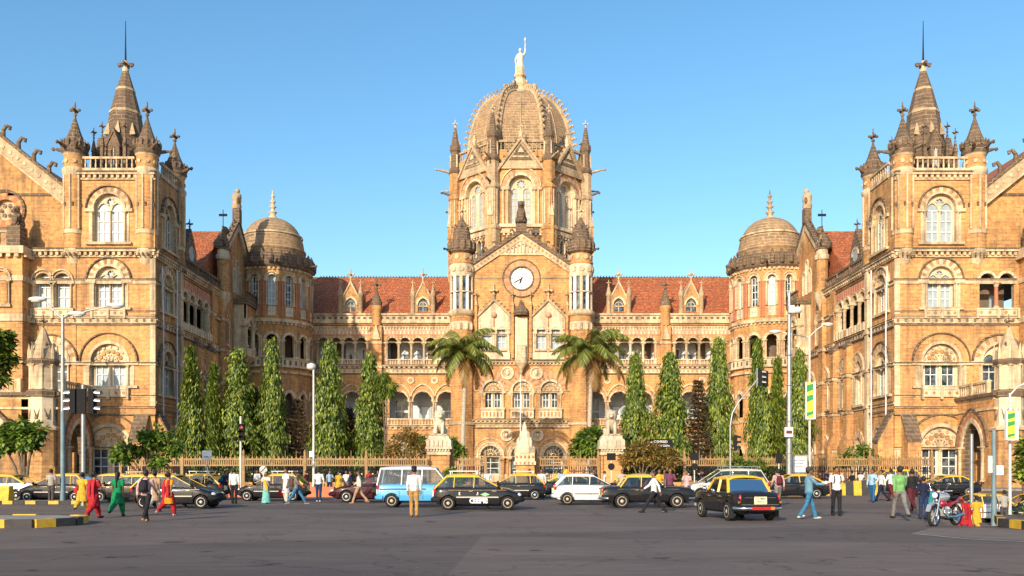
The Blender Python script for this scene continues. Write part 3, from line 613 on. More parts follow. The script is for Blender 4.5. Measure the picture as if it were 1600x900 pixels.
    tt = MB(); lionfig(tt, x, y, 28.3, 3.0, 'dark', R(0), False); tt.tube([(x,y,30),(x,y,33.2)],0.05,5,'black'); tt.box(x-0.5,x+0.5,y-0.02,y+0.02,32.4,32.7,'black'); bobj(tt, 'statue')
    m = MB().at(*Ts); m.box(111.0,117.5,-1.6,0,16.3,17.3,'cream'); m.box(110.8,117.7,-1.8,0,22.7,23.3,'dark'); balus(m,110.9,117.6,-1.6,23.3,24.5,'dark',0.4); m.prismx([(-1.6,16.3),(0,16.3),(0,14.2)],111.2,117.2,'pale')
    for u in (111.3,114.4,117.2): column(m,u,-1.4,17.3,20.2,0.28,'pale')
    m.box(111,117.5,-1.55,-1.3,20.9,22.7,'ochre_old'); m.ring(112.85,20.2,0.75,1.3,-1.66,-1.3,'cream','pale',n=12); m.ring(115.8,20.2,0.75,1.2,-1.66,-1.3,'cream','pale',n=12); m.box(111,111.4,-1.6,0,17.3,22.7,'pale'); m.box(117.1,117.5,-1.6,0,17.3,22.7,'pale'); bobj(m, 'oriel')
    # roof of the side range, its dormer
    m = MB(); m.prismx([(101.5,24),(110,31.6),(118.5,24)], -60, -36.2, 'tile'); m.box(-60,-35.3,94,134,23.2,24,'dark'); m.prism([(-47.5,24),(-37.0,24),(-42.2,31.0)], 112, 134, 'tile'); bobj(m, 'roof')
    m = MB().at(XR-0.6,0,R(90)); m.prism([(96.4,24.0),(99.6,24.0),(99.6,26.2),(98,28.6),(96.4,26.2)],0,4,'dark'); m.ring(98,25.6,0.7,1.0,-0.1,0.1,'pale',n=10); m.prism(circ(98,25.6,0.68,12),-0.05,0.1,'shutter'); finial(m,98,0.2,28.4,1.3); bobj(m, 'dormer')
    # court-side statue arm wall closing the range behind
    m = MB(); m.box(-48,-36.2,120.5,121,0,23,'ochre_old'); bobj(m, 'wall')

def corner_tower():
    cx, cy, r, n = -32.7, 120.3, 5.1, 14; st = 2*PI/n; w = r*math.tan(st/2)
    for k in range(n):
        a = R(-90-12)+st*k; ad = (math.degrees(a)+90+180) % 360-180
        T = (cx+r*cos(a), cy+r*sin(a), a+PI/2); vis = -80 < ad < 100
        m = MB().at(*T); H = []
        if vis:
            H.append(window(T, 0, 23.4, 26.9, 0.5, 0.82, 'plain', mats=('cream','pale'), glass='shutter' if k % 2 else 'glass', sill=False, hood=True, ringn=9))
            H.append(hole(0, 16.6, 18.9, 0.72, 'cusp', 18)); H.append(hole(0, 8.8, 11.2, 0.6, 'point')); H.append(hole(0,1,4,0.7,'point'))
        m.wall([(-w,0),(w,0),(w,28.7),(-w,28.7)], H, 0, 0.4, 'ochre' if SIDE < 0 else 'ochre_old', 'pale')
        if vis:
            for q in (-1,1): m.box(q*(w-0.16)-0.14,q*(w-0.16)+0.14,-0.16,0.02,21.9,26.6,'red'); column(m,q*0.98,-0.02,16.6,18.9,0.16,'pale','ribst'); column(m,q*0.72,-0.02,16.6,18.9,0.1,'pale')
            for z,r0,r1 in ((18.9,0.72,1.05),): m.ring(0,z,r0,r1,-0.14,0.04,'pale','cream',n=11)
            for z in (11.2,4):
                A0=arch(0,z,0.6,'point',8);A1=arch(0,z,0.95,'point',8)
                for i in range(len(A0)-1): m.prism([A0[i],A1[i],A1[i+1],A0[i+1]],-0.12,0.05,'cream' if i%2 else 'pale')
            m.box(-0.5,0.5,-0.1,0.02,22.0,23.2,'cream'); m.prism(circ(-0.2,22.6,0.15,6),-0.13,-0.09,'shutter'); m.prism(circ(0.2,22.6,0.15,6),-0.13,-0.09,'shutter')
            m.box(-w,w,-0.4,0.04,15.3,16.5,'cream'); m.box(-w-0.1,w+0.1,-0.5,0.04,16.35,16.55,'pale'); m.box(-w,w,-0.3,0.04,14.5,14.8,'pale')
            for i in range(3): m.box(-w+0.2+i*0.8,-w+0.5+i*0.8,-0.42,-0.38,15.6,16.2,'dark')
            for i in range(4): m.box(-w+0.1+i*0.6,-w+0.38+i*0.6,-0.22,0.02,20.9,21.2,'pale'); m.box(-w+0.1+i*0.6,-w+0.38+i*0.6,-0.22,0.02,28.1,28.4,'pale')
        m.box(-w,w,-0.12,0.04,8.0,8.3,'pale'); m.box(-w-0.05,w+0.05,-0.34,0.04,21.2,21.6,'pale')
        bobj(m, 'bay')
    m = MB(); m.lathe(cx,cy,[(2.5,16.4),(2.5,21)],10,'inner'); m.lathe(cx,cy,[(r-0.2,16.3),(r-0.2,16.5)],14,'inner'); m.lathe(cx,cy,[(3.4,0),(3.4,15)],14,'inner'); bobj(m, 'wall')
    m = MB(); m.lathe(cx,cy,[(r+0.05,28.3),(r+0.35,28.7),(r+0.4,28.9),(r+0.4,30.3),(r+0.1,30.4),(r-0.3,30.4)],28,'dark',False)
    for k in range(28): a=2*PI*k/28; m.lathe(cx+(r+0.42)*cos(a),cy+(r+0.42)*sin(a),[(0.3,28.9),(0.34,29.8),(0.02,30.25)],6,'dark'); m.lathe(cx+(r+0.15)*cos(a),cy+(r+0.15)*sin(a),[(0.2,30.3),(0.2,30.5),(0.03,30.85)],5,'dark')
    bobj(m, 'parapet')
    m = MB(); m.lathe(cx,cy,[(4.3,30),(4.3,31.2),(4.45,31.3),(4.45,31.6),(4.2,31.7)],32,'domest')
    P = [(4.22*cos(t)**0.85 if cos(t) > 0 else 0.02, 31.4+4.7*sin(t)) for t in [PI/2*i/11 for i in range(11)]]+[(0.5,36.0)]
    m.lathe(cx,cy,P,32,'domest'); m.lathe(cx,cy,[(4.0,33.35),(4.06,33.4),(4.02,33.6),(3.9,33.65)],32,'pale',cap=False); d = bobj(m, 'dome')
    m = MB().at(0,0,0,-0.75); m.lathe(cx,cy,[(0.9,36.5),(0.7,36.9),(0.35,37.3),(0.5,37.6),(0.62,37.75),(0.25,37.9),(0.3,38.3),(0.55,38.5),(0.22,38.65),(0.26,39.0),(0.45,39.2),(0.18,39.35),(0.2,39.8),(0.35,39.95),(0.12,40.1),(0.1,40.6),(0.02,40.9)],8,'pale'); bobj(m,'finial',d)
    for a in (R(-20), R(-70), R(-125)): g = MB(); gargoyle(g, cx+5.3*cos(a), cy+5.3*sin(a), 28.9, a, 1.6); bobj(g, 'gargoyle')

def side_bay():
    """three-storey arcaded range between the corner tower and the centre, design of the left one"""
    Y = 125.0; T = (0,Y,0); uL, uR = -29.0, -7.2
    pxs = lambda L_: [PX(p,Y) for p in L_]
    A = pxs([504,523.5,544,565]); A = [PX(565,Y)-1.8*i for i in range(4)][::-1]; Bc = [PX(613,Y)+1.8*i for i in range(5)]
    lo = [PX(623,Y)+i*3.4 for i in range(3)]; lo2 = [PX(550,Y)-i*3.4 for i in range(2)][::-1]
    H = [ahole(A,17.4,19.9,0.68), ahole(Bc,17.4,19.9,0.68), ahole(lo,8.9,11.6,1.32,'cusp',22), ahole(lo2,8.9,11.6,1.32,'cusp',22)]
    for c in (PX(626,Y), PX(545,Y), PX(590,Y), PX(668,Y)): H.append(window(T, c, 1.0, 4.4, 1.05, 1.9, 'fan', mats=('cream','ochre'), hood=True, sill=False))
    w = MB().at(*T); w.wall([(uL,0),(uR,0),(uR,22.6),(uL,22.6)], H, 0, 0.5, 'ochre', 'pale'); bobj(w, 'wall')
    b = MB().at(*T)                                                  # verandah interiors
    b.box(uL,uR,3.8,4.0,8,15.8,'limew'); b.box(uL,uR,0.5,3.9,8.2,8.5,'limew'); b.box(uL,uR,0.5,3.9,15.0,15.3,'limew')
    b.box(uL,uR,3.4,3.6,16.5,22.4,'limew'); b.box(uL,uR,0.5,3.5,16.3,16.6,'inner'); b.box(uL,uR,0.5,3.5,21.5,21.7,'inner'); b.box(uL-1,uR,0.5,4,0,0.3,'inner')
    bobj(b, 'verandah')
    for i, c in enumerate(lo+lo2):
        m = MB().at(*T)
        if i == 2 or i == 0: m.box(c-1.0,c+1.0,3.7,3.82,8.5,12.2,'white'); m.box(c-0.9,c-0.06,3.66,3.72,8.7,10.2,'glass'); m.box(c+0.06,c+0.9,3.66,3.72,8.7,10.2,'glass'); m.box(c-0.9,c-0.06,3.66,3.72,10.5,11.9,'glass'); m.box(c+0.06,c+0.9,3.66,3.72,10.5,11.9,'glass')
        else: m.box(c-0.95,c+0.95,3.7,3.82,8.5,11.2,'shutter'); m.box(c-0.5,c+0.5,3.66,3.72,8.6,11.0,'white')
        bobj(m, 'door')
    for i, c in enumerate(A+Bc):
        m = MB().at(*T)
        if i % 3 == 0: m.box(c-0.55,c+0.55,3.3,3.42,16.6,19.6,'white'); m.box(c-0.4,c+0.4,3.26,3.32,17.6,19.3,'glass')
        elif i % 3 == 1: m.box(c-0.7,c+0.7,3.3,3.42,16.6,20.2,'inner')
        else: m.ring(c,18.6,0.6,0.75,3.25,3.42,'white',n=10); m.box(c-0.6,c+0.6,3.3,3.42,16.6,18.6,'glass')
        bobj(m, 'door')
    # trims
    c = MB().at(*T)
    c.box(uL,uR,-0.3,0.4,22.6,22.95,'pale'); c.box(uL,uR,-0.18,0.35,22.95,23.75,'pale'); c.box(uL,uR,-0.38,0.42,23.75,24.0,'pale')
    for i in range(26):
        a = uL+0.5+i*0.82
        c.box(a,a+0.42,-0.2,-0.12,23.2,23.5,'dark')
    cornice(c, uL, uR, 21.6, 22.3, 0.22, 'cream', True, 0.42); c.box(uL,uR,-0.06,0.04,21.0,21.6,'pink'); dotband(c, uL, uR, 15.5, 16.1, 'cream', 'ochre', 0.62); cornice(c, uL, uR, 16.1, 16.7, 0.5, 'pale', True, 0.7); string(c,uL,uR,20.0-0.1,0.12,0.06); cornice(c,uL,uR,7.5,8.1,0.4,'pale',True,0.8); string(c,uL,uR,6.6,0.2,0.1); string(c,uL,uR,4.3,0.2,0.1)
    for i in range(40): a = uL+i*0.545; c.box(a,a+0.27,-0.09,-0.05,21.05,21.55,'cream')
    bobj(c, 'cornice')
    for cs in (A, Bc):
        m = MB().at(*T)
        for q in cs: m.ring(q,19.9,0.68,0.92,-0.1,0.05,'cream','ochre',n=11); m.ring(q,19.9,0.92,1.0,-0.18,0.05,'pale',n=11)
        balus(m, cs[0]-0.8, cs[-1]+0.8, -0.1, 16.7, 17.5, 'cream', 0.36, 0.3, 1.8); ar = bobj(m, 'arcade')
        for q in [cs[0]-0.9]+[x+0.9 for x in cs]: m = MB().at(*T); column(m, q, 0.12, 17.5, 19.9, 0.19, 'pale'); bobj(m, 'column', ar)
    for cs in (lo, lo2):
        m = MB().at(*T)
        for q in cs:
            m.ring(q,11.6,1.33,1.52,-0.14,0.05,'cream','pale',n=17)
            A0=arch(q,11.75,1.66,'point',14);A1=arch(q,11.75,1.8,'point',14)
            for i in range(len(A0)-1): m.prism([A0[i],A1[i],A1[i+1],A0[i+1]],-0.2,0.05,'cream')
        for q in cs[:-1]:
            x = q+1.7; m.ring(x,14.5,0.28,0.5,-0.16,0.03,'cream',n=12,a1=2*PI); m.prism(circ(x,14.5,0.28,10),-0.06,0.02,'ochre_old')
        balus(m, cs[0]-1.6, cs[-1]+1.6, -0.1, 8.1, 9.1, 'cream', 0.42, 0.3, 3.4); ar = bobj(m, 'arcade')
        for q in [cs[0]-1.7]+[x+1.7 for x in cs]: m = MB().at(*T); column(m, q-0.14, 0.1, 9.0, 11.6, 0.16, 'pale','ribst'); column(m, q+0.14, 0.2, 9.0, 11.6, 0.16, 'pale','ribst'); bobj(m, 'column', ar)
    # buttress pier with pinnacle
    x = PX(589,Y); m = MB().at(*T)
    m.box(x-0.75,x+0.75,-0.7,0.05,0,22.2,'ochre'); 
    for z in (4.3,8.0,12.0,16.2,19.6): m.box(x-0.85,x+0.85,-0.85,0.05,z,z+0.3,'pale')
    m.prism([(x-0.6,20.2),(x+0.6,20.2),(x,22.4)],-1.0,0,'pale'); bobj(m, 'pier')
    m = MB(); m.lathe(x,Y-0.3,[(0.7,22.2),(0.7,24.4),(0.85,24.6),(0.85,25.0)],8,'ochre'); m.lathe(x,Y-0.3,[(0.75,25.0),(0.82,25.4),(0.6,26.0),(0.2,26.9)],10,'dark'); finial(m,x,Y-0.3,26.8,2.2,'dark'); bobj(m,'pinnacle')
    # dormers
    for px in (546, 660):
        x = PX(px,Y); yy = Y+0.9; d = MB().at(0,yy); hh = [(x-0.75,24.1),(x+0.75,24.1)]+arch(x,25.4,0.75,'point',10)
        d.wall([(x-1.2,23.8),(x+1.2,23.8),(x+1.2,26.2),(x,28.6),(x-1.2,26.2)],[hh],0,0.25,'ochre_old','cream')
        d.prism([(x-1.3,26.0),(x-1.35,26.25),(x,28.95),(x+1.35,26.25),(x+1.3,26.0),(x,28.5)],-0.12,3.4,'pale')
        d.quad((x-1.2,0,23.8),(x-1.2,4,23.8),(x-1.2,4,26.2),(x-1.2,0,26.2),'ochre'); d.quad((x+1.2,0,23.8),(x+1.2,4,23.8),(x+1.2,4,26.2),(x+1.2,0,26.2),'ochre')
        A0=arch(x,25.4,0.75,'point',10);A1=arch(x,25.4,0.98,'point',10)
        for i in range(len(A0)-1): d.prism([A0[i],A1[i],A1[i+1],A0[i+1]],-0.1,0.05,'cream')
        finial(d,x,0.1,28.7,1.9,'pale'); do = bobj(d, 'dormer')
        g = MB().at(0,yy); g.box(x-0.8,x+0.8,0.22,0.25,24,27,'glass'); g.box(x-0.04,x+0.04,0.1,0.2,24,26,'cream'); g.ring(x,25.3,0.5,0.58,0.1,0.2,'cream',n=10); g.box(x-0.75,x+0.75,0.1,0.2,25.2,25.3,'cream'); bobj(g,'window',do)
        for q in (-1,1): f = MB(); f.lathe(x+q*1.45,yy-0.05,[(0.33,23.8),(0.33,26.6),(0.42,26.7),(0.42,27.0)],8,'ribst'); f.lathe(x+q*1.45,yy-0.05,[(0.38,27.0),(0.1,28.2)],8,'ribst'); finial(f,x+q*1.45,yy-0.05,28.0,1.0,'pale'); bobj(f,'pinnacle',do)
    m = MB(); m.prismx([(Y+0.3,23.8),(Y+8.3,30.9),(Y+16,23.8)], uL-1.5, uR+4, 'tile'); m.box(uL-1.5,uR+4,Y+8.2,Y+8.45,30.75,31.0,'dark')
    for i in range(60): m.box(uL+i*0.44,uL+i*0.44+0.14,Y+8.2,Y+8.4,31.0,31.2,'dark')
    bobj(m, 'roof')
def centre():
    Y = 122.0; T = (0,Y,0); s = Y/F
    def U(px): return X0+(px-815.5)*s
    def Zc(py): return PZ(py,Y)
    H = []
    for px in (771,817,861): 
        x = U(px); H.append(window(T, x, Zc(637), Zc(612)+0.1, 1.3, 1.62, 'tymp', mats=('cream','pale'), ringn=15, hood=False))
    for px in (767.5,815,866): H.append(window(T, U(px), 0.4, Zc(712), 1.35, 1.75, 'fan', mats=('cream','pale'), glass='glass', hood=False, sill=False, deep=0.4))
    for px in (762,785,847,870): H.append(window(T, U(px), Zc(550)+0.4, Zc(518), 0.66, 0.95, 'plain', 'round', mats=('cream','pale'), glass='shutter', hood=False, ringn=11))
    ck = (U(816), Zc(435))
    H.append(circ(ck[0], ck[1], 1.55, 28))
    xl, xr = U(728), U(903); gz = Zc(425); ap = Zc(366)
    w = MB().at(*T); w.wall([(xl,0),(xr,0),(xr,gz),(X0,ap),(xl,gz)], H, 0, 0.45, 'ochre', 'pale')
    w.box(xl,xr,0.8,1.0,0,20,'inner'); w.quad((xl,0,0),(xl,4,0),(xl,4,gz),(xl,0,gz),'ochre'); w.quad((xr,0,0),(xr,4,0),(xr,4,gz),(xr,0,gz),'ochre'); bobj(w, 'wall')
    # coping of the great gable
    m = MB().at(*T); dx = xr-X0; sl = (ap-gz)/dx
    for q in (1,-1):
        m.prism([(X0,ap-0.9),(X0,ap+0.15),(X0+q*dx,gz+0.15),(X0+q*dx,gz-0.9)],-0.25,0.5,'pale'); m.prism([(X0,ap+0.1),(X0,ap+0.75),(X0+q*(dx+0.1),gz+0.7),(X0+q*(dx+0.1),gz+0.1)],-0.5,0.6,'dark')
        for k in range(15): d = dx*(k+0.7)/15; m.prism(circ(X0+q*d,ap-sl*d-0.35,0.17,7),-0.3,-0.2,'ochre_old')
    co = bobj(m, 'coping')
    for q in (1,-1):
        for k in range(6): m = MB().at(*T); d = dx*(k+0.8)/6.3; crocket(m,(X0+q*d,0,ap-sl*d+0.6),(q,0,0),0.85,'dark'); bobj(m,'crocket',co)
    m = MB().at(*T); z0 = Zc(397); hw = (ap-z0)/sl-1.1; m.prism([(X0-hw,z0),(X0+hw,z0),(X0,z0+hw*sl)],-0.14,0.05,'cream'); m.box(X0-hw-0.6,X0+hw+0.6,-0.2,0.04,z0-0.2,z0,'pale')
    for i in range(9):
        u = X0-2.0+i*0.5; h = (1-abs(i-4)/5)*1.6; m.tube([(u,-0.18,z0+0.15),(u,-0.2,z0+0.2+h)],0.11,5,'pale'); m.prism(circ(u+0.25,z0+0.35+h*0.6,0.1,6),-0.2,-0.1,'dark')
    bobj(m, 'tympanum')
    m = MB().at(*T); m.box(X0-0.75,X0+0.75,-0.6,0.6,ap+0.2,ap+1.3,'dark'); m.box(X0-0.55,X0+0.55,-0.5,0.5,ap+1.3,ap+1.5,'dark')
    m.at(0,0); lionfig(m,X0,Y,ap+1.5,3.2,'dark'); bobj(m,'statue')
    # clock
    m = MB().at(*T); m.ring(ck[0],ck[1],1.55,1.72,-0.2,0.06,'dark',n=28,a1=2*PI); m.ring(ck[0],ck[1],1.72,2.5,-0.06,0.05,'pink','ochre',n=24,a1=2*PI); m.ring(ck[0],ck[1],2.5,2.66,-0.16,0.05,'dark',n=28,a1=2*PI); m.prism(circ(ck[0],ck[1],1.56,32),0.06,0.2,'clockface')
    m.ring(ck[0],ck[1],1.02,1.05,0.045,0.06,'black',n=32,a1=2*PI); m.ring(ck[0],ck[1],1.42,1.45,0.045,0.06,'black',n=32,a1=2*PI)
    for k in range(12):
        a = PI/6*k; c_, s_ = cos(a), sin(a)
        for dd in ((-0.07,0,0.07) if k % 3 == 0 else (-0.035,0.035)): m.tube([(ck[0]+1.1*c_-dd*s_, 0.05, ck[1]+1.1*s_+dd*c_),(ck[0]+1.38*c_-dd*s_, 0.05, ck[1]+1.38*s_+dd*c_)],0.018,4,'black')
    cl = bobj(m, 'clock')
    for nm, ang, ln, r in (('minute_hand', 240, 1.3, 0.055), ('hour_hand', 200, 0.85, 0.09)):
        a = R(90-ang); h = MB().at(*T); d = (cos(a), sin(a)); h.tube([(ck[0]-d[0]*0.25,0.0,ck[1]-d[1]*0.25),(ck[0]+d[0]*ln*0.6,0.0,ck[1]+d[1]*ln*0.6),(ck[0]+d[0]*ln,0.0,ck[1]+d[1]*ln)],[r*0.7,r*1.3,0.015],6,'black'); bobj(h, nm, cl)
    # trims over the width
    c = MB().at(*T)
    string(c,xl,U(790),Zc(436),0.12,0.1); string(c,U(842),xr,Zc(436),0.12,0.1)
    cornice(c,xl,xr,Zc(571),Zc(564),0.45,'pale',True,0.5); string(c,xl,xr,Zc(553),0.18,0.14); c.box(xl,xr,-0.04,0.02,Zc(562),Zc(554),'ochre_old')
    string(c,xl,xr,Zc(614),0.18,0.12); cornice(c,xl,xr,Zc(661),Zc(655),0.4,'pale',True,0.6); dotband(c,xl,xr,Zc(668),Zc(663),'pale','ochre',0.6); string(c,xl,xr,Zc(714),0.2,0.12); c.box(xl-0.1,xr+0.1,-0.3,0.02,0,1.2,'pale')
    string(c,xl,xr,Zc(524),0.16,0.1)
    for px in (733,898): 
        for a,b2 in ((740,668),(654,575)): c.box(U(px)-0.5,U(px)+0.5,-0.35,0.04,Zc(a),Zc(b2),'ochre'); c.box(U(px)-0.6,U(px)+0.6,-0.45,0.04,Zc(b2)-0.3,Zc(b2),'pale')
    for px in (756,799,832,875): c.box(U(px)-0.28,U(px)+0.28,-0.2,0.04,Zc(640),Zc(614),'ochre'); c.box(U(px)-0.34,U(px)+0.34,-0.25,0.04,Zc(618),Zc(614),'pale')
    for px in (791,840): 
        for q in (-1,1): column(c,U(px)+q*0.32,-0.2,0.2,Zc(716),0.24,'ochre_old')
        c.box(U(px)-0.9,U(px)+0.9,-0.4,0.04,Zc(718),Zc(714),'pale')
    bobj(c,'cornice')
    m = MB().at(*T)
    for i_,px in enumerate((771,817,861)): m.ring(U(px),Zc(612)+0.1,1.62,2.75,-0.045-0.02*(i_==1),0.03,'pink','ochre_old',n=17,a0=0.18,a1=PI-0.18)
    bobj(m,'arch_moulding'); m = MB().at(*T)
    for i_,px in enumerate((767.5,815,866)): m.ring(U(px),Zc(712),1.75,1.9,-0.22,0.04,'cream',n=19); m.ring(U(px),Zc(712),2.35,2.5,-0.12-0.02*(i_==1),0.04,'pale',n=19,a0=0.1,a1=PI-0.1)
    bobj(m,'arch_moulding')
    for px in (771,817,861): m = MB().at(*T); x = U(px); m.box(x-1.6,x+1.6,-0.5,0.04,Zc(654),Zc(641),'cream'); m.box(x-1.65,x+1.65,-0.6,0.04,Zc(641),Zc(639),'pale'); [m.box(x-1.4+i*0.5,x-1.2+i*0.5,-0.54,-0.49,Zc(651),Zc(644),'ochre_old') for i in range(6)]; bobj(m,'balcony')
    for px,py,r in ((794,583,0.92),(839,583,0.92),(792.5,680,0.85),(841,680,0.85)):
        m = MB().at(*T); x, z = U(px), Zc(py); m.ring(x,z,r*0.75,r,-0.25,0.03,'cream',n=20,a1=2*PI); m.prism(circ(x,z,r*0.78,16),-0.1,0.02,'pale'); m.ball((x,-0.16,z),(r*0.3,0.22,r*0.42),'cream'); m.ball((x,-0.12,z+r*0.3),(r*0.34,0.16,r*0.25),'dark' if py > 600 else 'pale'); bobj(m,'medallion')
    # two small gabled bays with pinnacles, niche between
    for px in (773,858):
        x = U(px); hw = 26*s; zb, zt = Zc(497), Zc(471); m = MB().at(*T)
        m.prism([(x-hw,zb-1.6),(x+hw,zb-1.6),(x+hw,zb),(x,zt),(x-hw,zb)],-0.12,0.02,'cream'); m.prism([(x-hw-0.15,zb-0.1),(x-hw-0.15,zb+0.25),(x,zt+0.4),(x+hw+0.15,zb+0.25),(x+hw+0.15,zb-0.1),(x,zt)],-0.4,0.02,'dark' if 0 else 'ribst')
        m.ball((x,-0.2,zb+0.4),0.42,'pink'); m.tube([(x,-0.16,zb-0.1),(x,-0.16,zb-1.2)],0.09,5,'ochre_old')
        for q in (-1,1):
            for k in range(1,6): d = hw*k/5.5; crocket(m,(x+q*d,-0.2,zt-(zt-zb)*d/hw+0.3),(q,0,0),0.42,'ribst')
            for r0 in (0,): m.ring(x+q*1.0,Zc(518),0.66,0.8,-0.2,0,'cream',n=13,kind='trefoil')
        for z in range(6): m.box(x-hw+0.2,x-hw+0.45,-0.2,0,Zc(553)+z*0.9,Zc(553)+z*0.9+0.45,'pale'); m.box(x+hw-0.45,x+hw-0.2,-0.2,0,Zc(553)+z*0.9,Zc(553)+z*0.9+0.45,'pale')
        finial(m,x,-0.2,zt+0.2,2.2,'pale'); column(m,x,-0.1,Zc(550),Zc(520),0.14,'cream'); column(m,x-2.05,-0.1,Zc(550),Zc(520),0.14,'cream'); column(m,x+2.05,-0.1,Zc(550),Zc(520),0.14,'cream')
        m.box(x-2.2,x+2.2,-0.35,0.02,Zc(562),Zc(551),'cream'); bobj(m,'gablet')
    for px in (745,802,830,887): x = U(px); pinnacle(x,Y-0.35,0.24,Zc(560),Zc(478),Zc(468),'ochre','ribst',1.3,name='pinnacle')
    m = MB().at(*T); x = X0; m.box(x-0.85,x+0.85,-0.5,0.03,Zc(566),Zc(496),'cream'); m.lathe(x,-0.7,[(0.1,Zc(585)),(0.4,Zc(577)),(0.9,Zc(569)),(0.9,Zc(566)),(0.7,Zc(560))],8,'pale'); m.box(x-0.6,x+0.6,-1.0,-0.4,Zc(560),Zc(540),'pale')
    m.lathe(x,-0.6,[(0.95,Zc(494)),(1.1,Zc(491)),(0.9,Zc(484)),(0.35,Zc(478)),(0.1,Zc(470))],8,'dark',False); bobj(m,'niche')
    # flanking round turrets, shafts to the ground
    for q in (-1,1):
        x = X0+q*8.25; y = Y+0.2
        m = MB(); m.lathe(x,y,[(1.75,0),(1.75,8)],8,'ochre',False,a0=PI/8); m.lathe(x,y,[(1.9,8),(1.9,8.3),(1.6,8.4)],8,'pale',False,a0=PI/8); m.lathe(x,y,[(1.6,8.3),(1.6,16.2)],8,'ochre',False,a0=PI/8); m.lathe(x,y,[(1.8,16.2),(1.85,16.7),(1.6,16.8)],8,'pale',False,a0=PI/8)
        m.lathe(x,y,[(1.6,16.7),(1.6,Zc(517))],12,'ochre',False); m.lathe(x,y,[(1.66,Zc(517)),(1.66,Zc(504))],12,'cream',False)
        for k in range(12): a = PI/6*k; m.tube([(x+1.62*cos(a),y+1.62*sin(a),Zc(516)),(x+1.62*cos(a),y+1.62*sin(a),Zc(507))],0.2,5,'pale')
        m.lathe(x,y,[(1.62,Zc(504)),(1.62,Zc(495))],16,'ochre'); m.lathe(x,y,[(1.7,Zc(495)),(1.95,Zc(492)),(1.95,Zc(488)),(1.6,Zc(485))],16,'pale')
        m.lathe(x,y,[(1.42,Zc(486)),(1.42,Zc(432))],16,'glass'); 
        for k in range(10): a = 2*PI*(k+0.5)/10; m.tube([(x+1.45*cos(a),y+1.45*sin(a),Zc(486)),(x+1.45*cos(a),y+1.45*sin(a),Zc(430))],0.26,6,'cream' if k % 2 else 'white')
        m.lathe(x,y,[(1.75,Zc(459)),(1.75,Zc(457))],16,'pale'); m.lathe(x,y,[(1.62,Zc(434)),(1.75,Zc(430)),(1.75,Zc(416)),(1.55,Zc(414))],16,'cream')
        for k in range(10): a = 2*PI*(k+0.5)/10; m.tube([(x+1.7*cos(a),y+1.7*sin(a),Zc(423)),(x+1.84*cos(a),y+1.84*sin(a),Zc(423))],0.4,8,'pale')
        m.lathe(x,y,[(1.55,Zc(415)),(1.8,Zc(412)),(1.5,Zc(410)),(1.5,Zc(398))],16,'ochre')
        for k in range(8): a = 2*PI*(k+0.5)/8; m.tube([(x+1.5*cos(a),y+1.5*sin(a),Zc(404)),(x+1.6*cos(a),y+1.6*sin(a),Zc(404))],0.35,8,'pale')
        tu = bobj(m,'turret'); m = MB()
        m.lathe(x,y,[(1.5,Zc(398)),(1.85,Zc(394)),(1.9,Zc(385)),(1.75,Zc(378)),(1.3,Zc(376)),(1.15,Zc(362)),(0.75,Zc(352)),(0.45,Zc(346)),(0.1,Zc(338))],14,'dark',False)
        for k in range(14): a=2*PI*k/14; m.lathe(x+1.8*cos(a),y+1.8*sin(a),[(0.24,Zc(392)),(0.24,Zc(381)),(0.03,Zc(376))],5,'dark')
        for k in range(8): a=2*PI*k/8; crocket(m,(x+1.0*cos(a),y+1.0*sin(a),Zc(358)),(cos(a),sin(a),0),0.5,'dark')
        finial(m,x,y,Zc(342),2.0,'pale'); bobj(m,'spire',tu)
        for a in (R(-90-q*-60),R(-30 if q > 0 else 210)): g = MB(); gargoyle(g,x+1.7*cos(a),y+1.7*sin(a),Zc(394),a,1.0); bobj(g,'gargoyle',tu)
    m = MB(); m.prism([(xl-0.3,gz-1),(xr+0.3,gz-1),(X0,ap-1.2)],Y+0.6,Y+6,'tile'); bobj(m,'roof')

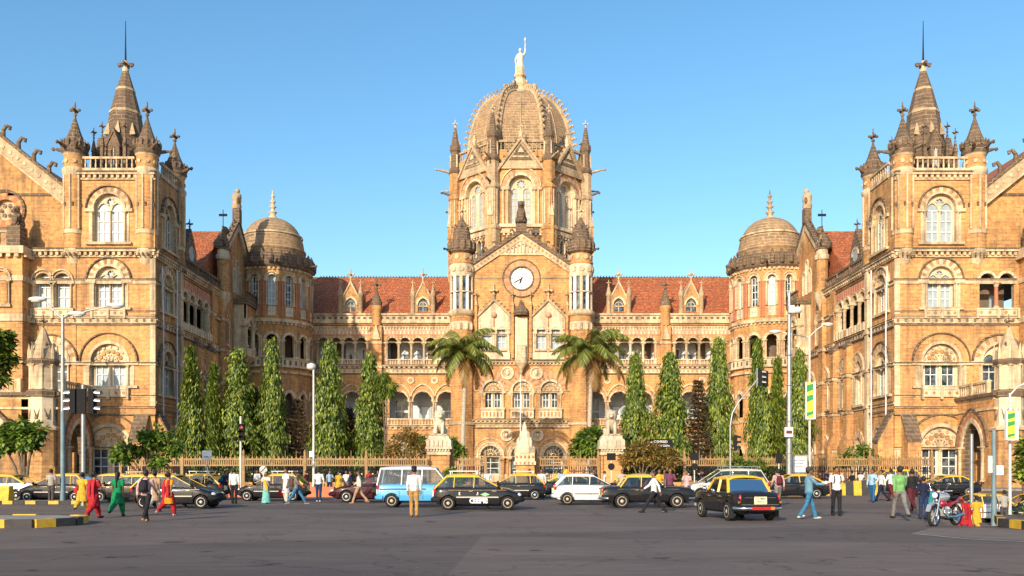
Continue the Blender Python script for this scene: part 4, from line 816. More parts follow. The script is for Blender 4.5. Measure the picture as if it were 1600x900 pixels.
def great_tower():
    cx, cy, a0 = X0, 137.0, 9.7; w = a0*math.tan(PI/8); zt = 45.6
    for k in range(8):
        a = -PI/2+k*PI/4; T = (cx+a0*cos(a), cy+a0*sin(a), a+PI/2); vis = k in (0,1,2,6,7)
        H = []
        if vis:
            s = MB().at(*T); HH = hole(0,37.3,42.7,1.75,'round',16); H.append(HH)
            lt = [[(c-0.5,37.5),(c+0.5,37.5)]+arch(c,42.1,0.5,'point',8) for c in (-0.85,0.85)]+[circ(0,43.4,0.55,12)]
            s.wall(HH, lt, 0.7, 0.3, 'cream'); 
            for j in range(8): b2=PI/4*j; s.prism(circ(0.55*cos(b2),43.4+0.55*sin(b2),0.13,6),0.6,0.75,'pale')
            s.ring(0,42.7,1.75,2.1,-0.12,0.7,'cream','pale',n=17); s.ring(0,42.7,2.1,2.8,-0.08,0.05,'pink','ochre',n=15); s.ring(0,42.7,2.8,2.98,-0.25,0.05,'pale',n=17)
            for q in (-1,1):
                for dxx,yy in ((1.95,-0.02),(1.75,0.25),(1.6,0.5)): s.tube([(q*dxx,yy,37.3),(q*dxx,yy,42.4)],0.13,6,'cream'); 
                aa,bb = sorted((q*1.6,q*3.1)); s.box(aa,bb,-0.25,0.3,42.3,42.75,'pale')
                s.tube([(q*2.55,-0.1,37.3),(q*2.55,-0.1,42.3)],0.16,6,'pale')
            s.box(-3.3,3.3,-0.3,0.5,36.9,37.35,'cream')
            wn = bobj(s,'window'); g = MB().at(*T); g.box(-1.8,1.8,0.85,0.9,37.2,44.5,'shutter'); bobj(g,'pane',wn)
            f = MB().at(*T)
            for c in (-0.85,0.85):
                for z in range(5): f.box(c-0.5,c+0.5,0.8,0.86,38.3+z*0.95,38.4+z*0.95,'pale')
                f.box(c-0.03,c+0.03,0.78,0.86,37.4,42.5,'pale')
            bobj(f,'frame',wn)
            for c in (-1.2,0,1.2): H.append([(c-0.35,32.0),(c+0.35,32.0)]+arch(c,35.0,0.35,'point',8))
            s = MB().at(*T)
            for c in (-1.2,0,1.2):
                A0=arch(c,35.0,0.35,'point',8);A1=arch(c,35.0,0.55,'point',8)
                for i in range(len(A0)-1): s.prism([A0[i],A1[i],A1[i+1],A0[i+1]],-0.12,0.05,'cream')
            for c in (-1.8,-0.6,0.6,1.8): s.tube([(c,-0.1,31.5),(c,-0.1,35)],0.16,6,'cream')
            s.box(-1.9,1.9,0.35,0.4,31.5,36,'glass'); bobj(s,'window')
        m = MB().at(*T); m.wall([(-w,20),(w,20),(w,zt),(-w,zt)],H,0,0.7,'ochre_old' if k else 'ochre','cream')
        if vis:
            m.box(-w,w,-0.35,0.04,36.0,36.6,'pale'); m.box(-w,w,-0.2,0.04,30.5,30.8,'pale')
            for i in range(12): m.box(-w+0.1+i*0.66,-w+0.4+i*0.66,-0.28,0.02,35.7,36.0,'cream')
        bobj(m,'wall')
        if vis:
            # gable over the face
            m = MB().at(*T); m.prism([(-3.1,45.3),(3.1,45.3),(0,49.6)],-0.35,0.5,'ribst')
            for q in (-1,1): m.prism([(0,49.4),(0,50.0),(q*3.5,45.1),(q*3.5,44.6)],-0.6,0.6,'ribst')
            m.prism([(-1.7,46.5),(1.7,46.5),(0,48.9)],-0.42,-0.3,'dark'); m.box(-1.2,1.2,-0.5,-0.35,46.9,47.1,'pale'); m.prism([(-0.5,47.6),(0.5,47.6),(0,48.4)],-0.5,-0.38,'pale')
            m.lathe(0,0,[(0.45,49.5),(0.28,50.0),(0.38,50.6),(0.18,50.8),(0.05,51.6)],6,'pale'); finial(m,0,0,50.8,1.2,'pale')
            for q in (-1,1):
                for j in range(1,6): d=3.3*j/6; crocket(m,(q*d,-0.1,49.9-d*1.4),(q,0,0),0.5,'dark')
            bobj(m,'gable')
        m = MB().at(*T); m.box(-w,w,-0.25,0.3,zt,zt+0.5,'ribst'); balus(m,-w+0.3,w-0.3,0.35,48.0,49.6,'ribst',0.55,0.4); m.box(-w,w,0.0,0.6,zt+0.4,48.0,'ochre_old'); bobj(m,'balustrade')
    for k in range(8):                                          # corner buttresses and pinnacles
        a = -PI/2+PI/8+k*PI/4; rr = a0/cos(PI/8)+0.15; x, y = cx+rr*cos(a), cy+rr*sin(a)
        m = MB(); m.lathe(x,y,[(1.15,20),(1.15,36.3),(1.3,36.5),(1.3,36.8),(0.95,37.2),(0.95,42.3),(1.12,42.5),(1.12,42.9),(0.92,43.2),(0.92,46.5)],8,'ribst' if k%2 else 'ochre_old',False,a0=a); 
        for j in range(8): b2=a+PI/8+PI/4*j; m.tube([(x+0.93*cos(b2),y+0.93*sin(b2),37.2),(x+0.93*cos(b2),y+0.93*sin(b2),42.2)],0.12,5,'pale')
        m.lathe(x,y,[(1.05,46.4),(1.15,46.8),(0.85,47.1),(0.66,49.6)],8,'dark',False,a0=a); m.lathe(x,y,[(0.64,49.5),(0.88,50.0),(0.85,50.6),(0.62,50.9),(0.36,52.6),(0.2,53.4)],8,'dark',False,a0=a)
        for j in range(4): b2=a+PI/2*j; m.box(x+0.75*cos(b2)-0.1,x+0.75*cos(b2)+0.1,y+0.75*sin(b2)-0.1,y+0.75*sin(b2)+0.1,47.3,49.2,'pale')
        p = bobj(m,'pinnacle'); f = MB(); finial(f,x,y,53.2,1.5,'cream'); bobj(f,'finial',p)
        g = MB(); gargoyle(g,x+0.8*cos(a),y+0.8*sin(a),46.6,a,2.3,'ribst'); bobj(g,'gargoyle',p)
        g = MB(); gargoyle(g,x+0.8*cos(a),y+0.8*sin(a),43.2,a,1.4,'dark'); bobj(g,'gargoyle',p)
        pinnacle(x+0.95*cos(a),y+0.95*sin(a),0.35,34,38.4,40.2,'ochre','pale',0.6)
    m = MB(); P = [(8.3,46.5),(8.15,49.6),(8.0,51.4),(7.65,53.3),(7.1,55.1),(6.35,56.7),(5.4,58.0),(4.3,58.9),(3.0,59.6),(1.8,60.1),(1.5,60.3)]
    c8 = 1/cos(PI/8); m.lathe(cx,cy,[(r*c8*0.95,z) for r,z in P],8,'domest',False,a0=PI/8); dm = bobj(m,'dome')
    for k in range(8):
        a = PI/8+k*PI/4; m = MB(); Q = [(r*c8*0.95+0.1,z) for r,z in P[1:]]
        m.tube([(cx+r*cos(a),cy+r*sin(a),z) for r,z in Q],0.33,6,'ribst',False); 
        for i in range(len(Q)-1):
            for t in (0.25,0.75):
                r = Q[i][0]+(Q[i+1][0]-Q[i][0])*t; z = Q[i][1]+(Q[i+1][1]-Q[i][1])*t
                dr, dz = Q[i+1][0]-Q[i][0], Q[i+1][1]-Q[i][1]; l = math.hypot(dr,dz); nr, nz = dz/l, -dr/l
                p = Vector((cx+(r+nr*0.25)*cos(a),cy+(r+nr*0.25)*sin(a),z+nz*0.25)); o_ = Vector((cos(a),sin(a),0))
                e = p+o_*nr*0.42+Vector((0,0,nz*0.42+0.1)); m.tube([p,p+(e-p)*0.6+Vector((0,0,0.1)),e+Vector((0,0,0.16)),e+o_*0.24-Vector((0,0,0.06)),e+o_*0.12-Vector((0,0,0.2))],[0.2,0.16,0.17,0.14,0.1],6,'ribst')
        bobj(m,'rib',dm)
        m = MB(); 
        for q in (-1,1):
            for t in (0.33,0.66):
                pass
        a2 = k*PI/4
        if k % 2 == 0 or True:
            m.tube([(cx+(r*0.95+0.02)*cos(a2),cy+(r*0.95+0.02)*sin(a2),z) for r,z in P[1:9]],0.1,4,'ribst'); bobj(m,'rib',dm)
    m = MB().at(0,0,0,-1.6); m.lathe(cx,cy,[(2.2,61.3),(2.3,61.8),(1.7,62.0),(1.3,62.6),(1.5,63.2),(1.1,63.4),(0.75,64.3),(1.0,64.6),(0.95,64.9),(0.75,65.0),(0.72,66.0)],8,'pale',False,a0=PI/8)
    for k in range(8): a=PI/8+PI/4*k; crocket(m,(cx+1.9*cos(a),cy+1.9*sin(a),61.9),(cos(a),sin(a),0),1.3,'ribst')
    bobj(m,'lantern',dm)
    # the crowning robed figure with raised torch
    x, y, z = cx, cy, 63.0
    m = MB(); z = 0.0; x0_, y0_ = x, y; x = y = 0.0; m.T = Matrix.Translation((x0_, y0_, 63.0)) @ Matrix.Scale(0.9, 4)
    k = 1.0
    m.lathe(x,y,[(0.75,z-0.2),(0.78,z),(0.55,z+0.1)],10,'pale')
    m.lathe(x,y,[(0.72,z),(0.66,z+0.6),(0.58,z+1.6),(0.55,z+2.4),(0.5,z+2.9),(0.62,z+3.5),(0.5,z+3.95),(0.2,z+4.1),(0.17,z+4.3)],12,'statue',sy=0.75)
    for j in range(7): a=2*PI*j/7; m.tube([(x+0.5*cos(a),y+0.36*sin(a),z+2.6),(x+0.7*cos(a),y+0.52*sin(a),z)],[0.06,0.13],5,'statue')
    m.ball((x,y,z+4.6),(0.27,0.3,0.34),'statue'); m.ball((x,y+0.12,z+4.75),(0.3,0.3,0.25),'statue')
    m.tube([(x+0.5,y,z+3.7),(x+0.85,y-0.05,z+4.2),(x+0.88,y,z+5.3),(x+0.85,y,z+5.6)],[0.22,0.17,0.12,0.12],8,'statue')
    m.tube([(x+0.86,y,z+5.3),(x+0.86,y,z+6.3)],0.07,6,'statue'); m.lathe(x+0.86,y,[(0.08,z+6.1),(0.24,z+6.35),(0.16,z+6.55),(0.02,z+6.9)],8,'statue')
    m.tube([(x-0.5,y,z+3.7),(x-0.8,y-0.05,z+2.9),(x-0.72,y-0.2,z+2.0)],[0.2,0.17,0.12],8,'statue'); m.tube([(x-0.66,y,z+2.2),(x-0.62,y,z+0.2)],[0.2,0.26],6,'statue')
    bobj(m,'statue')
M['statue'] = plain('pale_marble', (0.66,0.60,0.50), 0.7, var=0.25, vscale=2)
for SIDE in (1, -1): wing(); corner_tower(); side_bay()
SIDE = 1
centre(); great_tower()
# ------------------------------------------------------------------ ground
def gz(x, y):                                         # the roadway falls away a little at the right-hand junction
    def ss(a, b, t): t = max(0, min(1, (t-a)/(b-a))); return t*t*(3-2*t)
    return -1.0*ss(0.45, 0.50, x/max(y,1.0))*ss(24.5, 34, y)*(1-ss(52, 62, y))
def asphalt():
    m, nt, b = newmat('asphalt'); g = nt.nodes.new('ShaderNodeNewGeometry'); pos = g.outputs['Position']
    n1 = noise(nt, scaled(nt, pos, 0.12, 0.5, 1), 1.0, 6); n2 = noise(nt, pos, 26, 4, 0.7); n3 = noise(nt, scaled(nt, pos, 0.35, 1.6, 1), 1.6, 6, 0.65)
    c = mix(nt, ramp(nt, n1, 0.35, 0.68), (0.17,0.128,0.105), (0.095,0.074,0.064)); c = mix(nt, ramp(nt, n3, 0.5, 0.72), c, (0.21,0.155,0.125)); n4 = noise(nt, scaled(nt, pos, 0.22, 2.4, 1), 2.6, 5, 0.7); c = mix(nt, ramp(nt, n4, 0.5, 0.8), c, (0.04,0.032,0.034)); 
    c = mix(nt, ramp(nt, n2, 0.4, 0.75), c, (0.15,0.13,0.12)); vo = N(nt,'ShaderNodeTexVoronoi',Scale=0.22); vo.feature = 'DISTANCE_TO_EDGE'; dn = N(nt,'ShaderNodeTexNoise',Scale=1.2,Detail=5.0); L(nt, pos, dn.inputs['Vector']); va = nt.nodes.new('ShaderNodeVectorMath'); va.operation = 'MULTIPLY_ADD'; L(nt, dn.outputs['Color'], va.inputs[0]); va.inputs[1].default_value = (2.2,2.2,0); L(nt, pos, va.inputs[2]); L(nt, va.outputs[0], vo.inputs['Vector'])
    c = mix(nt, ramp(nt, vo.outputs['Distance'], 0.0, 0.012, (0.55,0.55,0.55), (0,0,0)), c, (0.03,0.024,0.022))            # cracks
    pv = N(nt,'ShaderNodeTexVoronoi',Scale=0.11); L(nt, scaled(nt, pos, 0.6, 1.3, 1), pv.inputs['Vector']); sp = nt.nodes.new('ShaderNodeSeparateXYZ'); L(nt, pv.outputs['Color'], sp.inputs[0]); pf = nt.nodes.new('ShaderNodeMath'); pf.operation = 'MULTIPLY'; L(nt, ramp(nt, sp.outputs[0], 0.62, 0.64), pf.inputs[0]); pf.inputs[1].default_value = 0.35; c = mix(nt, pf.outputs[0], c, (0.05,0.042,0.042))   # resurfaced patches
    os_ = noise(nt, pos, 0.9, 3, 0.5); c = mix(nt, ramp(nt, os_, 0.66, 0.72), c, (0.03,0.026,0.027)); lt_ = noise(nt, pos, 7.0, 2, 0.5); c = mix(nt, ramp(nt, lt_, 0.78, 0.80), c, (0.35,0.3,0.25))
    L(nt, c, b.inputs['Base Color']); b.inputs['Roughness'].default_value = 0.75; b.inputs['Specular IOR Level'].default_value = 0.25
    bp = N(nt, 'ShaderNodeBump', Strength=0.5, Distance=0.01); L(nt, n2, bp.inputs['Height']); L(nt, bp.outputs[0], b.inputs['Normal']); return m
M['asphalt'] = asphalt(); M['paving'] = stone('paving', (0.27,0.22,0.17), (0.2,0.165,0.13), (0.12,0.1,0.08), 0.6, 0.6, dirt=0.3)
M['soil'] = plain('soil', (0.16,0.11,0.07), 0.95, var=0.4, vscale=1.5, bump=0.6)
m = MB(); xs = [-1500,-400,-120,-60]+[-50+i*2.5 for i in range(20)]+[0+i*1.5 for i in range(30)]+[60,120,400,1500]; xs = sorted(set(xs)); ys = [-60,-20,0]+[5+i*1.6 for i in range(42)]+[80,100,150,400,2500]
V = [(x,y,gz(x,y)) for y in ys for x in xs]; nx = len(xs)
m.add(V, [(j*nx+i,j*nx+i+1,(j+1)*nx+i+1,(j+1)*nx+i) for j in range(len(ys)-1) for i in range(nx-1)], 'asphalt', True)
tag(m.obj('ground', None, False), kind='structure')
# ------------------------------------------------------------------ vegetation
def leafset(m, mat, centres, nper, spread, ln, wd, droop, rng, out=None, upn=0.0):
    vs = []; fs = []
    for c in centres:
        c = Vector(c); o = Vector((c.x, c.y, 0)) if out is None else (c-Vector(out)); o = o.normalized() if o.length > 0.01 else Vector((rng.uniform(-1,1),rng.uniform(-1,1),0)).normalized()
        for _ in range(nper):
            p = c+Vector((rng.gauss(0,1),rng.gauss(0,1),rng.gauss(0,1.1)))*spread
            oo = (o+Vector((rng.uniform(-.7,.7),rng.uniform(-.7,.7),rng.uniform(-.3,.3)))).normalized()
            d = (oo*(1-droop)+Vector((0,0,-droop))+Vector((rng.uniform(-.3,.3),rng.uniform(-.3,.3),rng.uniform(-.25,.25)))).normalized()
            s = d.cross(oo+Vector((0,0,upn))).normalized(); s = (s+oo*rng.uniform(-.5,.5)).normalized()
            l = ln*rng.uniform(0.65,1.25); w = wd*rng.uniform(0.7,1.25); b = len(vs)
            vs += [p[:], (p+d*l*0.45+s*w*0.5)[:], (p+d*l)[:], (p+d*l*0.45-s*w*0.5)[:]]; fs.append((b,b+1,b+2,b+3))
    m.add(vs, fs, mat)
def tree_empty(name, x, y, z, label, cat, group=None): return tag(empty(name, (x,y,z)), label, cat, group)
GA = 'columnar ashoka trees behind the railings'
def ashoka_proto(seed, double=False):
    rng = random.Random(seed); root = empty('ashoka_tree'); m = MB(); cs = []
    stems = [(0,0,1.0,1.0)] if not double else [(-0.25,0,1.0,0.8),(0.42,0.1,0.88,0.62)]
    for sx, sy, hh, rr in stems:
        ph = rng.uniform(0,6)
        for i in range(int(680*rr)):
            t = rng.random()**1.15; z = 0.04+t*0.95; a = rng.uniform(0,2*PI)
            R_ = 0.5*rr*min(1.0,((1-t)*1.55)**0.75)*(0.9+0.18*sin(3*a+ph+5*t)+0.20*sin(15*t+2*a+ph)+0.1*sin(41*t+a)+rng.uniform(-.12,.12))*min(1,0.72+t*2.2)
            q = 0.45+0.55*rng.random()**0.5; cs.append(((sx+R_*q*cos(a))*3.4, (sy+R_*q*sin(a))*3.4, z*13*hh))
    leafset(m, 'leaf', cs, 18, 0.21, 0.44, 0.155, 0.72, rng)
    c = m.obj('crown', root, False)
    m = MB(); 
    for sx, sy, hh, rr in stems: m.tube([(sx*3.4,sy*3.4,0),(sx*3.4+.05,sy*3.4,6),(sx*3.4,sy*3.4,12.4*hh)],[0.17,0.12,0.02],7,'bark')
    m.obj('trunk', root); return root
A = [ashoka_proto(3), ashoka_proto(11, True), ashoka_proto(23)]
LA = [(311,80,540,62,1,'broad twin-topped ashoka tree, first of the columnar trees beside the left wing'),
 (372,81.5,545,54,0,'thick ashoka tree with ragged top just behind the red traffic light'),
 (425,82.5,530,40,2,'slim pointed ashoka tree standing before the left domed corner tower'),
 (515,80,532,46,0,'tall ashoka tree close to the plain lamp post left of centre'),
 (578,80,553,44,2,'short ashoka tree with one side lobe left of the stone lion pillar and palm'),
 (993,82,551,40,2,'slender ashoka tree next to the stone lion on the right of the gate'),
 (1047,80,550,50,0,'full ashoka tree directly behind the small dark direction sign'),
 (1123,81,527,42,2,'tall narrow ashoka tree beside the curved signal mast'),
 (1196,80,528,58,1,'widest ashoka tree, partly hidden by the tall metal mast on the right'),
 (1249,81,545,36,0,'ashoka tree behind the green and yellow banner pole')]
for i, (px, Y, top, wpx, k, lab) in enumerate(LA):
    o = A[k] if not any(l[4] == k for l in LA[:i]) else copy_tree(A[k])
    h = PZ(top,Y)-0.4; w = wpx*Y/F/(3.4*(1.30 if k == 1 else 0.85)); o.location = (PX(px,Y),Y,0.3); o.scale = (w,w,h/13.0); o.rotation_euler[2] = 0.0 if k == 1 else i*1.7
    tag(o, lab, 'tree', GA)
def norfolk(px, Y, top, wpx, label, seed):
    rng = random.Random(seed); x = PX(px,Y); H = PZ(top,Y); root = tree_empty('norfolk_pine', x, Y, 0, label, 'tree', 'dark tiered pines between the ashoka trees'); m = MB(); t = MB()
    t.tube([(0,0,0),(0,0,H*0.6),(0,0,H)],[0.16,0.1,0.02],7,'bark'); hw = wpx*Y/F/2; n = int(H/0.42); cs = []
    for i in range(n):
        z = 0.9+(H-1.0)*i/n; r = hw*(1-i/n)**0.75*1.1+0.1
        for k in range(7):
            a = 2*PI*k/7+i*0.5; e = (r*cos(a), r*sin(a), z+0.12*r); t.tube([(0,0,z),(e[0]*.5,e[1]*.5,z-.05),e],[0.035,0.02,0.01],4,'bark',cap=False)
            for s in range(int(5+r*5)): q = (s+1)/(5+r*5); cs.append((e[0]*q,e[1]*q,z-0.05+0.17*r*q*q))
    leafset(m,'pineleaf',cs,5,0.07,0.34,0.085,0.12,rng); m.obj('crown',root,False); t.obj('trunk',root)
norfolk(404,83,600,46,'dark brown tiered pine between two ashoka trees near the red traffic light',1)
norfolk(465,84,618,50,'dark brown tiered pine left of the plain lamp post',2)
norfolk(546,82,632,40,'small brown tiered pine in the gap between two ashoka trees left of centre',3)
norfolk(1091,80,588,44,'pale-trunked tiered pine with open branches, the only one right of the palms',4)
def palm(px, Y, cy, wpx, label, seed, base=700):
    rng = random.Random(seed); x = PX(px,Y); zc = PZ(cy,Y); root = tree_empty('palm_tree',x,Y,0,label,'tree','royal palms flanking the clock gable')
    t = MB(); t.tube([(-0.3,0,0),(-0.1,0,zc*0.4),(0.1,0,zc*0.8),(0,0,zc)],[0.36,0.27,0.22,0.24],12,'palmbark')
    for i in range(26): z = 0.5+i*(zc-1)/26; t.lathe(-0.3+0.3*min(1,z/zc*1.3),0,[(0.27,z),(0.285,z+.04),(0.27,z+.08)],10,'palmbark',cap=False)
    t.obj('trunk',root); Rr = wpx*Y/F/2; nf = 25
    for i in range(nf):
        a = i*2.39996+rng.uniform(-.2,.2); lvl = i/nf; el = R(84-104*lvl+rng.uniform(-8,8)); ln = Rr*(0.98+0.25*rng.random()); dry = lvl > 0.8
        m = MB(); P = []; p = Vector((0,0,0)); e = el; k = 12; pts=[]
        for j in range(k+1):
            pts.append((Vector(p), e)); st = ln*1.15/k; p = p+Vector((cos(a)*cos(e),sin(a)*cos(e),sin(e)))*st; e -= (0.14 if not dry else 0.12)*(1.0+0.5*(j/k))
        m.tube([q for q,_ in pts],[0.06-0.045*j/k for j in range(k+1)],4,'palmdry' if dry else 'leaf2',cap=False)
        side = Vector((-sin(a),cos(a),0)); vs=[]; fs=[]
        for j in range(2,k*5+1):
            t_ = j/(k*5); q0 = min(k-1,int(t_*k)); f_ = t_*k-q0; pp = pts[q0][0].lerp(pts[q0+1][0],f_); ee = pts[q0][1]; fw = Vector((cos(a)*cos(ee),sin(a)*cos(ee),sin(ee)))
            ll = ln*0.30*sin(PI*min(1,t_*0.86+0.14))**0.6*rng.uniform(.8,1.15)
            for s in (-1,1):
                d = (side*s*0.75+fw*0.55+Vector((0,0,-0.55-0.3*rng.random()))).normalized(); wv = fw*0.075; b = len(vs)
                vs += [(pp-wv*0.5)[:],(pp+wv*0.5)[:],(pp+d*ll*0.6+wv*0.6-Vector((0,0,.03)))[:],(pp+d*ll-Vector((0,0,ll*.12)))[:],(pp+d*ll*0.6-wv*0.6-Vector((0,0,.03)))[:]]; fs.append((b,b+1,b+2,b+3,b+4))
        m.add(vs,fs,'palmdry' if (dry or (lvl>.6 and rng.random()<.4)) else 'palmleaf'); o = m.obj('frond',root,False); o.location = (0,0,zc)
palm(725,100,553,108,'tall royal palm with bushy crown left of the clock gable',5)
palm(922,100,555,118,'tall royal palm with wide arching crown right of the clock gable',6)
def bush(name, blobs, mat, label, cat, n, seed, ln=0.32, wd=0.17, droop=0.3, stem=True, group=None, per=9):
    rng = random.Random(seed); x0, y0, z0 = blobs[0][0], blobs[0][1], 0.0; root = tree_empty(name, x0, y0, gz(x0,y0)+z0, label, cat, group)
    m = MB()
    tot = sum(b[3]**2 for b in blobs)
    for bx, by, bz, br in blobs:
        c = (bx-x0, by-y0, bz); cs = []
        for i in range(int(n*br*br/tot)):
            v = Vector((rng.gauss(0,1),rng.gauss(0,1),rng.gauss(0,1))).normalized()*br*(0.5+0.5*rng.random()**0.5); cs.append((c[0]+v.x,c[1]+v.y,c[2]+v.z*0.85))
        leafset(m, mat, cs, per, 0.12, ln, wd, droop, rng, out=c, upn=0.3)
    m.obj('foliage',root,False); t = MB()
    if stem:
        for bx, by, bz, br in blobs: t.tube([(rng.uniform(-.05,.05),0,0),((bx-x0)*.4,(by-y0)*.4,bz*0.55),(bx-x0,by-y0,bz+br*.3)],[0.1,0.07,0.02],7,'bark')
        t.obj('stem',root)
    return root
def bl(px, py, rp, Y, dy=0): return (PX(px,Y), Y+dy, PZ(py,Y), rp*Y/F)
bush('street_tree',[bl(38,683,17,52),bl(16,678,18,52,.5),bl(56,676,14,52),bl(30,668,13,52),bl(2,690,16,52),bl(50,695,9,52)],'leaf2','small street tree with slim bent trunk in front of the left porch','tree',300,31,0.36,0.22)
bush('street_tree',[bl(236,690,13,55),bl(196,706,15,55),bl(218,698,12,55,.4),bl(255,682,13,55),bl(268,700,12,55),bl(226,684,9,55),bl(250,718,12,55),bl(183,708,9,55)],'leaf2','straggly young tree with spread branches left of the first ashoka tree','tree',230,32,0.36,0.22)
bush('street_tree',[bl(-22,545,34,46),bl(2,530,15,46),bl(8,562,12,46),bl(-6,585,14,46)],'leaf','tree reaching in over the left edge above the porch balustrade','tree',360,33,0.34,0.2)
bush('round_shrub',[bl(926,692,27,83),bl(908,700,16,83),bl(942,698,18,83)],'leaf2','rounded bright green shrub left of the right lion pillar','shrub',420,34,0.4,0.25)
bush('round_shrub',[bl(703,700,15,84),bl(714,706,12,84),bl(652,690,10,84)],'leaf2','small dark green shrub right behind the left lion pillar','shrub',200,35,0.4,0.25)
bush('climbing_vine',[bl(634,700,28,78),bl(655,712,18,78),bl(612,712,18,78),bl(640,680,13,78)],'dryleaf','yellowing vine tangled over the railings left of the left lion pillar','vine',330,36,0.34,0.16)
bush('climbing_vine',[bl(1000,706,20,75),bl(1022,712,15,75,-.3),bl(984,716,14,75),bl(1045,716,15,75),bl(1012,700,8,75)],'dryleaf','yellowing vine around the dark direction sign beside the right lion pillar','vine',330,37,0.34,0.16)
bush('climbing_vine',[bl(1150,727,13,75),bl(1170,730,10,75),bl(1185,726,8,75)],'leaf2','thin creeper on the railings left of the tall metal mast','vine',140,38,0.3,0.16)
bush('climbing_vine',[bl(1340,712,18,79),bl(1320,718,13,79),bl(1362,716,12,79),bl(1350,703,10,79)],'leaf2','light creeper on the railings beside the right wing','vine',210,39,0.3,0.16)
bush('street_tree',[bl(1603,700,14,46),bl(1612,672,16,46),bl(1596,718,7,46)],'leaf','dark leafy branches reaching in at the right edge beside the porch','tree',150,40,0.34,0.2)
bush('potted_shrub',[bl(703,741,9,62),bl(718,746,7,62)],'leaf2','small bright shrub behind the hatchback taxi with white lettering','shrub',110,41,0.26,0.15)
for px, Y, lab in ((612,80,'lower feathery palm shrub beside the short ashoka tree'),):
    bush('palm_shrub',[bl(604,604,12,79),bl(596,590,9,79)],'leaf',lab,'shrub',120,42,0.8,0.12,0.5)

# ------------------------------------------------------------------ railings, lion pillars, court
M['lion'] = stone('white_lion_stone', (0.54,0.46,0.34), (0.46,0.38,0.28), (0.33,0.27,0.2), 1.5, 1.2, dirt=0.6, blotch=0.4)
m = MB(); m.box(-60,60,70.5,128,-0.05,0.14,'paving'); tag(m.obj('pavement'), kind='structure')
m = MB(); m.box(-33,35,78.5,116,0.1,0.2,'soil'); tag(m.obj('garden_ground'), kind='structure')
YFN = 76.5
def fence(xa, xb, label):
    root = tag(empty('iron_railing',((xa+xb)/2,YFN,0.14)),label,'railing','ochre railings along the station court'); c = (xa+xb)/2
    m = MB(); a, b2 = xa-c, xb-c; m.box(a,b2,-0.2,0.2,0,0.5,'ochre_old'); m.box(a,b2,-0.05,0.05,0.75,0.82,'black'); m.box(a,b2,-0.05,0.05,1.42,1.5,'black'); m.box(a,b2,-0.07,0.07,1.9,2.02,'ironfence'); m.box(a,b2,-0.07,0.07,2.42,2.56,'ironfence'); m.obj('rail',root)
    m = MB(); n = int((xb-xa)/0.19)
    for i in range(n+1):
        x = a+(b2-a)*i/n; m.box(x-0.022,x+0.022,-0.022,0.022,0.5,1.9,'black'); m.box(x-0.05,x+0.05,-0.04,0.04,1.95,2.5,'ironfence')
        if i % 2 == 0: m.prism([(x-0.1,2.54),(x+0.1,2.54),(x,2.8)],-0.03,0.03,'ironfence'); m.box(x-0.05,x+0.05,-0.04,0.04,1.62,1.8,'black')
        if i % 5 == 0: m.tube([(x,0,2.5),(x,0,3.15),(x,0,3.3)],[0.035,0.03,0.005],5,'ironfence'); m.ball((x,-0.05,1.2),0.09,'cream',6,4)
    m.obj('picket_panel',root)
    k = max(1,int((xb-xa)/5))
    for i in range(k+1):
        x = a+(b2-a)*i/k; m = MB(); m.box(x-0.12,x+0.12,-0.12,0.12,0.4,2.75,'ironfence'); m.lathe(x,0,[(0.16,2.75),(0.1,2.9),(0.15,3.1),(0.03,3.35)],6,'ironfence'); m.obj('post',root)
lx, rx, mx = PX(685,75), PX(957,75), PX(820,75)
fence(-34.0, lx-1.05, 'long ochre railing between left wing and left lion pillar')
fence(lx+1.05, mx-3.4, 'short ochre railing just right of the left lion pillar')
fence(mx+1.0, rx-1.05, 'ochre railing between domed gate pillar and right lion pillar')
fence(rx+1.05, 36.5, 'long ochre railing between right lion pillar and right wing')
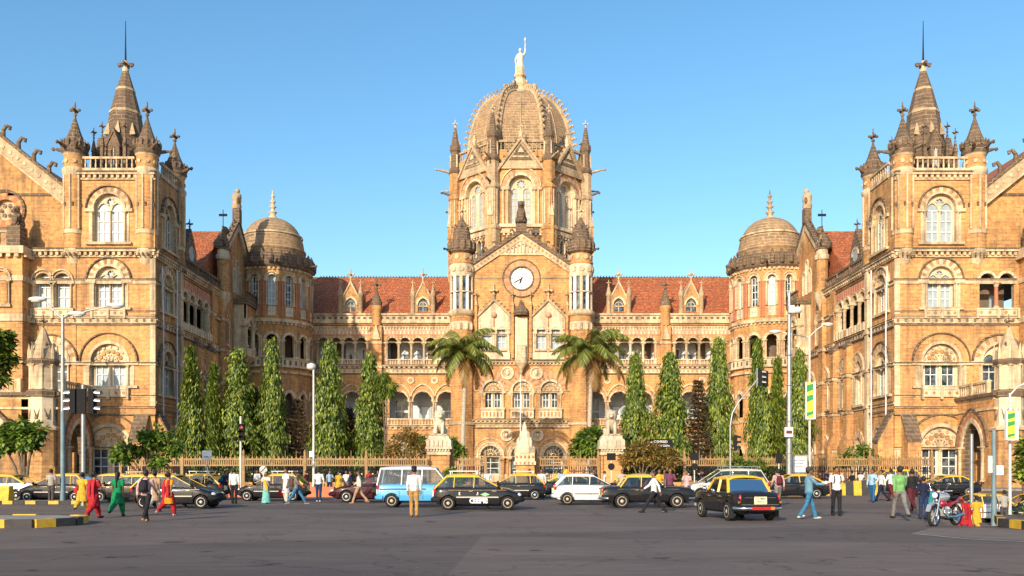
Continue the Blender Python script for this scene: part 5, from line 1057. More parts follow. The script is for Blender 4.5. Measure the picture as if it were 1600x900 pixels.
def lion_pillar(x, rz, l1, l2):
    y = 76.2; root = tag(empty('gate_pillar',(x,y,0.14)),l1,'pillar','carved gate pillars'); m = MB(); zt = 2.95
    m.box(-1.0,1.0,-1.0,1.0,0,0.5,'ochre_old'); m.box(-0.8,0.8,-0.8,0.8,0.5,zt,'ochre')
    for a in (-0.85,0.85):
        for b2 in (-0.85,0.85): m.tube([(a,b2,0.5),(a,b2,zt)],0.13,8,'red' if 0 else 'ochre_old')
    m.obj('shaft',root); m = MB(); m.box(-1.0,1.0,-1.0,1.0,zt-0.1,zt+0.15,'pale'); m.box(-0.9,0.9,-0.9,0.9,zt+0.15,zt+0.4,'lion')
    for i in range(8):
        for sgn in (-1,1): m.box(-0.95+i*0.25,-0.82+i*0.25,sgn*1.0-0.05,sgn*1.0+0.05,zt+0.2,zt+0.4,'lion')
    m.box(-1.12,1.12,-1.12,1.12,zt+0.4,zt+0.6,'lion'); m.box(-1.05,1.05,-1.05,1.05,zt+0.6,zt+1.2,'lion')
    for i in range(6):
        for sgn in (-1,1): m.prism([(-1+i*0.37,zt+0.62),(-0.78+i*0.37,zt+0.62),(-0.78+i*0.37,zt+1.1),(-0.89+i*0.37,zt+1.25),(-1+i*0.37,zt+1.1)],sgn*1.1-0.05,sgn*1.1+0.05,'lion')
    m.lathe(0,0,[(1.35,zt+1.2),(1.2,zt+1.5),(1.0,zt+1.62)],4,'lion',False,a0=PI/4); m.obj('capital',root)
    st = tag(empty('lion_statue',(x,y,0.14+zt+1.6)),l2,'statue','stone lions on the gate pillars'); m = MB(); T0 = MB()
    m.tube([(0,0.75,0.3),(0,0.7,0.55),(0,0.1,0.85),(0,-0.25,1.25),(0,-0.35,1.5)],[0.4,0.5,0.5,0.45,0.3],12,'lion')
    for q in (-1,1):
        m.tube([(q*0.26,-0.3,1.1),(q*0.3,-0.5,0.6),(q*0.3,-0.55,0.1)],[0.22,0.16,0.15],8,'lion'); m.ball((q*0.3,-0.7,0.1),(0.17,0.25,0.12),'lion'); m.ball((q*0.42,0.5,0.35),(0.24,0.45,0.36),'lion'); m.ball((q*0.5,0.05,0.1),(0.16,0.3,0.11),'lion')
    m.box(-0.7,0.7,-0.85,0.95,0,0.08,'lion'); m.obj('body',st); h = MB(); h.ball((0,-0.3,1.65),(0.47,0.4,0.52),'lion',14,10); h.ball((0,-0.55,1.68),(0.28,0.3,0.3),'lion',12,8); h.ball((0,-0.78,1.6),(0.17,0.16,0.14),'lion'); h.ball((0,-0.83,1.48),(0.12,0.07,0.05),'dark'); 
    for q in (-1,1): h.ball((q*0.32,-0.35,2.02),0.11,'lion',8,5); h.ball((q*0.12,-0.82,1.78),0.045,'dark',6,4); 
    for k in range(12): a = 2*PI*k/12; h.tube([(0.3*cos(a),-0.42,1.65+0.34*sin(a)),(0.52*cos(a),-0.2,1.6+0.58*sin(a))],[0.12,0.08],5,'lion')
    hd = h.obj('mane_and_head',st); hd.rotation_euler[2] = rz; return root
lion_pillar(lx, R(12), 'stone gate pillar with carved capital carrying the left seated lion', 'weathered seated stone lion on the left gate pillar, facing the road')
lion_pillar(rx, R(-4), 'stone gate pillar with carved capital carrying the right seated lion', 'pale seated stone lion on the right gate pillar beside the round shrub')
root = tag(empty('gate_pillar',(mx,76.2,0.14)),'central stone gate pillar with domed and tiered pinnacle cap','pillar','carved gate pillars')
m = MB(); m.box(-0.75,0.75,-0.75,0.75,0,2.0,'ochre'); m.obj('shaft',root); m = MB(); m.box(-0.95,0.95,-0.95,0.95,2.0,2.3,'cream'); m.box(-0.85,0.85,-0.85,0.85,2.3,3.0,'cream')
for i in range(5):
    for z in (2.05,2.6): m.box(-0.8+i*0.35,-0.65+i*0.35,-0.99,-0.8,z,z+0.2,'ochre_old')
m.lathe(0,0,[(0.98,3.0),(0.95,3.5),(0.8,3.7),(0.75,4.2),(0.5,4.4),(0.45,4.8),(0.2,5.0),(0.22,5.2),(0.05,5.7)],8,'cream',False,a0=PI/8)
for k in range(4): a=PI/4+PI/2*k; m.lathe(0.75*cos(a),0.75*sin(a),[(0.14,3.5),(0.14,4.0),(0.02,4.4)],6,'cream')
m.obj('pinnacle_cap',root)
m = MB().at(PX(813,90),90); m.tube([(0,0,0.14),(0,0,11.5)],[0.06,0.04],6,'white'); tag(m.obj('flagpole'),'thin white flagpole standing before the central gable','flagpole')
# ------------------------------------------------------------------ poles, lamps, signals, signs
M['galv'] = plain('galvanised_steel', (0.33,0.35,0.36), 0.42, 0.5, var=0.25, vscale=3); M['lampshell'] = plain('lamp_shell', (0.62,0.62,0.60), 0.4, var=0.15)
M['polew'] = plain('pale_painted_pole', (0.62,0.60,0.56), 0.5, var=0.2); M['lens'] = plain('lamp_lens', (0.55,0.55,0.5), 0.15, var=0.1); M['teal'] = plain('blue_grey_pole', (0.16,0.24,0.28), 0.5, var=0.3, vscale=2)
M['blackp'] = plain('black_signal_housing', (0.018,0.018,0.02), 0.85, var=0.1, spec=0.12); M['redglow'] = plain('red_signal_glass', (0.55,0.02,0.03), 0.25, var=0.1); M['dkred'] = plain('dim_red_glass', (0.16,0.02,0.02), 0.3, var=0.1)
M['yellow'] = plain('road_yellow_paint', (0.72,0.42,0.03), 0.7, var=0.35, vscale=4); M['rblack'] = plain('road_black_paint', (0.045,0.04,0.04), 0.8, var=0.3, vscale=4); M['conc'] = plain('worn_concrete', (0.30,0.27,0.24), 0.9, var=0.35, vscale=2, bump=0.3); M['orangeb'] = plain('orange_barrier_plastic', (0.62,0.13,0.04), 0.6, var=0.3, vscale=2)
M['signw'] = plain('sign_white', (0.75,0.73,0.70), 0.5, var=0.06); M['ink'] = plain('sign_lettering_dark', (0.10,0.08,0.16), 0.6, var=0.1)
def luminaire(root, x, y, z, dx, mat='lampshell'):
    m = MB(); s = 1 if dx > 0 else -1; m.ball((x+s*0.38,y,z),(0.48,0.2,0.13),mat,10,6); m.obj('lamp_head',root); m = MB(); m.ball((x+s*0.42,y,z-0.08),(0.3,0.15,0.1),'lens',10,6); m.obj('lens',root)
def pole_root(name, px, Y, label, cat, group=None): x = PX(px,Y); return tag(empty(name,(x,Y,gz(x,Y))),label,cat,group)
LG = 'street lamps along the road'
r = pole_root('street_lamp',98,43,'tall blue-grey double-armed street lamp beside the man in the striped shirt','lamp',LG); m = MB(); m.tube([(0,0,0),(0,0,1.2)],0.13,10,'teal'); m.tube([(0,0,1.2),(0,0,4.5)],[0.11,0.1],10,'teal'); m.tube([(0,0,4.5),(0,0,9.2)],[0.1,0.075],10,'galv'); m.obj('pole',r)
m = MB(); m.tube([(0,0,9.0),(-0.6,0,9.6),(-0.95,0,9.95)],[0.045,0.04,0.035],6,'galv'); m.tube([(0,0,9.1),(1.2,0,9.4),(2.3,0,9.65)],[0.045,0.04,0.035],6,'galv'); m.tube([(0,0,9.0),(0.6,-0.4,9.2)],0.04,6,'galv'); m.obj('arm',r)
luminaire(r,-0.85,0,9.98,-1); luminaire(r,2.2,0,9.68,1); luminaire(r,0.5,-0.4,9.2,1)
r = pole_root('street_lamp',490,60,'slim pale street lamp with one small head before the tall ashoka tree','lamp',LG); m = MB(); m.tube([(0,0,0),(0,0,8.6)],[0.09,0.065],8,'polew'); m.box(-0.28,0.0,-0.1,-0.06,2.55,2.95,'signw'); m.obj('pole',r); m = MB(); m.lathe(-0.15,0,[(0.1,8.5),(0.32,8.6),(0.3,8.85),(0.1,8.95)],10,'lampshell'); m.obj('lamp_head',r)
r = pole_root('street_lamp',1265,64,'thin pole with two cobra lamps carrying the green and yellow banner','lamp',LG); m = MB(); zt = PZ(526,64); m.tube([(0,0,0),(0,0,zt)],[0.1,0.07],8,'polew'); m.obj('pole',r)
m = MB(); m.tube([(0,0,zt-0.05),(-1.2,0,zt+0.15),(-2.1,0,zt+0.35)],0.045,6,'polew'); m.tube([(0,0,zt),(0.5,0,zt+0.5),(1.0,0,zt+0.85)],0.045,6,'polew'); m.obj('arm',r); luminaire(r,-2.1,0,zt+0.38,-1); luminaire(r,0.9,0,zt+0.9,1)
M['bang'] = plain('banner_green', (0.03,0.28,0.09), 0.6, var=0.2); M['bany'] = plain('banner_yellow', (0.75,0.58,0.04), 0.6, var=0.1)
def banner(px, Y, py0, py1, w, label):
    x = PX(px,Y); z0, z1 = PZ(py1,Y), PZ(py0,Y); r = tag(empty('pole_banner',(x,Y-0.15,0)),label,'banner'); m = MB(); m.box(-w/2,w/2,-0.06,0.06,z0,z1,'bany'); h = z1-z0
    for a, b2 in ((0.72,0.92),(0.45,0.62),(0.05,0.16)): m.prism([(-w/2,z0+h*a),(w/2,z0+h*(a+0.08)),(w/2,z0+h*(b2+0.05)),(-w/2,z0+h*b2)],-0.075,0.075,'bang')
    m.obj('sheet',r); m = MB(); m.box(-w/2-0.06,-w/2,-0.09,0.09,z0-0.05,z1+0.05,'signw'); m.box(w/2,w/2+0.16,-0.09,0.09,z0-0.05,z1+0.05,'signw'); m.box(-w/2,w/2,-0.08,0.08,z0-0.07,z0,'signw'); m.obj('frame',r)
banner(1264,64,598,654,0.5,'green and yellow advertising banner on the thin double lamp pole')
r = pole_root('street_lamp',1578,42,'slender lamp post with outreach arm beside the right porch pier','lamp',LG); m = MB(); z0 = 1.0; m.tube([(0,0,0),(0,0,6.3)],[0.08,0.055],8,'polew'); m.obj('pole',r); m = MB(); m.tube([(0,0,6.2),(0.35,0,6.6),(0.9,0,6.85)],0.04,6,'polew'); m.obj('arm',r); luminaire(r,0.85,0,6.87,1)
banner(1576,41.8,644,686,0.35,'narrow green and yellow banner on the slender lamp post at the right porch')
r = pole_root('metal_mast',1233,61,'tallest galvanised mast with floodlights and a white control box','mast'); zt = PZ(456,61); m = MB(); m.tube([(0,0,0),(0,0,4),(0,0,9),(0,0,zt)],[0.2,0.19,0.14,0.1],10,'galv')
for z in (2.8,5.0,7.5,9.6): m.lathe(0,0,[(0.2,z),(0.24,z+.05),(0.2,z+.1)],10,'galv')
m.obj('pole',r); m = MB(); m.box(-0.4,0.15,-0.4,-0.15,PZ(683,61),PZ(668,61),'signw'); m.box(-0.33,0.08,-0.42,-0.39,PZ(678,61),PZ(673,61),'dkred'); m.obj('control_box',r)
m = MB(); z = PZ(485,61); m.ball((0.55,-0.1,z),(0.35,0.25,0.25),'lampshell'); m.box(0.05,0.4,-0.1,0.0,z-0.1,z+0.05,'galv'); m.box(-0.1,0.3,-0.3,-0.1,z-0.2,z+0.3,'lampshell'); m.obj('floodlight',r)
r = pole_root('steel_pole',1553,41.6,'blue-grey steel pole in front of the right porch beside the striped shirt man','pole'); m = MB(); m.tube([(0,0,0),(0,0,1.2)],0.13,10,'teal'); m.tube([(0,0,1.2),(0,0,3.2),(0,0,4.5)],[0.11,0.1,0.095],10,'teal'); m.obj('shaft',r); m = MB(); m.box(-0.3,-0.1,-0.06,0.0,2.5,3.3,'polew'); m.box(0.1,0.42,-0.06,0,2.4,2.85,'signw'); m.obj('notice_plate',r)
r = pole_root('steel_pole',1518,41,'shorter grey steel pole before the dark arch of the right porch','pole'); m = MB(); m.tube([(0,0,0),(0,0,4.3)],[0.09,0.08],10,'galv'); m.obj('shaft',r)
def signal(root, x, y, z, ang, on=None, visor='galv'):
    T = Matrix.Translation((x,y,z)) @ Matrix.Rotation(ang,4,'Z'); m = MB(); m.T = T; m.box(-0.17,0.17,-0.12,0.12,-0.55,0.55,'blackp'); m.obj('signal_head',root); 
    for i, c in enumerate(('redglow' if on == 0 else 'dkred','blackp','blackp')):
        m = MB(); m.T = T; m.tube([(0,-0.12,0.36-i*0.36),(0,-0.15,0.36-i*0.36)],0.13,12,c); zz = 0.36-i*0.36
        P = arch(0,0,0.15,'round',8); v = [(p[0],-0.12,zz+p[1]) for p in P]+[(p[0],-0.40,zz+p[1]-0.03) for p in P]; n = len(P); m.add(v,[(k,k+1,n+k+1,n+k) for k in range(n-1)],visor); m.obj('signal_lamp',root,False)
r = pole_root('traffic_signal',130,40,'grey traffic signal post with black heads on both sides facing away from each other','signal'); m = MB(); m.tube([(0,0,0),(0,0,5.5)],[0.1,0.09],10,'galv'); m.obj('pole',r); signal(r,-0.42,0,4.75,R(-90)); signal(r,0.42,0,4.75,R(90)); m = MB(); m.box(-0.2,0.2,-0.2,-0.12,4.2,5.3,'blackp'); m.obj('backing_board',r)
r = pole_root('traffic_signal',376,58,'white-poled traffic signal showing red in front of the ashoka trees','signal'); m = MB(); m.tube([(0,0,0),(0,0,5.2)],[0.08,0.07],8,'polew'); m.obj('pole',r); signal(r,0.12,-0.15,4.15,0,0,'blackp'); m = MB(); m.ball((-0.32,-0.1,3.72),(0.2,0.2,0.15),'blackp'); m.obj('side_lamp',r)
r = pole_root('traffic_signal',1141,62,'curved overhanging signal mast between two ashoka trees','signal'); s62 = 62/F
pts = [(0,0,0),(0,0,PZ(665,62)),(0.15,0,PZ(645,62)),(0.6,0,PZ(628,62)),(1.2,0,PZ(612,62)),(1.95,0,PZ(592,62))]; m = MB(); m.tube(pts,[0.075,0.07,0.065,0.06,0.05,0.045],8,'galv'); m.obj('pole',r); signal(r,2.1,0,PZ(590,62),R(80)); signal(r,2.5,0,PZ(592,62),R(-80),None,'blackp'); signal(r,0.35,0,PZ(692,62),R(75),None,'blackp')
m = MB(); m.box(1.85,1.93,-0.02,0.2,PZ(603,62),PZ(575,62),'galv'); m.obj('backing_board',r)
def board(name, px, Y, py0, py1, w, mat, label, cat, lines=0, frame=None, base=0.14):
    x = PX(px,Y); r = tag(empty(name,(x,Y,base)),label,cat); z0, z1 = PZ(py1,Y)-base, PZ(py0,Y)-base; m = MB(); m.tube([(0,0,0),(0,0,z1-0.05)],0.05,6,'polew'); m.obj('post',r); m = MB(); m.box(-w/2,w/2,-0.1,-0.05,z0,z1,mat); m.obj('panel',r)
    if lines:
        m = MB()
        for i in range(lines):
            zz = z0+(z1-z0)*(0.32+0.2*i); k = 8
            for j in range(k): 
                if (i*7+j*5) % 6: m.box(-w*0.38+w*0.76*j/k,-w*0.38+w*0.76*(j+0.7)/k,-0.108,-0.1,zz-0.03,zz+0.04+0.02*((i+j) % 2),'ink')
        m.obj('lettering',r)
    if frame: m = MB(); [m.box(a,b2,-0.14,-0.02,c,d_,frame) for a,b2,c,d_ in ((-w/2-.1,w/2+.1,z0-.1,z0),(-w/2-.1,w/2+.1,z1,z1+.1),(-w/2-.1,-w/2,z0,z1),(w/2,w/2+.1,z0,z1))]; m.box(-w/2-.05,-w/2+.05,-0.08,0.0,0,z0,frame); m.box(w/2-.05,w/2+.05,-0.08,0.0,0,z0,frame); m.obj('frame',r)
    return r
board('sign_board',324,60,704,719,0.65,'signw','small square white sign on a post before the first ashoka tree','sign',1)
board('notice_board',1249,63,713,737,0.95,'signw','white notice board in a grey frame next to the tall mast','notice board',3,'galv')
for px, lab in ((955,'black square and round sign back on a post before the right lion pillar'),(1085,'black square and round sign back on a post between pine and ashoka tree')):
    r = board('road_sign',px,70,708,719,0.7,'blackp',lab,'sign'); m = MB(); z = PZ(729,70)-0.14; m.tube([(0,-0.1,z),(0,-0.06,z)],0.28,16,'blackp'); m.obj('round_plate',r)
r = board('road_sign',1217,68,708,724,0.5,'blackp','dark square sign back between the notice board and the mast','sign')
r = board('road_sign',412,66,732,742,0.1,'polew','round grey no-entry disc on a post near the black and yellow taxi with roof rack','sign'); m = MB(); z = PZ(734,66)-0.14; m.tube([(0,-0.12,z),(0,-0.08,z)],0.3,16,'galv'); m.tube([(-0.2,-0.13,z-0.2),(0.2,-0.13,z+0.2)],0.03,4,'dkred'); m.obj('round_plate',r)
def text(body, size, mat, parent, loc, rot, name='lettering', mirror=False, extr=0.004, bold=0.0):
    c = bpy.data.curves.new('t','FONT'); c.body = body; c.size = size; c.align_x = 'CENTER'; c.align_y = 'CENTER'; c.extrude = extr; c.offset = bold; o = bpy.data.objects.new('t',c); COL.objects.link(o); bpy.context.view_layer.update()
    me = bpy.data.meshes.new_from_object(o); bpy.data.objects.remove(o); me.materials.clear(); me.materials.append(M[mat]); q = bpy.data.objects.new(name,me); COL.objects.link(q); q.parent = parent; q.location = loc; q.rotation_euler = rot
    if mirror: q.scale[0] = -1
    return q
Y = 75.6; x = PX(1033,Y); r = tag(empty('direction_sign',(x,Y,0.14)),'dark direction sign with worn white letters in the vine beside the ashoka tree','sign'); m = MB(); z0, z1 = PZ(700,Y)-.14, PZ(686,Y)-.14; m.box(-1.0,1.0,-0.05,0.05,z0,z1,'blackp'); m.obj('panel',r); m = MB(); m.tube([(-0.7,0,0),(-0.7,0,z0)],0.04,6,'bark'); m.tube([(0.7,0,0),(0.7,0,z0)],0.04,6,'bark'); m.obj('post',r); text('o  CSMRBD',0.3,'signw',r,(-0.2,-0.06,z1-0.24),(R(90),0,0)); text('wi Uslw',0.3,'signw',r,(0.25,-0.06,z0+0.2),(R(90),0,0))
# ------------------------------------------------------------------ barriers, kerbs, islands
def striped(name, pts, w, h, lab, cat, n, z=0.0, mats=('yellow','rblack'), group=None, taper=0.0):
    c = Vector((sum(p[0] for p in pts)/len(pts), sum(p[1] for p in pts)/len(pts), 0)); r = tag(empty(name,(c.x,c.y,z)),lab,cat,group); L_ = sum(math.dist(pts[i],pts[i+1]) for i in range(len(pts)-1)); m = MB(); step = L_/n
    for i in range(len(pts)-1):
        a, b2 = Vector(pts[i]), Vector(pts[i+1]); d = (b2-a); l = d.length; k = max(1,round(l/step)); ang = math.atan2(d.y,d.x)
        for j in range(k):
            p = a+d*(j/k); m.at(p.x-c.x,p.y-c.y,ang); m.prismx([(-w/2-taper,0),(w/2+taper,0),(w/2,h),(-w/2,h)],0.0,l/k-0.012,mats[(i*5+j) % 2])
    m.obj('block',r); return r
striped('concrete_barrier',[(PX(1282,57.6),57.6),(PX(1382,57.6),57.6)],0.35,0.95,'long concrete barrier with bold yellow and black stripes behind the talking men','barrier',8,taper=0.08)
striped('concrete_barrier',[(PX(1229,56),56),(PX(1250,56),56)],0.5,0.42,'low yellow painted block at the foot of the tall mast','barrier',1,mats=('yellow','yellow'))
m = striped('concrete_barrier',[(PX(1251,57),57),(PX(1281,57),57)],0.4,0.6,'short striped barrier that the two seated people rest on','barrier',3,taper=0.05)
striped('concrete_barrier',[(PX(-6,42.9),42.9),(PX(18,42.9),42.9)],0.35,0.85,'lone yellow concrete block at the left edge near the parked cars','barrier',1,mats=('yellow','yellow'),taper=0.12)
striped('plastic_barrier',[(PX(481,54),54),(PX(523,54),54)],0.5,0.62,'low orange barrier beside the maroon saloon car','barrier',2,mats=('orangeb','orangeb'),group='orange barriers before the railings',taper=0.06)
striped('plastic_barrier',[(PX(346,54),54),(PX(392,54),54)],0.5,0.55,'low orange barrier behind the white shirted man with black trousers','barrier',2,mats=('orangeb','orangeb'),group='orange barriers before the railings',taper=0.06)
m = MB(); m.box(-26,PX(146,42.2),42.2,43.7,0,0.14,'conc'); k = 0
tag(m.obj('traffic_island'), kind='structure')
m = MB()
for i in range(20): 
    a = -26+i*0.55
    if a < PX(146,42): m.box(a,a+0.5,42.0,42.19,0,0.16,'yellow' if i % 2 else 'rblack')
tag(m.obj('kerb'), kind='structure')
def island(pts, lab, h=0.2, top='conc'):
    m = MB(); n = len(pts); m.add([(p[0],p[1],h) for p in pts],[tuple(range(n))],top); m.add([(p[0],p[1],0) for p in pts]+[(p[0],p[1],h) for p in pts],[(i,(i+1)%n,n+(i+1)%n,n+i) for i in range(n)],'conc'); tag(m.obj('traffic_island'),kind='structure')
    k = MB()
    for i in range(n):
        a, b2 = Vector(pts[i]), Vector(pts[(i+1)%n]); d = b2-a; q = max(1,round(d.length/0.75)); ang = math.atan2(d.y,d.x)
        for j in range(q): p = a+d*(j/q); k.at(p.x,p.y,ang); k.box(0.01,d.length/q-0.01,-0.1,0.12,0,h+0.03,'yellow' if (i+j) % 2 else 'rblack')
    tag(k.obj('kerb'),kind='structure')
island([(-26,24.3),(-13.2,24.3),(-12.6,25.3),(-13.0,26.8),(-14,27.4),(-26,27.4)],'')
island([(13.6,21.6),(14.6,20.3),(18,19.5),(26,19.5),(26,27),(14.9,27.0),(13.9,25.0)],'',0.2,'soil')
root = bush('verge_plants',[(14.9,24.4,0.32,0.35),(16.0,23.5,0.35,0.45),(15.2,25.4,0.34,0.4),(17.2,24.5,0.4,0.5)],'leaf2','low green plants on the striped kerb island at the right','plants',160,50,0.16,0.06,0.1,False,per=8)
M['dust'] = plain('dusty_asphalt', (0.17,0.13,0.11), 0.95, var=0.35, vscale=1.2, bump=0.4); m = MB()
P = [(10.1,22.2),(11.4,24.0),(12.9,24.3),(13.5,23.2),(13.5,20.6),(15,18.6),(26,16.6),(26,15.6),(12.6,18.6),(10.7,20.4)]
m.add([(x_,y_,0.004) for x_,y_ in P],[tuple(range(len(P)))],'dust'); tag(m.obj('dusty_patch',None,False),kind='structure')
M['paint'] = plain('worn_road_paint', (0.40,0.38,0.35), 0.8, var=0.45, vscale=3); m = MB(); Q = [(10.0,22.0),(10.5,20.2),(12.4,18.4),(15,17.6),(26,15.4)]
for i in range(len(Q)-1):
    a, b2 = Vector(Q[i]), Vector(Q[i+1]); nrm = Vector((-(b2-a).y,(b2-a).x)).normalized()*0.07; m.add([(*(a+nrm),0.008),(*(b2+nrm),0.008),(*(b2-nrm),0.008),(*(a-nrm),0.008)],[(0,1,2,3)],'paint')
tag(m.obj('road_marking',None,False),kind='structure')
# ------------------------------------------------------------------ vehicles
def paint(name, c, rough=0.28, coat=0.5):
    m, nt, b = newmat(name); g = nt.nodes.new('ShaderNodeNewGeometry'); n = noise(nt, g.outputs['Position'], 4, 5, 0.65); s = nt.nodes.new('ShaderNodeSeparateXYZ'); L(nt, g.outputs['Position'], s.inputs[0])
    dusty = mix(nt, 0.0, c, c); f = nt.nodes.new('ShaderNodeMath'); f.operation = 'MULTIPLY'; L(nt, ramp(nt, n, 0.42, 0.75), f.inputs[0]); f.inputs[1].default_value = 0.02 if max(c) < 0.1 else 0.14
    L(nt, mix(nt, f.outputs[0], c, (0.25,0.2,0.15)), b.inputs['Base Color']); r = nt.nodes.new('ShaderNodeMath'); r.operation = 'MULTIPLY_ADD'; L(nt, n, r.inputs[0]); r.inputs[1].default_value = 0.3; r.inputs[2].default_value = rough-0.12; L(nt, r.outputs[0], b.inputs['Roughness'])
    b.inputs['Coat Weight'].default_value = coat; b.inputs['Coat Roughness'].default_value = 0.03
    if max(c) < 0.1: b.inputs['Specular IOR Level'].default_value = 0.08
    return m
M['cblack'] = paint('taxi_black_paint', (0.012,0.012,0.015)); M['cyellow'] = paint('taxi_yellow_paint', (0.72,0.42,0.02)); M['cwhite'] = paint('car_white_paint', (0.70,0.69,0.67)); M['cblue'] = paint('van_blue_paint', (0.06,0.33,0.66))
M['cmaroon'] = paint('car_maroon_paint', (0.045,0.008,0.012)); M['csilver'] = paint('car_silver_paint', (0.50,0.48,0.44)); M['cgrey'] = paint('car_grey_paint', (0.2,0.21,0.22))
M['chrome'] = plain('chrome', (0.75,0.75,0.76), 0.12, 1.0, var=0.05); M['tyre'] = plain('tyre_rubber', (0.028,0.026,0.025), 0.9, var=0.3, spec=0.15); M['rimm'] = plain('steel_rim', (0.55,0.53,0.50), 0.35, 0.4, var=0.2, vscale=8)
M['rimcream'] = plain('cream_rim', (0.5,0.42,0.33), 0.5, var=0.2); M['plastic'] = plain('black_plastic', (0.022,0.022,0.024), 0.8, var=0.2, spec=0.15); M['lampw'] = plain('headlight_glass', (0.75,0.76,0.78), 0.08, var=0.05); M['lampr'] = plain('tail_light_red', (0.45,0.02,0.02), 0.15, var=0.1); M['lampo'] = plain('indicator_orange', (0.7,0.2,0.02), 0.2, var=0.1)
M['seatm'] = plain('seat_cloth', (0.10,0.09,0.09), 0.9, var=0.2); M['plate'] = plain('number_plate_yellow', (0.78,0.72,0.42), 0.5, var=0.05); M['gdecal'] = plain('green_decal', (0.25,0.6,0.3), 0.5, var=0.05)
def carglass():
    m, nt, b = newmat('car_window_glass'); tr = nt.nodes.new('ShaderNodeBsdfTransparent'); tr.inputs[0].default_value = (0.62,0.70,0.70,1); gl = nt.nodes.new('ShaderNodeBsdfGlossy'); gl.inputs['Roughness'].default_value = 0.03
    fr = N(nt,'ShaderNodeFresnel',IOR=1.55); a = nt.nodes.new('ShaderNodeMath'); a.operation = 'MULTIPLY_ADD'; L(nt, fr.outputs[0], a.inputs[0]); a.inputs[1].default_value = 1.0; a.inputs[2].default_value = 0.03
    ms = nt.nodes.new('ShaderNodeMixShader'); L(nt, a.outputs[0], ms.inputs[0]); L(nt, tr.outputs[0], ms.inputs[1]); L(nt, gl.outputs[0], ms.inputs[2]); L(nt, ms.outputs[0], nt.nodes['Material Output'].inputs[0]); return m
M['cglass'] = carglass()
def interp(P, x):
    if x <= P[0][0]: return P[0][1]
    for i in range(len(P)-1):
        if x <= P[i+1][0]:
            t = (x-P[i][0])/(P[i+1][0]-P[i][0]); t = t*t*(3-2*t)*0.5+t*0.5; return P[i][1]+(P[i+1][1]-P[i][1])*t
    return P[-1][1]
SPEC = {
 'hatch': dict(L=3.55,W=1.56,H=1.50,wb=2.40,ox=0.02,rw=0.28,belt=0.93,top=[(-1.78,0.80),(-1.70,0.93),(-1.2,0.95),(0.75,0.93),(1.2,0.86),(1.6,0.72),(1.77,0.58)],cab=(-1.72,-1.25,0.05,0.98),pil=[-0.95,-0.15],roofz=1.48,zb=0.2,round=0.12),
 'sedan': dict(L=4.3,W=1.7,H=1.46,wb=2.55,ox=0.03,rw=0.30,belt=0.94,top=[(-2.15,0.78),(-2.05,0.95),(-1.5,0.98),(0.9,0.93),(1.5,0.83),(2.0,0.68),(2.15,0.55)],cab=(-1.65,-0.95,0.15,1.15),pil=[-0.75,-0.3],roofz=1.45,zb=0.2,round=0.14),
 'classic': dict(L=3.95,W=1.50,H=1.47,wb=2.34,ox=0.05,rw=0.30,belt=0.93,top=[(-1.97,0.78),(-1.90,0.90),(-1.3,0.93),(0.75,0.93),(1.3,0.92),(1.8,0.86),(1.95,0.74)],cab=(-1.18,-0.86,0.32,0.72),pil=[-0.3],roofz=1.46,zb=0.27,round=0.05),
 'van': dict(L=3.65,W=1.5,H=1.82,wb=2.35,ox=0.0,rw=0.29,belt=1.02,top=[(-1.82,0.98),(-1.78,1.02),(0.9,1.02),(1.4,0.92),(1.7,0.8),(1.82,0.62)],cab=(-1.80,-1.66,0.72,1.35),pil=[-0.75,0.12],roofz=1.80,zb=0.25,round=0.05),
 'suv': dict(L=4.6,W=1.75,H=1.78,wb=2.75,ox=0.0,rw=0.33,belt=1.03,top=[(-2.28,0.95),(-2.2,1.03),(1.0,1.02),(1.6,0.93),(2.1,0.8),(2.28,0.6)],cab=(-2.2,-1.85,0.25,1.25),pil=[-1.2,-0.35],roofz=1.74,zb=0.24,round=0.1)}
def boolean(o, cutters):
    for c in cutters:
        md = o.modifiers.new('b','BOOLEAN'); md.operation = 'DIFFERENCE'; md.object = c; md.solver = 'EXACT'
    bpy.context.view_layer.update(); dg = bpy.context.evaluated_depsgraph_get(); me = bpy.data.meshes.new_from_object(o.evaluated_get(dg)); o.modifiers.clear(); old = o.data; o.data = me; me.name = o.name
    for c in cutters: bpy.data.objects.remove(c)
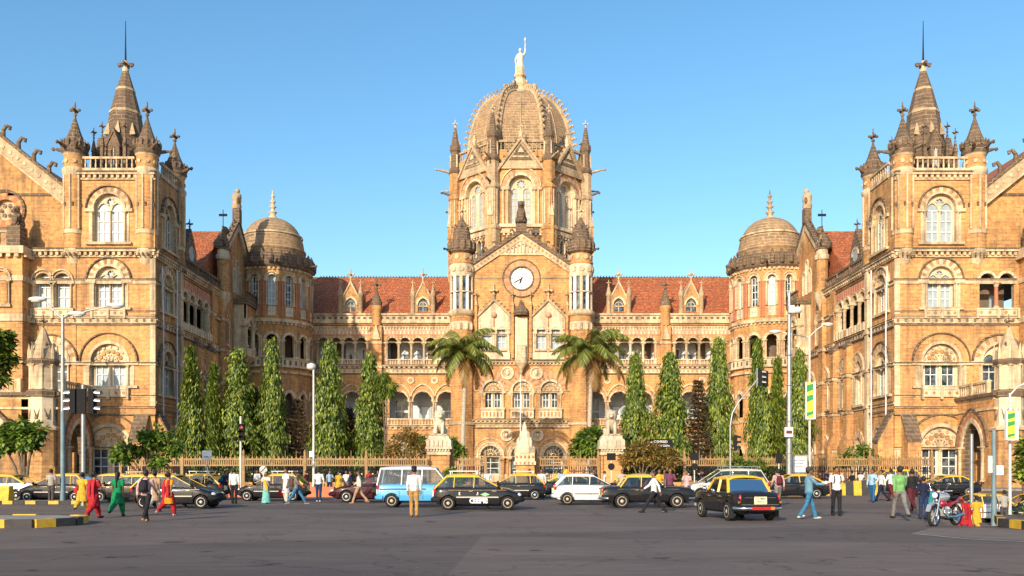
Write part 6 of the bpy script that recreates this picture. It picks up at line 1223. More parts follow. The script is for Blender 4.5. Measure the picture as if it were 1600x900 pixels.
def car(kind, x, y, rz, label, cat, body='cblack', roof='cyellow', low=None, rim='rimm', rack=None, group=None, chrome=False, sign=False, rearroof=False, name=None):
    S = SPEC[kind]; Ln, W = S['L'], S['W']; hw = W/2; zb = S['zb']; roofm = roof or body
    root = tag(empty(name or {'hatch':'hatchback_car','sedan':'saloon_car','classic':'vintage_taxi','van':'minivan','suv':'people_carrier'}[kind],(x,y,gz(x,y)),rz),label,cat,group)
    n = 26; st = []; NX = [-Ln/2+Ln*i/(n-1) for i in range(n)]
    m = MB(); V = []; 
    for xx in NX:
        t = abs(2*xx/Ln); w = hw*(1-S['round']*max(0,(t-0.55)/0.45)**2.2); zt = interp(S['top'],xx); zl = zb+0.1*max(0,(t-0.85)/0.15)
        e = 0.0 if abs(xx) < Ln/2-0.01 else 0.06
        half = [(0,zl+e),(w*0.8,zl+e),(w*0.96,zl+0.05+e),(w*0.995-e*.5,zl+0.2),(w-e*.5,0.55),(w*0.985-e*.5,0.72 if zt > .8 else zt*.88),(w*0.95-e*.5,zt-0.07),(w*0.90-e*.5,zt-0.02),(w*0.6,zt+0.015),(0,zt+0.03)]
        ring = half+[(-a,b2) for a,b2 in reversed(half[1:-1])]; V += [(xx,a,b2) for a,b2 in ring]; k = len(ring)
    Fc = [(i*k+j,i*k+(j+1)%k,(i+1)*k+(j+1)%k,(i+1)*k+j) for i in range(n-1) for j in range(k)]; m.add(V,Fc+[tuple(range(k)),tuple(range((n-1)*k+k-1,(n-1)*k-1,-1))],body,True); bo = m.obj('body',root)
    ax = [S['ox']+S['wb']/2, S['ox']-S['wb']/2]; cut = []
    for a in ax:
        for q in (-1,1): c = MB(); c.T = Matrix.Translation((a,q*(hw+0.1),S['rw'])) @ Matrix.Rotation(R(90),4,'X'); c.lathe(0,0,[(S['rw']+0.06,-0.36),(S['rw']+0.06,0.36)],20,'plastic'); cut.append(c.obj('c'))
    bo.parent = None; boolean(bo, cut); bo.parent = root
    for p in bo.data.polygons: p.use_smooth = True
    try: bo.data.set_sharp_from_angle(angle=R(35))
    except Exception: pass
    xr, xrt, xft, xf = S['cab']; zr = S['roofz']; rw_ = hw*0.78; bw = hw*0.93
    m = MB(); V = []; nx, ny = 9, 9                         # roof shell
    for i in range(nx):
        for j in range(ny):
            u = i/(nx-1); v = -1+2*j/(ny-1); xx = xrt-0.04+(xft-xrt+0.08)*u; V.append((xx, rw_*v*1.03, zr-0.07*v**4-0.05*(2*u-1)**2-0.02*abs(v)))
    base = len(V); V += [(a,b2,c-0.05) for a,b2,c in V]; fc = [(i*ny+j,i*ny+j+1,(i+1)*ny+j+1,(i+1)*ny+j) for i in range(nx-1) for j in range(ny-1)]; fc += [tuple(base+q for q in reversed(f)) for f in fc]
    edge = [i for i in range(ny)]+[i*ny+ny-1 for i in range(1,nx)]+[(nx-1)*ny+j for j in range(ny-2,-1,-1)]+[i*ny for i in range(nx-2,0,-1)]
    fc += [(edge[i],edge[(i+1)%len(edge)],base+edge[(i+1)%len(edge)],base+edge[i]) for i in range(len(edge))]; m.add(V,fc,roofm,True); m.obj('roof',root)
    zt_ = zr-0.13; zbel = lambda xx: interp(S['top'],xx)-0.03
    def P(xb, xt, q, t): return Vector((xb+(xt-xb)*t, q*(bw+(rw_-bw)*t), zbel(xb)+(zt_-zbel(xb))*t))
    m = MB(); th = 0.07 if kind == 'van' else 0.045
    for q in (-1,1):
        for xb, xt, r_ in [(xf,xft,th*0.8),(xr,xrt,th*(1.9 if kind in ('hatch','sedan') else 1.2))]+[(p,p+0.03,th) for p in S['pil']]: m.tube([P(xb,xt,q,-0.03),P(xb,xt,q,0.5),P(xb,xt,q,1.0)],[r_,r_,r_],6,(roofm if roofm != 'cyellow' or True else body),flat=0.5)
        m.tube([P(xr,xrt,q,1.0),P(xf,xft,q,1.0)],0.04,6,roofm)
        for xq in (xft-0.02,xrt+0.02): m.tube([(xq,-rw_,zt_+0.01),(xq,0,zt_+0.05),(xq,rw_,zt_+0.01)],0.035,6,roofm)
    m.obj('window_frame',root)
    g = lambda nm, a, b2, c, d_: (lambda mm: (mm.add([tuple(a),tuple(b2),tuple(c),tuple(d_)],[(0,1,2,3)],'cglass'), mm.obj(nm,root,False)))(MB())
    g('windscreen',P(xf,xft,-1,0.02),P(xf,xft,1,0.02),P(xf,xft,1,.98),P(xf,xft,-1,.98)); g('rear_window',P(xr,xrt,-1,0.02),P(xr,xrt,1,0.02),P(xr,xrt,1,.98),P(xr,xrt,-1,.98))
    bx = [(xr,xrt)]+[(p,p+0.03) for p in S['pil']]+[(xf,xft)]
    for q in (-1,1):
        for i in range(len(bx)-1): (a,b2),(c,d_) = bx[i],bx[i+1]; g('side_window',P(a,b2,q,.02),P(c,d_,q,.02),P(c,d_,q,.98),P(a,b2,q,.98))
    m = MB()
    for xx in (S['pil'][-1]+0.1,(xr+S['pil'][0])/2+0.15 if kind != 'classic' else -0.75):
        for q in (-0.36,0.36): m.ball((xx,q*hw/0.75,zbel(0)+0.0),(0.07,0.24,0.2),'seatm',8,6); m.ball((xx-0.02,q*hw/0.75,zbel(0)+0.22),(0.05,0.12,0.09),'seatm',8,5)
    m.tube([(xf-0.55+0.16*0,0.36*1+0.16*cos(a),zbel(0)+0.02+0.16*sin(a)) for a in [i*PI/6 for i in range(13)]],0.015,5,'plastic'); m.obj('seat',root)
    for a in ax:
        for q in (-1,1):
            w = MB(); w.T = Matrix.Translation((a,q*(hw-0.075),S['rw'])) @ Matrix.Rotation(R(-90)*q,4,'X'); r_ = S['rw']; w.lathe(0,0,[(r_*.55,-0.08),(r_*.9,-0.085),(r_,-0.05),(r_,0.05),(r_*.92,0.085),(r_*.64,0.07)],22,'tyre'); wo = w.obj('wheel',root)
            w2 = MB(); w2.T = w.T; w2.lathe(0,0,[(r_*.66,0.0),(r_*.66,0.075),(r_*.58,0.07),(r_*.5,0.04),(r_*.3,0.055),(r_*.15,0.085),(0.01,0.09)],20,rim)
            for k in range(8): b2=2*PI*k/8; w2.tube([(r_*.45*cos(b2),r_*.45*sin(b2),0.045),(r_*.45*cos(b2),r_*.45*sin(b2),0.06)],0.025,6,'plastic')
            w2.obj('rim',wo)
    zf = interp(S['top'],Ln/2-0.1); zrr = interp(S['top'],-Ln/2+0.1); wf = hw*(1-S['round']*0.8)
    for q in (-1,1):
        m = MB()
        if kind == 'classic': m.T = Matrix.Translation((Ln/2-0.04,q*0.52,0.68)) @ Matrix.Rotation(R(90),4,'Y'); m.lathe(0,0,[(0.1,-0.05),(0.1,0.03),(0.07,0.05),(0.01,0.06)],14,'lampw'); m.lathe(0,0,[(0.1,0.0),(0.12,0.03),(0.1,0.05)],14,'chrome')
        else: m.ball((Ln/2-0.16,q*(wf-0.17),zf-0.06),(0.17,0.17,0.09),'lampw',10,6)
        m.obj('headlight',root); m = MB()
        if kind == 'classic': m.ball((-Ln/2+0.05,q*(wf-0.1),0.72),(0.06,0.05,0.13),'lampr',8,6); m.box(-Ln/2-0.0,-Ln/2+0.1,q*(wf-0.06)-0.03,q*(wf-0.06)+0.03,0.58,0.64,'lampo')
        elif kind in ('van','hatch','suv'): m.ball((-Ln/2+0.06,q*(wf-0.07),zrr-0.12),(0.07,0.07,0.17),'lampr',8,6)
        else: m.ball((-Ln/2+0.08,q*(wf-0.15),zrr-0.12),(0.09,0.16,0.07),'lampr',8,6)
        m.obj('tail_light',root); m = MB(); m.ball((xf-0.12,q*(bw+0.12),zbel(xf)+0.1),(0.06,0.09,0.07),'plastic' if not chrome else 'chrome',8,6); m.tube([(xf-0.08,q*bw,zbel(xf)),(xf-0.1,q*(bw+0.08),zbel(xf)+0.07)],0.015,5,'plastic'); m.obj('wing_mirror',root)
        m = MB(); yy = q*(hw+0.004); sx = [S['pil'][-1]+0.06,xf-0.12 if kind != 'classic' else 0.72]+([S['pil'][0]-0.1 if kind != 'hatch' else -0.95]); 
        if kind == 'classic': sx = [-0.3,0.68,-1.0]
        for xx in sx: m.box(xx-0.008,xx+0.008,min(yy,q*(hw-0.03)),max(yy,q*(hw-0.03)),zb+0.13,0.72,'plastic')
        m.box(-Ln*0.33,Ln*0.33,min(yy,q*(hw-0.03)),max(yy,q*(hw-0.03)),0.80,0.812,'chrome' if chrome or body == 'cblack' else 'plastic') if kind != 'van' else m.box(-1.7,0.3,min(yy,q*(hw-0.03)),max(yy,q*(hw-0.03)),0.78,0.82,'plastic')
        if kind == 'hatch': m.box(-0.85,0.85,min(q*(hw+.01),q*(hw-0.03)),max(q*(hw+.01),q*(hw-0.03)),0.5,0.545,'plastic' if body != 'cblack' else 'csilver')
        m.obj('trim',root)
        m = MB()
        for xx in sx[:2]: m.box(xx-0.26,xx-0.1,min(q*(hw*.985),q*(hw+.02)),max(q*(hw*.985),q*(hw+.02)),0.755,0.785,'chrome' if body != 'cwhite' else 'cwhite')
        m.obj('door_handle',root)
    for e, nm in ((1,'bumper'),(-1,'bumper')):
        m = MB(); mt = 'chrome' if kind == 'classic' else ('plastic' if body == 'cblack' else body); xe = e*(Ln/2+0.0)
        pts = [(xe-e*0.28,-wf-0.01,0.42),(xe-e*0.06,-wf*0.93,0.42),(xe+e*0.04,-wf*0.6,0.42),(xe+e*0.05,0,0.42),(xe+e*0.04,wf*0.6,0.42),(xe-e*0.06,wf*0.93,0.42),(xe-e*0.28,wf+0.01,0.42)]; m.tube(pts,0.06 if kind == 'classic' else 0.1,8,mt); m.obj(nm,root)
    m = MB(); xp = -Ln/2-0.02; m.box(xp-(0.03 if kind == 'classic' else 0.07),xp,-0.2,0.2,0.55,0.78,'plate'); pl = m.obj('number_plate',root)
    if kind != 'classic': m = MB(); m.box(Ln/2+.10,Ln/2+.12,-0.24,0.24,0.36,0.47,'plate' if body == 'cblack' else 'signw'); m.obj('number_plate',root)
    m = MB(); m.box(Ln/2-0.04,Ln/2+0.02,-0.36,0.36,0.54,0.64,'plastic' if kind != 'classic' else 'chrome'); m.obj('grille',root)
    m = MB(); m.box(-Ln/2+0.3,Ln/2-0.3,-hw+0.25,hw-0.25,zb-0.04,zb+0.06,'plastic'); m.tube([(-Ln/2+.1,0.3,0.24),(-Ln/2+0.6,0.3,0.24)],0.03,6,'plastic'); m.obj('underbody',root)
    if kind in ('classic',): 
        for q in (-1,1): m = MB(); m.box(ax[1]-0.42,ax[1]-0.4,q*hw-0.08 if q>0 else -hw-0.06+.0,q*hw+0.06 if q>0 else -hw+0.08,0.1,0.36,'plastic'); m.obj('mud_flap',root)
    if rack:
        m = MB(); 
        for q in (-1,1): m.tube([(xrt+0.1,q*rw_*.85,zr+.09),(xft-0.05,q*rw_*.85,zr+.09)],0.022,6,rack)
        for i in range(5): xx = xrt+0.15+(xft-xrt-0.25)*i/4; m.tube([(xx,-rw_*.85,zr+.09),(xx,rw_*.85,zr+.09)],0.018,5,rack)
        for i in (0,4):
            for q in (-1,1): xx = xrt+0.15+(xft-xrt-0.25)*i/4; m.tube([(xx,q*rw_*.85,zr-.05),(xx,q*rw_*.85,zr+.09)],0.02,5,rack)
        m.obj('roof_rack',root)
    if sign: m = MB(); m.lathe((xrt+xft)/2+0.2,0,[(0.2,zr-0.03),(0.22,zr+.05),(0.12,zr+.2),(0.02,zr+.27)],4,'cyellow',False); m.obj('roof_sign',root)
    return root
G1 = 'black and yellow taxis in the traffic'; GW = 'private cars in the traffic'
def C(kind, px, Y, rz, *a, **k): return car(kind, PX(px,Y), Y, R(rz), *a, **k)
C('sedan',2,46.4,180,'cream and pale yellow saloon at the left edge behind the kerb','car',body='cwhite',roof='cyellow',group=GW)
C('hatch',92,45.0,180,'yellow-topped taxi facing left behind the man in the striped shirt','taxi',roof='cyellow',group=G1)
C('hatch',165,47.4,180,'white hatchback half hidden behind the blue-grey lamp post','car',body='cwhite',roof='cyellow',group=GW)
C('sedan',207,44.8,180,'black taxi with silver windows behind the woman in green','taxi',rack='csilver',group=G1)
T1 = C('hatch',279,37.6,0,'black hatchback taxi nosing right beside the woman in orange','taxi',group=G1)
C('hatch',300,48.0,180,'yellow-backed taxi with roof rack parked behind the black hatchback taxi','taxi',rack='signw',group=G1)
C('hatch',428,47,180,'black taxi with silver roof rack behind the woman in the pale sari','taxi',rack='signw',group=G1)
C('sedan',586,44.8,180,'dark maroon saloon with silver wheels behind the blue van','car',body='cmaroon',roof='cmaroon',group=GW,name='saloon_car')
V1 = C('van',657,38.8,0,'light blue minivan with white upper half','van',body='cblue',roof='cwhite',rim='rimcream')
S1 = C('hatch',747,36.2,0,'black and yellow hatchback taxi with large white lettering along its sill','taxi',rack='signw',rim='rimcream',group=G1)
C('hatch',802,49,180,'black and yellow taxi facing left behind the lettered hatchback taxi','taxi',rack='signw',group=G1)
C('sedan',880,53.5,180,'black taxi with yellow dome sign behind the man in the white shirt','taxi',sign=True,group=G1)
C('sedan',990,54,180,'yellow-roofed taxi almost hidden behind the round-lamped vintage taxi','taxi',group=G1)
W1 = C('hatch',924,41.6,0,'white hatchback partly hidden by the vintage taxi in front','car',body='cwhite',roof='cwhite',rim='rimcream',group=GW)
P1 = C('classic',1009,38.1,0,'black vintage taxi with yellow roof side-on behind the striding man','taxi',rim='rimcream',chrome=True,group=G1)
C('suv',1130,47.5,180,'silver people carrier with roof rack behind the vintage taxis','car',body='csilver',roof='csilver',rack='cgrey',group=GW)
P2 = car('classic',7.35,29.0,R(98),'black vintage taxi with yellow roof seen from behind with a yellow number plate','taxi',chrome=True,rim='rimm',group=G1)
C('sedan',1235,51,180,'black and yellow taxi behind the tall mast and backpack man','taxi',group=G1)
C('suv',1385,61.5,180,'yellow-topped taxi behind the striped concrete barrier','taxi',body='cblack',roof='cyellow',group=G1)
C('sedan',1475,60,180,'dark taxi with yellow roof just visible beyond the walking group','taxi',body='cblack',roof='cyellow',group=G1)
C('hatch',1520,44.6,180,'yellow-topped car behind the two women at the right','taxi',body='cwhite',roof='cyellow',group=G1)
C('hatch',1604,44.3,180,'black taxi with yellow roof cut by the right edge','taxi',body='cblack',roof='cyellow',group=G1)
text('SPEED',0.27,'signw',S1,(0.05,-0.792,0.37),(R(90),0,0),mirror=True,bold=0.012)
text('3',0.16,'signw',S1,(-0.72,-0.783,0.66),(R(90),0,0),mirror=True,bold=0.006); text('?.',0.16,'signw',S1,(0.0,-0.783,0.66),(R(90),0,0),mirror=True,bold=0.006)
m = MB(); m.prism([(0.12,0.63),(0.3,0.56),(0.5,0.63),(0.31,0.71)],-0.79,-0.76,'gdecal'); m.obj('decal',S1)
text('TO 8007',0.085,'ink',P2,(-2.026,0,0.72),(R(90),0,R(-90)),bold=0.003); text('W14 2',0.085,'ink',P2,(-2.026,0,0.62),(R(90),0,R(-90)),bold=0.003)
m = MB(); m.box(-2.09,-2.05,-0.3,0.3,0.38,0.47,'lampr'); m.box(-2.09,-2.05,-0.42,-0.3,0.38,0.47,'lampo'); m.obj('reflector_strip',P2)
m = MB(); m.box(-2.0,-1.96,-0.6,0.6,0.52,0.545,'chrome'); m.box(-2.0,-1.93,-0.5,-0.25,0.74,0.755,'chrome'); m.box(-2.0,-1.93,0.25,0.5,0.74,0.755,'chrome'); m.obj('boot_trim',P2)
# motorcycle
x, y = PX(1466,25.8), 25.4; mc = tag(empty('motorcycle',(x,y,gz(x,y)),R(217)),'silver and maroon motorcycle parked facing left beside the two women','motorcycle')
M['mcsilver'] = plain('silver_tank', (0.55,0.56,0.58), 0.22, 0.6, var=0.1); M['mcred'] = paint('motorcycle_maroon', (0.25,0.01,0.03))
for wx in (0.64,-0.62):
    m = MB(); m.T = Matrix.Translation((wx,0,0.31)) @ Matrix.Rotation(R(90),4,'X'); m.lathe(0,0,[(0.24,-0.04),(0.29,-0.05),(0.31,-0.02),(0.31,0.02),(0.29,0.05),(0.24,0.04),(0.24,-0.04)],26,'tyre',cap=False); w = m.obj('wheel',mc); n_ = MB(); n_.T = m.T; n_.lathe(0,0,[(0.25,-0.03),(0.255,0.03),(0.23,0.03),(0.23,-0.03),(0.25,-0.03)],26,'chrome',cap=False); n_.lathe(0,0,[(0.05,-0.06),(0.05,0.06)],12,'chrome'); n_.lathe(0,0,[(0.11,0.03),(0.11,0.035)],16,'rimm')
    for k in range(6): a=PI/3*k; n_.tube([(0.04*cos(a),0.04*sin(a),0),(0.24*cos(a+.15),0.24*sin(a+.15),0)],0.016,5,'mcsilver')
    n_.obj('rim',w)
m = MB(); 
for q in (-0.08,0.08): m.tube([(0.64,q,0.31),(0.55,q,0.6),(0.42,q,0.95)],[0.03,0.025,0.022],8,'chrome')
m.obj('fork',mc); m = MB(); m.prism([(0.35,0.58),(0.5,0.64),(0.66,0.67),(0.85,0.6),(0.95,0.45),(0.98,0.45),(0.88,0.64),(0.68,0.71),(0.48,0.68),(0.33,0.6)],-0.06,0.06,'mcsilver'); m.obj('front_mudguard',mc)
m = MB(); m.tube([(0.4,0,0.9),(0.3,0,0.6),(0.0,0,0.38),(-0.3,0,0.36),(-0.62,0,0.31)],0.03,7,'blackp'); m.tube([(0.38,0,0.78),(0,0,0.72),(-0.5,0,0.68)],0.03,7,'blackp'); m.tube([(-0.62,0.1,0.31),(-0.45,0.1,0.68)],0.03,6,'chrome'); m.tube([(-0.62,-0.1,0.31),(-0.45,-0.1,0.68)],0.03,6,'chrome'); m.obj('chassis',mc)
m = MB(); m.ball((0.1,0,0.84),(0.3,0.14,0.14),'mcsilver',14,9); m.obj('fuel_tank',mc); m = MB(); m.tube([(-0.1,0,0.8),(-0.4,0,0.79),(-0.7,0,0.86)],[0.1,0.12,0.07],9,'blackp',flat=0.5); m.obj('saddle',mc); m = MB(); m.tube([(-0.2,0,0.62),(-0.55,0,0.7),(-0.85,0,0.82)],[0.1,0.1,0.04],8,'mcred',flat=0.7); m.ball((-0.9,0,0.78),(0.04,0.07,0.05),'lampr'); m.ball((0.2,0,0.66),(0.15,0.15,0.12),'mcred'); m.obj('tail_fairing',mc)
m = MB(); m.box(-0.15,0.2,-0.12,0.12,0.3,0.5,'mcsilver'); m.tube([(0.08,0,0.45),(0.16,0,0.7)],[0.1,0.09],10,'rimm'); m.T = m.T @ Matrix.Identity(4); m.ball((-0.05,0.12,0.38),(0.1,0.04,0.1),'chrome'); m.ball((-0.05,-0.12,0.38),(0.1,0.04,0.1),'chrome'); m.obj('engine',mc)
m = MB(); m.tube([(0.18,0.08,0.55),(0.28,0.13,0.42),(0.15,0.15,0.27),(-0.3,0.16,0.27),(-0.75,0.17,0.34)],[0.022,0.025,0.03,0.045,0.05],8,'chrome'); m.obj('exhaust',mc)
m = MB(); m.ball((0.52,0,0.9),(0.1,0.1,0.1),'blackp'); m.ball((0.58,0,0.9),(0.06,0.085,0.085),'lampw'); m.obj('headlight',mc); m = MB(); m.tube([(0.28,-0.36,1.03),(0.38,-0.15,1.02),(0.41,0,0.97),(0.38,0.15,1.02),(0.28,0.36,1.03)],0.016,7,'chrome'); 
for q in (-1,1): m.tube([(0.28,q*0.36,1.03),(0.24,q*0.45,1.02)],0.022,7,'blackp'); m.tube([(0.36,q*0.2,1.02),(0.36,q*0.28,1.2)],0.008,5,'chrome'); m.ball((0.36,q*0.3,1.22),(0.015,0.06,0.04),'chrome')
m.obj('handlebar',mc)
# ------------------------------------------------------------------ people
def cloth(name, c, v=0.25): return plain(name, c, 0.85, var=max(v,0.4), vscale=9, bump=1.0, spec=0.2)
def striped_cloth(name, c1, c2, sc=55):
    m, nt, b = newmat(name); tc = nt.nodes.new('ShaderNodeTexCoord'); w = N(nt,'ShaderNodeTexWave',Scale=sc); w.bands_direction = 'Y'; L(nt, tc.outputs['Object'], w.inputs['Vector']); L(nt, ramp(nt, w.outputs['Fac'], 0.45, 0.55, c1, c2), b.inputs['Base Color']); b.inputs['Roughness'].default_value = 0.85; return m
CM = {k: cloth('cloth_'+k, c) for k, c in dict(white=(0.72,0.71,0.70),offwhite=(0.62,0.57,0.50),red=(0.42,0.02,0.03),green=(0.01,0.22,0.08),yellow=(0.65,0.38,0.04),pink=(0.60,0.38,0.38),orange=(0.78,0.27,0.02),black=(0.02,0.02,0.024),grey=(0.20,0.18,0.17),dgrey=(0.08,0.07,0.07),khaki=(0.42,0.24,0.08),tan=(0.42,0.27,0.17),blue=(0.02,0.11,0.25),lblue=(0.30,0.46,0.62),denim=(0.05,0.14,0.24),jeans=(0.05,0.18,0.33),djeans=(0.02,0.04,0.10),navy=(0.015,0.02,0.05),teal=(0.02,0.24,0.28),lime=(0.17,0.38,0.14),maroon=(0.12,0.02,0.03),aqua=(0.20,0.50,0.46),brown=(0.14,0.07,0.04),shoe=(0.03,0.025,0.02),wshoe=(0.6,0.58,0.54),tanshoe=(0.4,0.22,0.08),purple=(0.16,0.05,0.10)).items()}
CM['stripe'] = striped_cloth('striped_shirt', (0.50,0.46,0.40), (0.10,0.09,0.09)); CM['bstripe'] = striped_cloth('striped_jacket', (0.05,0.15,0.25), (0.18,0.33,0.42))
M.update({'c_'+k: v for k, v in CM.items()})
M['skin'] = plain('brown_skin', (0.23,0.105,0.055), 0.55, var=0.15, vscale=8); M['hair'] = plain('black_hair', (0.012,0.01,0.009), 0.7, var=0.2, vscale=20)
POSE = dict(
 stand=dict(t=(3,-3),k=(2,3),a=((6,8,12),(4,8,10))),
 wide=dict(t=(6,-4),k=(4,6),a=((-8,12,25),(10,12,20))),
 walk=dict(t=(24,-20),k=(6,22),a=((-22,8,20),(24,8,28))),
 walk2=dict(t=(-16,18),k=(38,5),a=((20,10,25),(-18,10,18))),
 stride=dict(t=(34,-26),k=(4,14),a=((-30,14,18),(34,14,22))),
 phone=dict(t=(5,-6),k=(3,5),a=((35,6,118),(2,10,14))),
 reach=dict(t=(20,-16),k=(6,16),a=((48,4,38),(44,4,42))),
 hold=dict(t=(12,-12),k=(5,16),a=((30,10,70),(0,10,12))),
 sit=dict(t=(84,80),k=(82,74),a=((35,8,45),(30,8,50))))
def joints(p):
    P = POSE[p]; J = {}
    for i, s in ((0,1),(1,-1)):
        a = R(P['t'][i]); b = a-R(P['k'][i]); h = Vector((0,s*0.095,0.93)); kn = h+Vector((sin(a),0,-cos(a)))*0.44; an = kn+Vector((sin(b),0,-cos(b)))*0.42; J['leg',i] = (h,kn,an,b)
        f, o, e = map(R, P['a'][i]); sh = Vector((0,s*0.185,1.405)); d = Vector((sin(f)*cos(o),s*sin(o),-cos(f)*cos(o))); el = sh+d*0.285; f2 = f+e; d2 = Vector((sin(f2)*cos(o*0.3),s*sin(o)*0.15,-cos(f2))).normalized(); wr = el+d2*0.25; J['arm',i] = (sh,el,wr,d2)
    J['dz'] = 0.075-min(J['leg',0][2].z, J['leg',1][2].z) if p != 'sit' else 0.0
    return J
def ell(m, rows, mat, n=14):                                    # stacked elliptic sections (x,z,rx,ry)
    v = []; 
    for cx, cz, rx, ry in rows:
        for i in range(n): a = 2*PI*i/n; v.append((cx+rx*cos(a),ry*sin(a),cz))
    k = len(rows); m.add(v,[(j*n+i,j*n+(i+1)%n,(j+1)*n+(i+1)%n,(j+1)*n+i) for j in range(k-1) for i in range(n)]+[tuple(range(n-1,-1,-1)),tuple(range((k-1)*n,k*n))],mat,True)
def remesh(m, vox, post=None, sm=3):
    o = m.obj('tmp'); md = o.modifiers.new('r','REMESH'); md.mode = 'VOXEL'; md.voxel_size = vox; md.use_smooth_shade = True; s = o.modifiers.new('s','SMOOTH'); s.factor = 0.5; s.iterations = sm
    bpy.context.view_layer.update(); dg = bpy.context.evaluated_depsgraph_get(); me = bpy.data.meshes.new_from_object(o.evaluated_get(dg)); bpy.data.objects.remove(o)
    for p in me.polygons: p.use_smooth = True
    return me
MC = {}
def mesh_body(p, female):
    J = joints(p); m = MB(); ell(m,[(0,0.86,0.09,0.13),(0,0.95,0.115,0.16),(0,1.1,0.10,0.13),(0,1.3,0.115,0.16),(0,1.4,0.09,0.17),(0,1.46,0.055,0.07),(0.01,1.55,0.05,0.052)],'skin')
    m.ball((0.02,0,1.615),(0.095,0.075,0.115),'skin',14,10); m.ball((0.035,0,1.56),(0.07,0.055,0.06),'skin',12,8); m.ball((0.117,0,1.60),(0.018,0.014,0.026),'skin',8,6); m.ball((0.095,0,1.56),(0.02,0.026,0.01),'skin',8,5)
    for s in (-1,1): m.ball((0.015,s*0.08,1.605),(0.022,0.014,0.032),'skin',8,6)
    for i in (0,1):
        h,kn,an,b = J['leg',i]; m.tube([h,h.lerp(kn,.5),kn,kn.lerp(an,.35),an],[0.09,0.075,0.052,0.052,0.036],10,'skin'); f = Vector((cos(b*0.5),0,0)) if p != 'sit' else Vector((1,0,0)); m.tube([an-Vector((0.05,0,0.035)),an+f*0.08-Vector((0,0,0.04)),an+f*0.16-Vector((0,0,0.05))],[0.035,0.038,0.025],8,'skin')
        sh,el,wr,d2 = J['arm',i]; m.tube([Vector((0,sh.y*0.75,1.40)),sh,sh.lerp(el,.5),el,el.lerp(wr,.4),wr],[0.06,0.056,0.045,0.038,0.038,0.026],10,'skin'); s = 1 if i == 0 else -1
        side = d2.cross(Vector((0,1,0))).normalized(); m.tube([wr,wr+d2*0.05,wr+d2*0.095],[0.026,0.036,0.034],8,'skin',flat=0.5)
    me = remesh(m,0.014)
    h = MB(); h.mats.append(M['skin'])                          # fingers stay separate below the palm
    for i in (0,1):
        sh,el,wr,d2 = J['arm',i]; q = Vector((0,1,0)).cross(d2).normalized() if abs(d2.y) < .9 else Vector((1,0,0)); pal = wr+d2*0.085; s = 1 if i == 0 else -1; inn = Vector((0,-s,0))
        for k, ln in enumerate((0.06,0.072,0.068,0.052)):
            b0 = pal+q*(0.026-0.0175*k); h.tube([b0,b0+d2*ln*0.55+inn*0.006,b0+d2*ln*0.95+inn*0.024],[0.0095,0.009,0.007],6,'skin')
        b0 = wr+d2*0.035+q*0.028; h.tube([b0,b0+d2*0.03+q*0.022,b0+d2*0.055+q*0.028+inn*0.012],[0.011,0.01,0.008],6,'skin')
    for s in (-1,1): h.ball((0.105,s*0.03,1.628),(0.012,0.016,0.008),'hair',6,4)
    h.ball((0.112,0,1.56),(0.006,0.024,0.004),'c_maroon',6,4)
    o = h.obj('t2'); bm = bmesh.new(); bm.from_mesh(me); 
    for f in bm.faces: f.material_index = 0
    bm.from_mesh(o.data); bm.to_mesh(me); bm.free(); me.materials.clear(); [me.materials.append(x) for x in o.data.materials]; bpy.data.objects.remove(o); return me
def mesh_top(p, kind):
    J = joints(p); m = MB(); g = 'skin'; fl = 0.0
    rows = [(0,0.90,0.125,0.165),(0,1.0,0.122,0.158),(0,1.12,0.118,0.15),(0,1.28,0.132,0.172),(0,1.38,0.118,0.178),(0,1.43,0.085,0.14),(0,1.465,0.062,0.075)]
    if kind == 'kurta': rows = [(0,0.50,0.20,0.235),(0,0.62,0.185,0.215),(0,0.78,0.16,0.19),(0,0.92,0.14,0.175)]+rows[1:]
    if kind == 'jacket': rows = [(a,b-0.02*(b<1),c*1.08,d_*1.06) for a,b,c,d_ in rows]
    ell(m,rows,g,16)
    for i in (0,1):
        sh,el,wr,d2 = J['arm',i]; st = Vector((0,sh.y*0.7,1.39))
        if kind in ('tee','kurta'): e = sh.lerp(el,0.75); m.tube([st,sh,e],[0.07,0.07,0.062],10,g)
        else: m.tube([st,sh,sh.lerp(el,.5),el,wr-d2*0.015],[0.07,0.07,0.06,0.052,0.04],10,g)
    return remesh(m,0.016,sm=2)
def mesh_low(p, kind):
    J = joints(p); m = MB(); g = 'skin'
    if kind == 'sari': ell(m,[(0.0,0.045,0.24,0.26),(0.02,0.3,0.21,0.22),(0.01,0.6,0.18,0.19),(0,0.9,0.13,0.17),(0,0.98,0.115,0.15)],g,18)
    else:
        ell(m,[(0,0.84,0.10,0.14),(0,0.92,0.122,0.162),(0,1.0,0.112,0.15)],g)
        r = (0.105,0.09,0.07,0.066,0.062) if kind == 'trousers' else (0.12,0.125,0.12,0.1,0.055)
        if kind == 'flare': r = (0.1,0.085,0.066,0.07,0.085)
        for i in (0,1): h,kn,an,b = J['leg',i]; m.tube([h,h.lerp(kn,.5),kn,kn.lerp(an,.5),an-Vector((0.0,0,0.02))],r,10,g)
    return remesh(m,0.016,sm=2)
def shared(key, fn):
    if key not in MC: MC[key] = fn()
    return MC[key]
def addm(me, name, parent, mat, dz=0.0):
    if not me.materials: me.materials.append(M['skin'])
    o = bpy.data.objects.new(name, me); COL.objects.link(o); o.parent = parent; o.location = (0,0,dz)
    if mat: o.material_slots[0].link = 'OBJECT'; o.material_slots[0].material = M[mat]
    return o
FACE = dict(away=90, toward=-90, right=0, left=180, awayleft=115, awayright=65, toright=-50, toleft=-130)
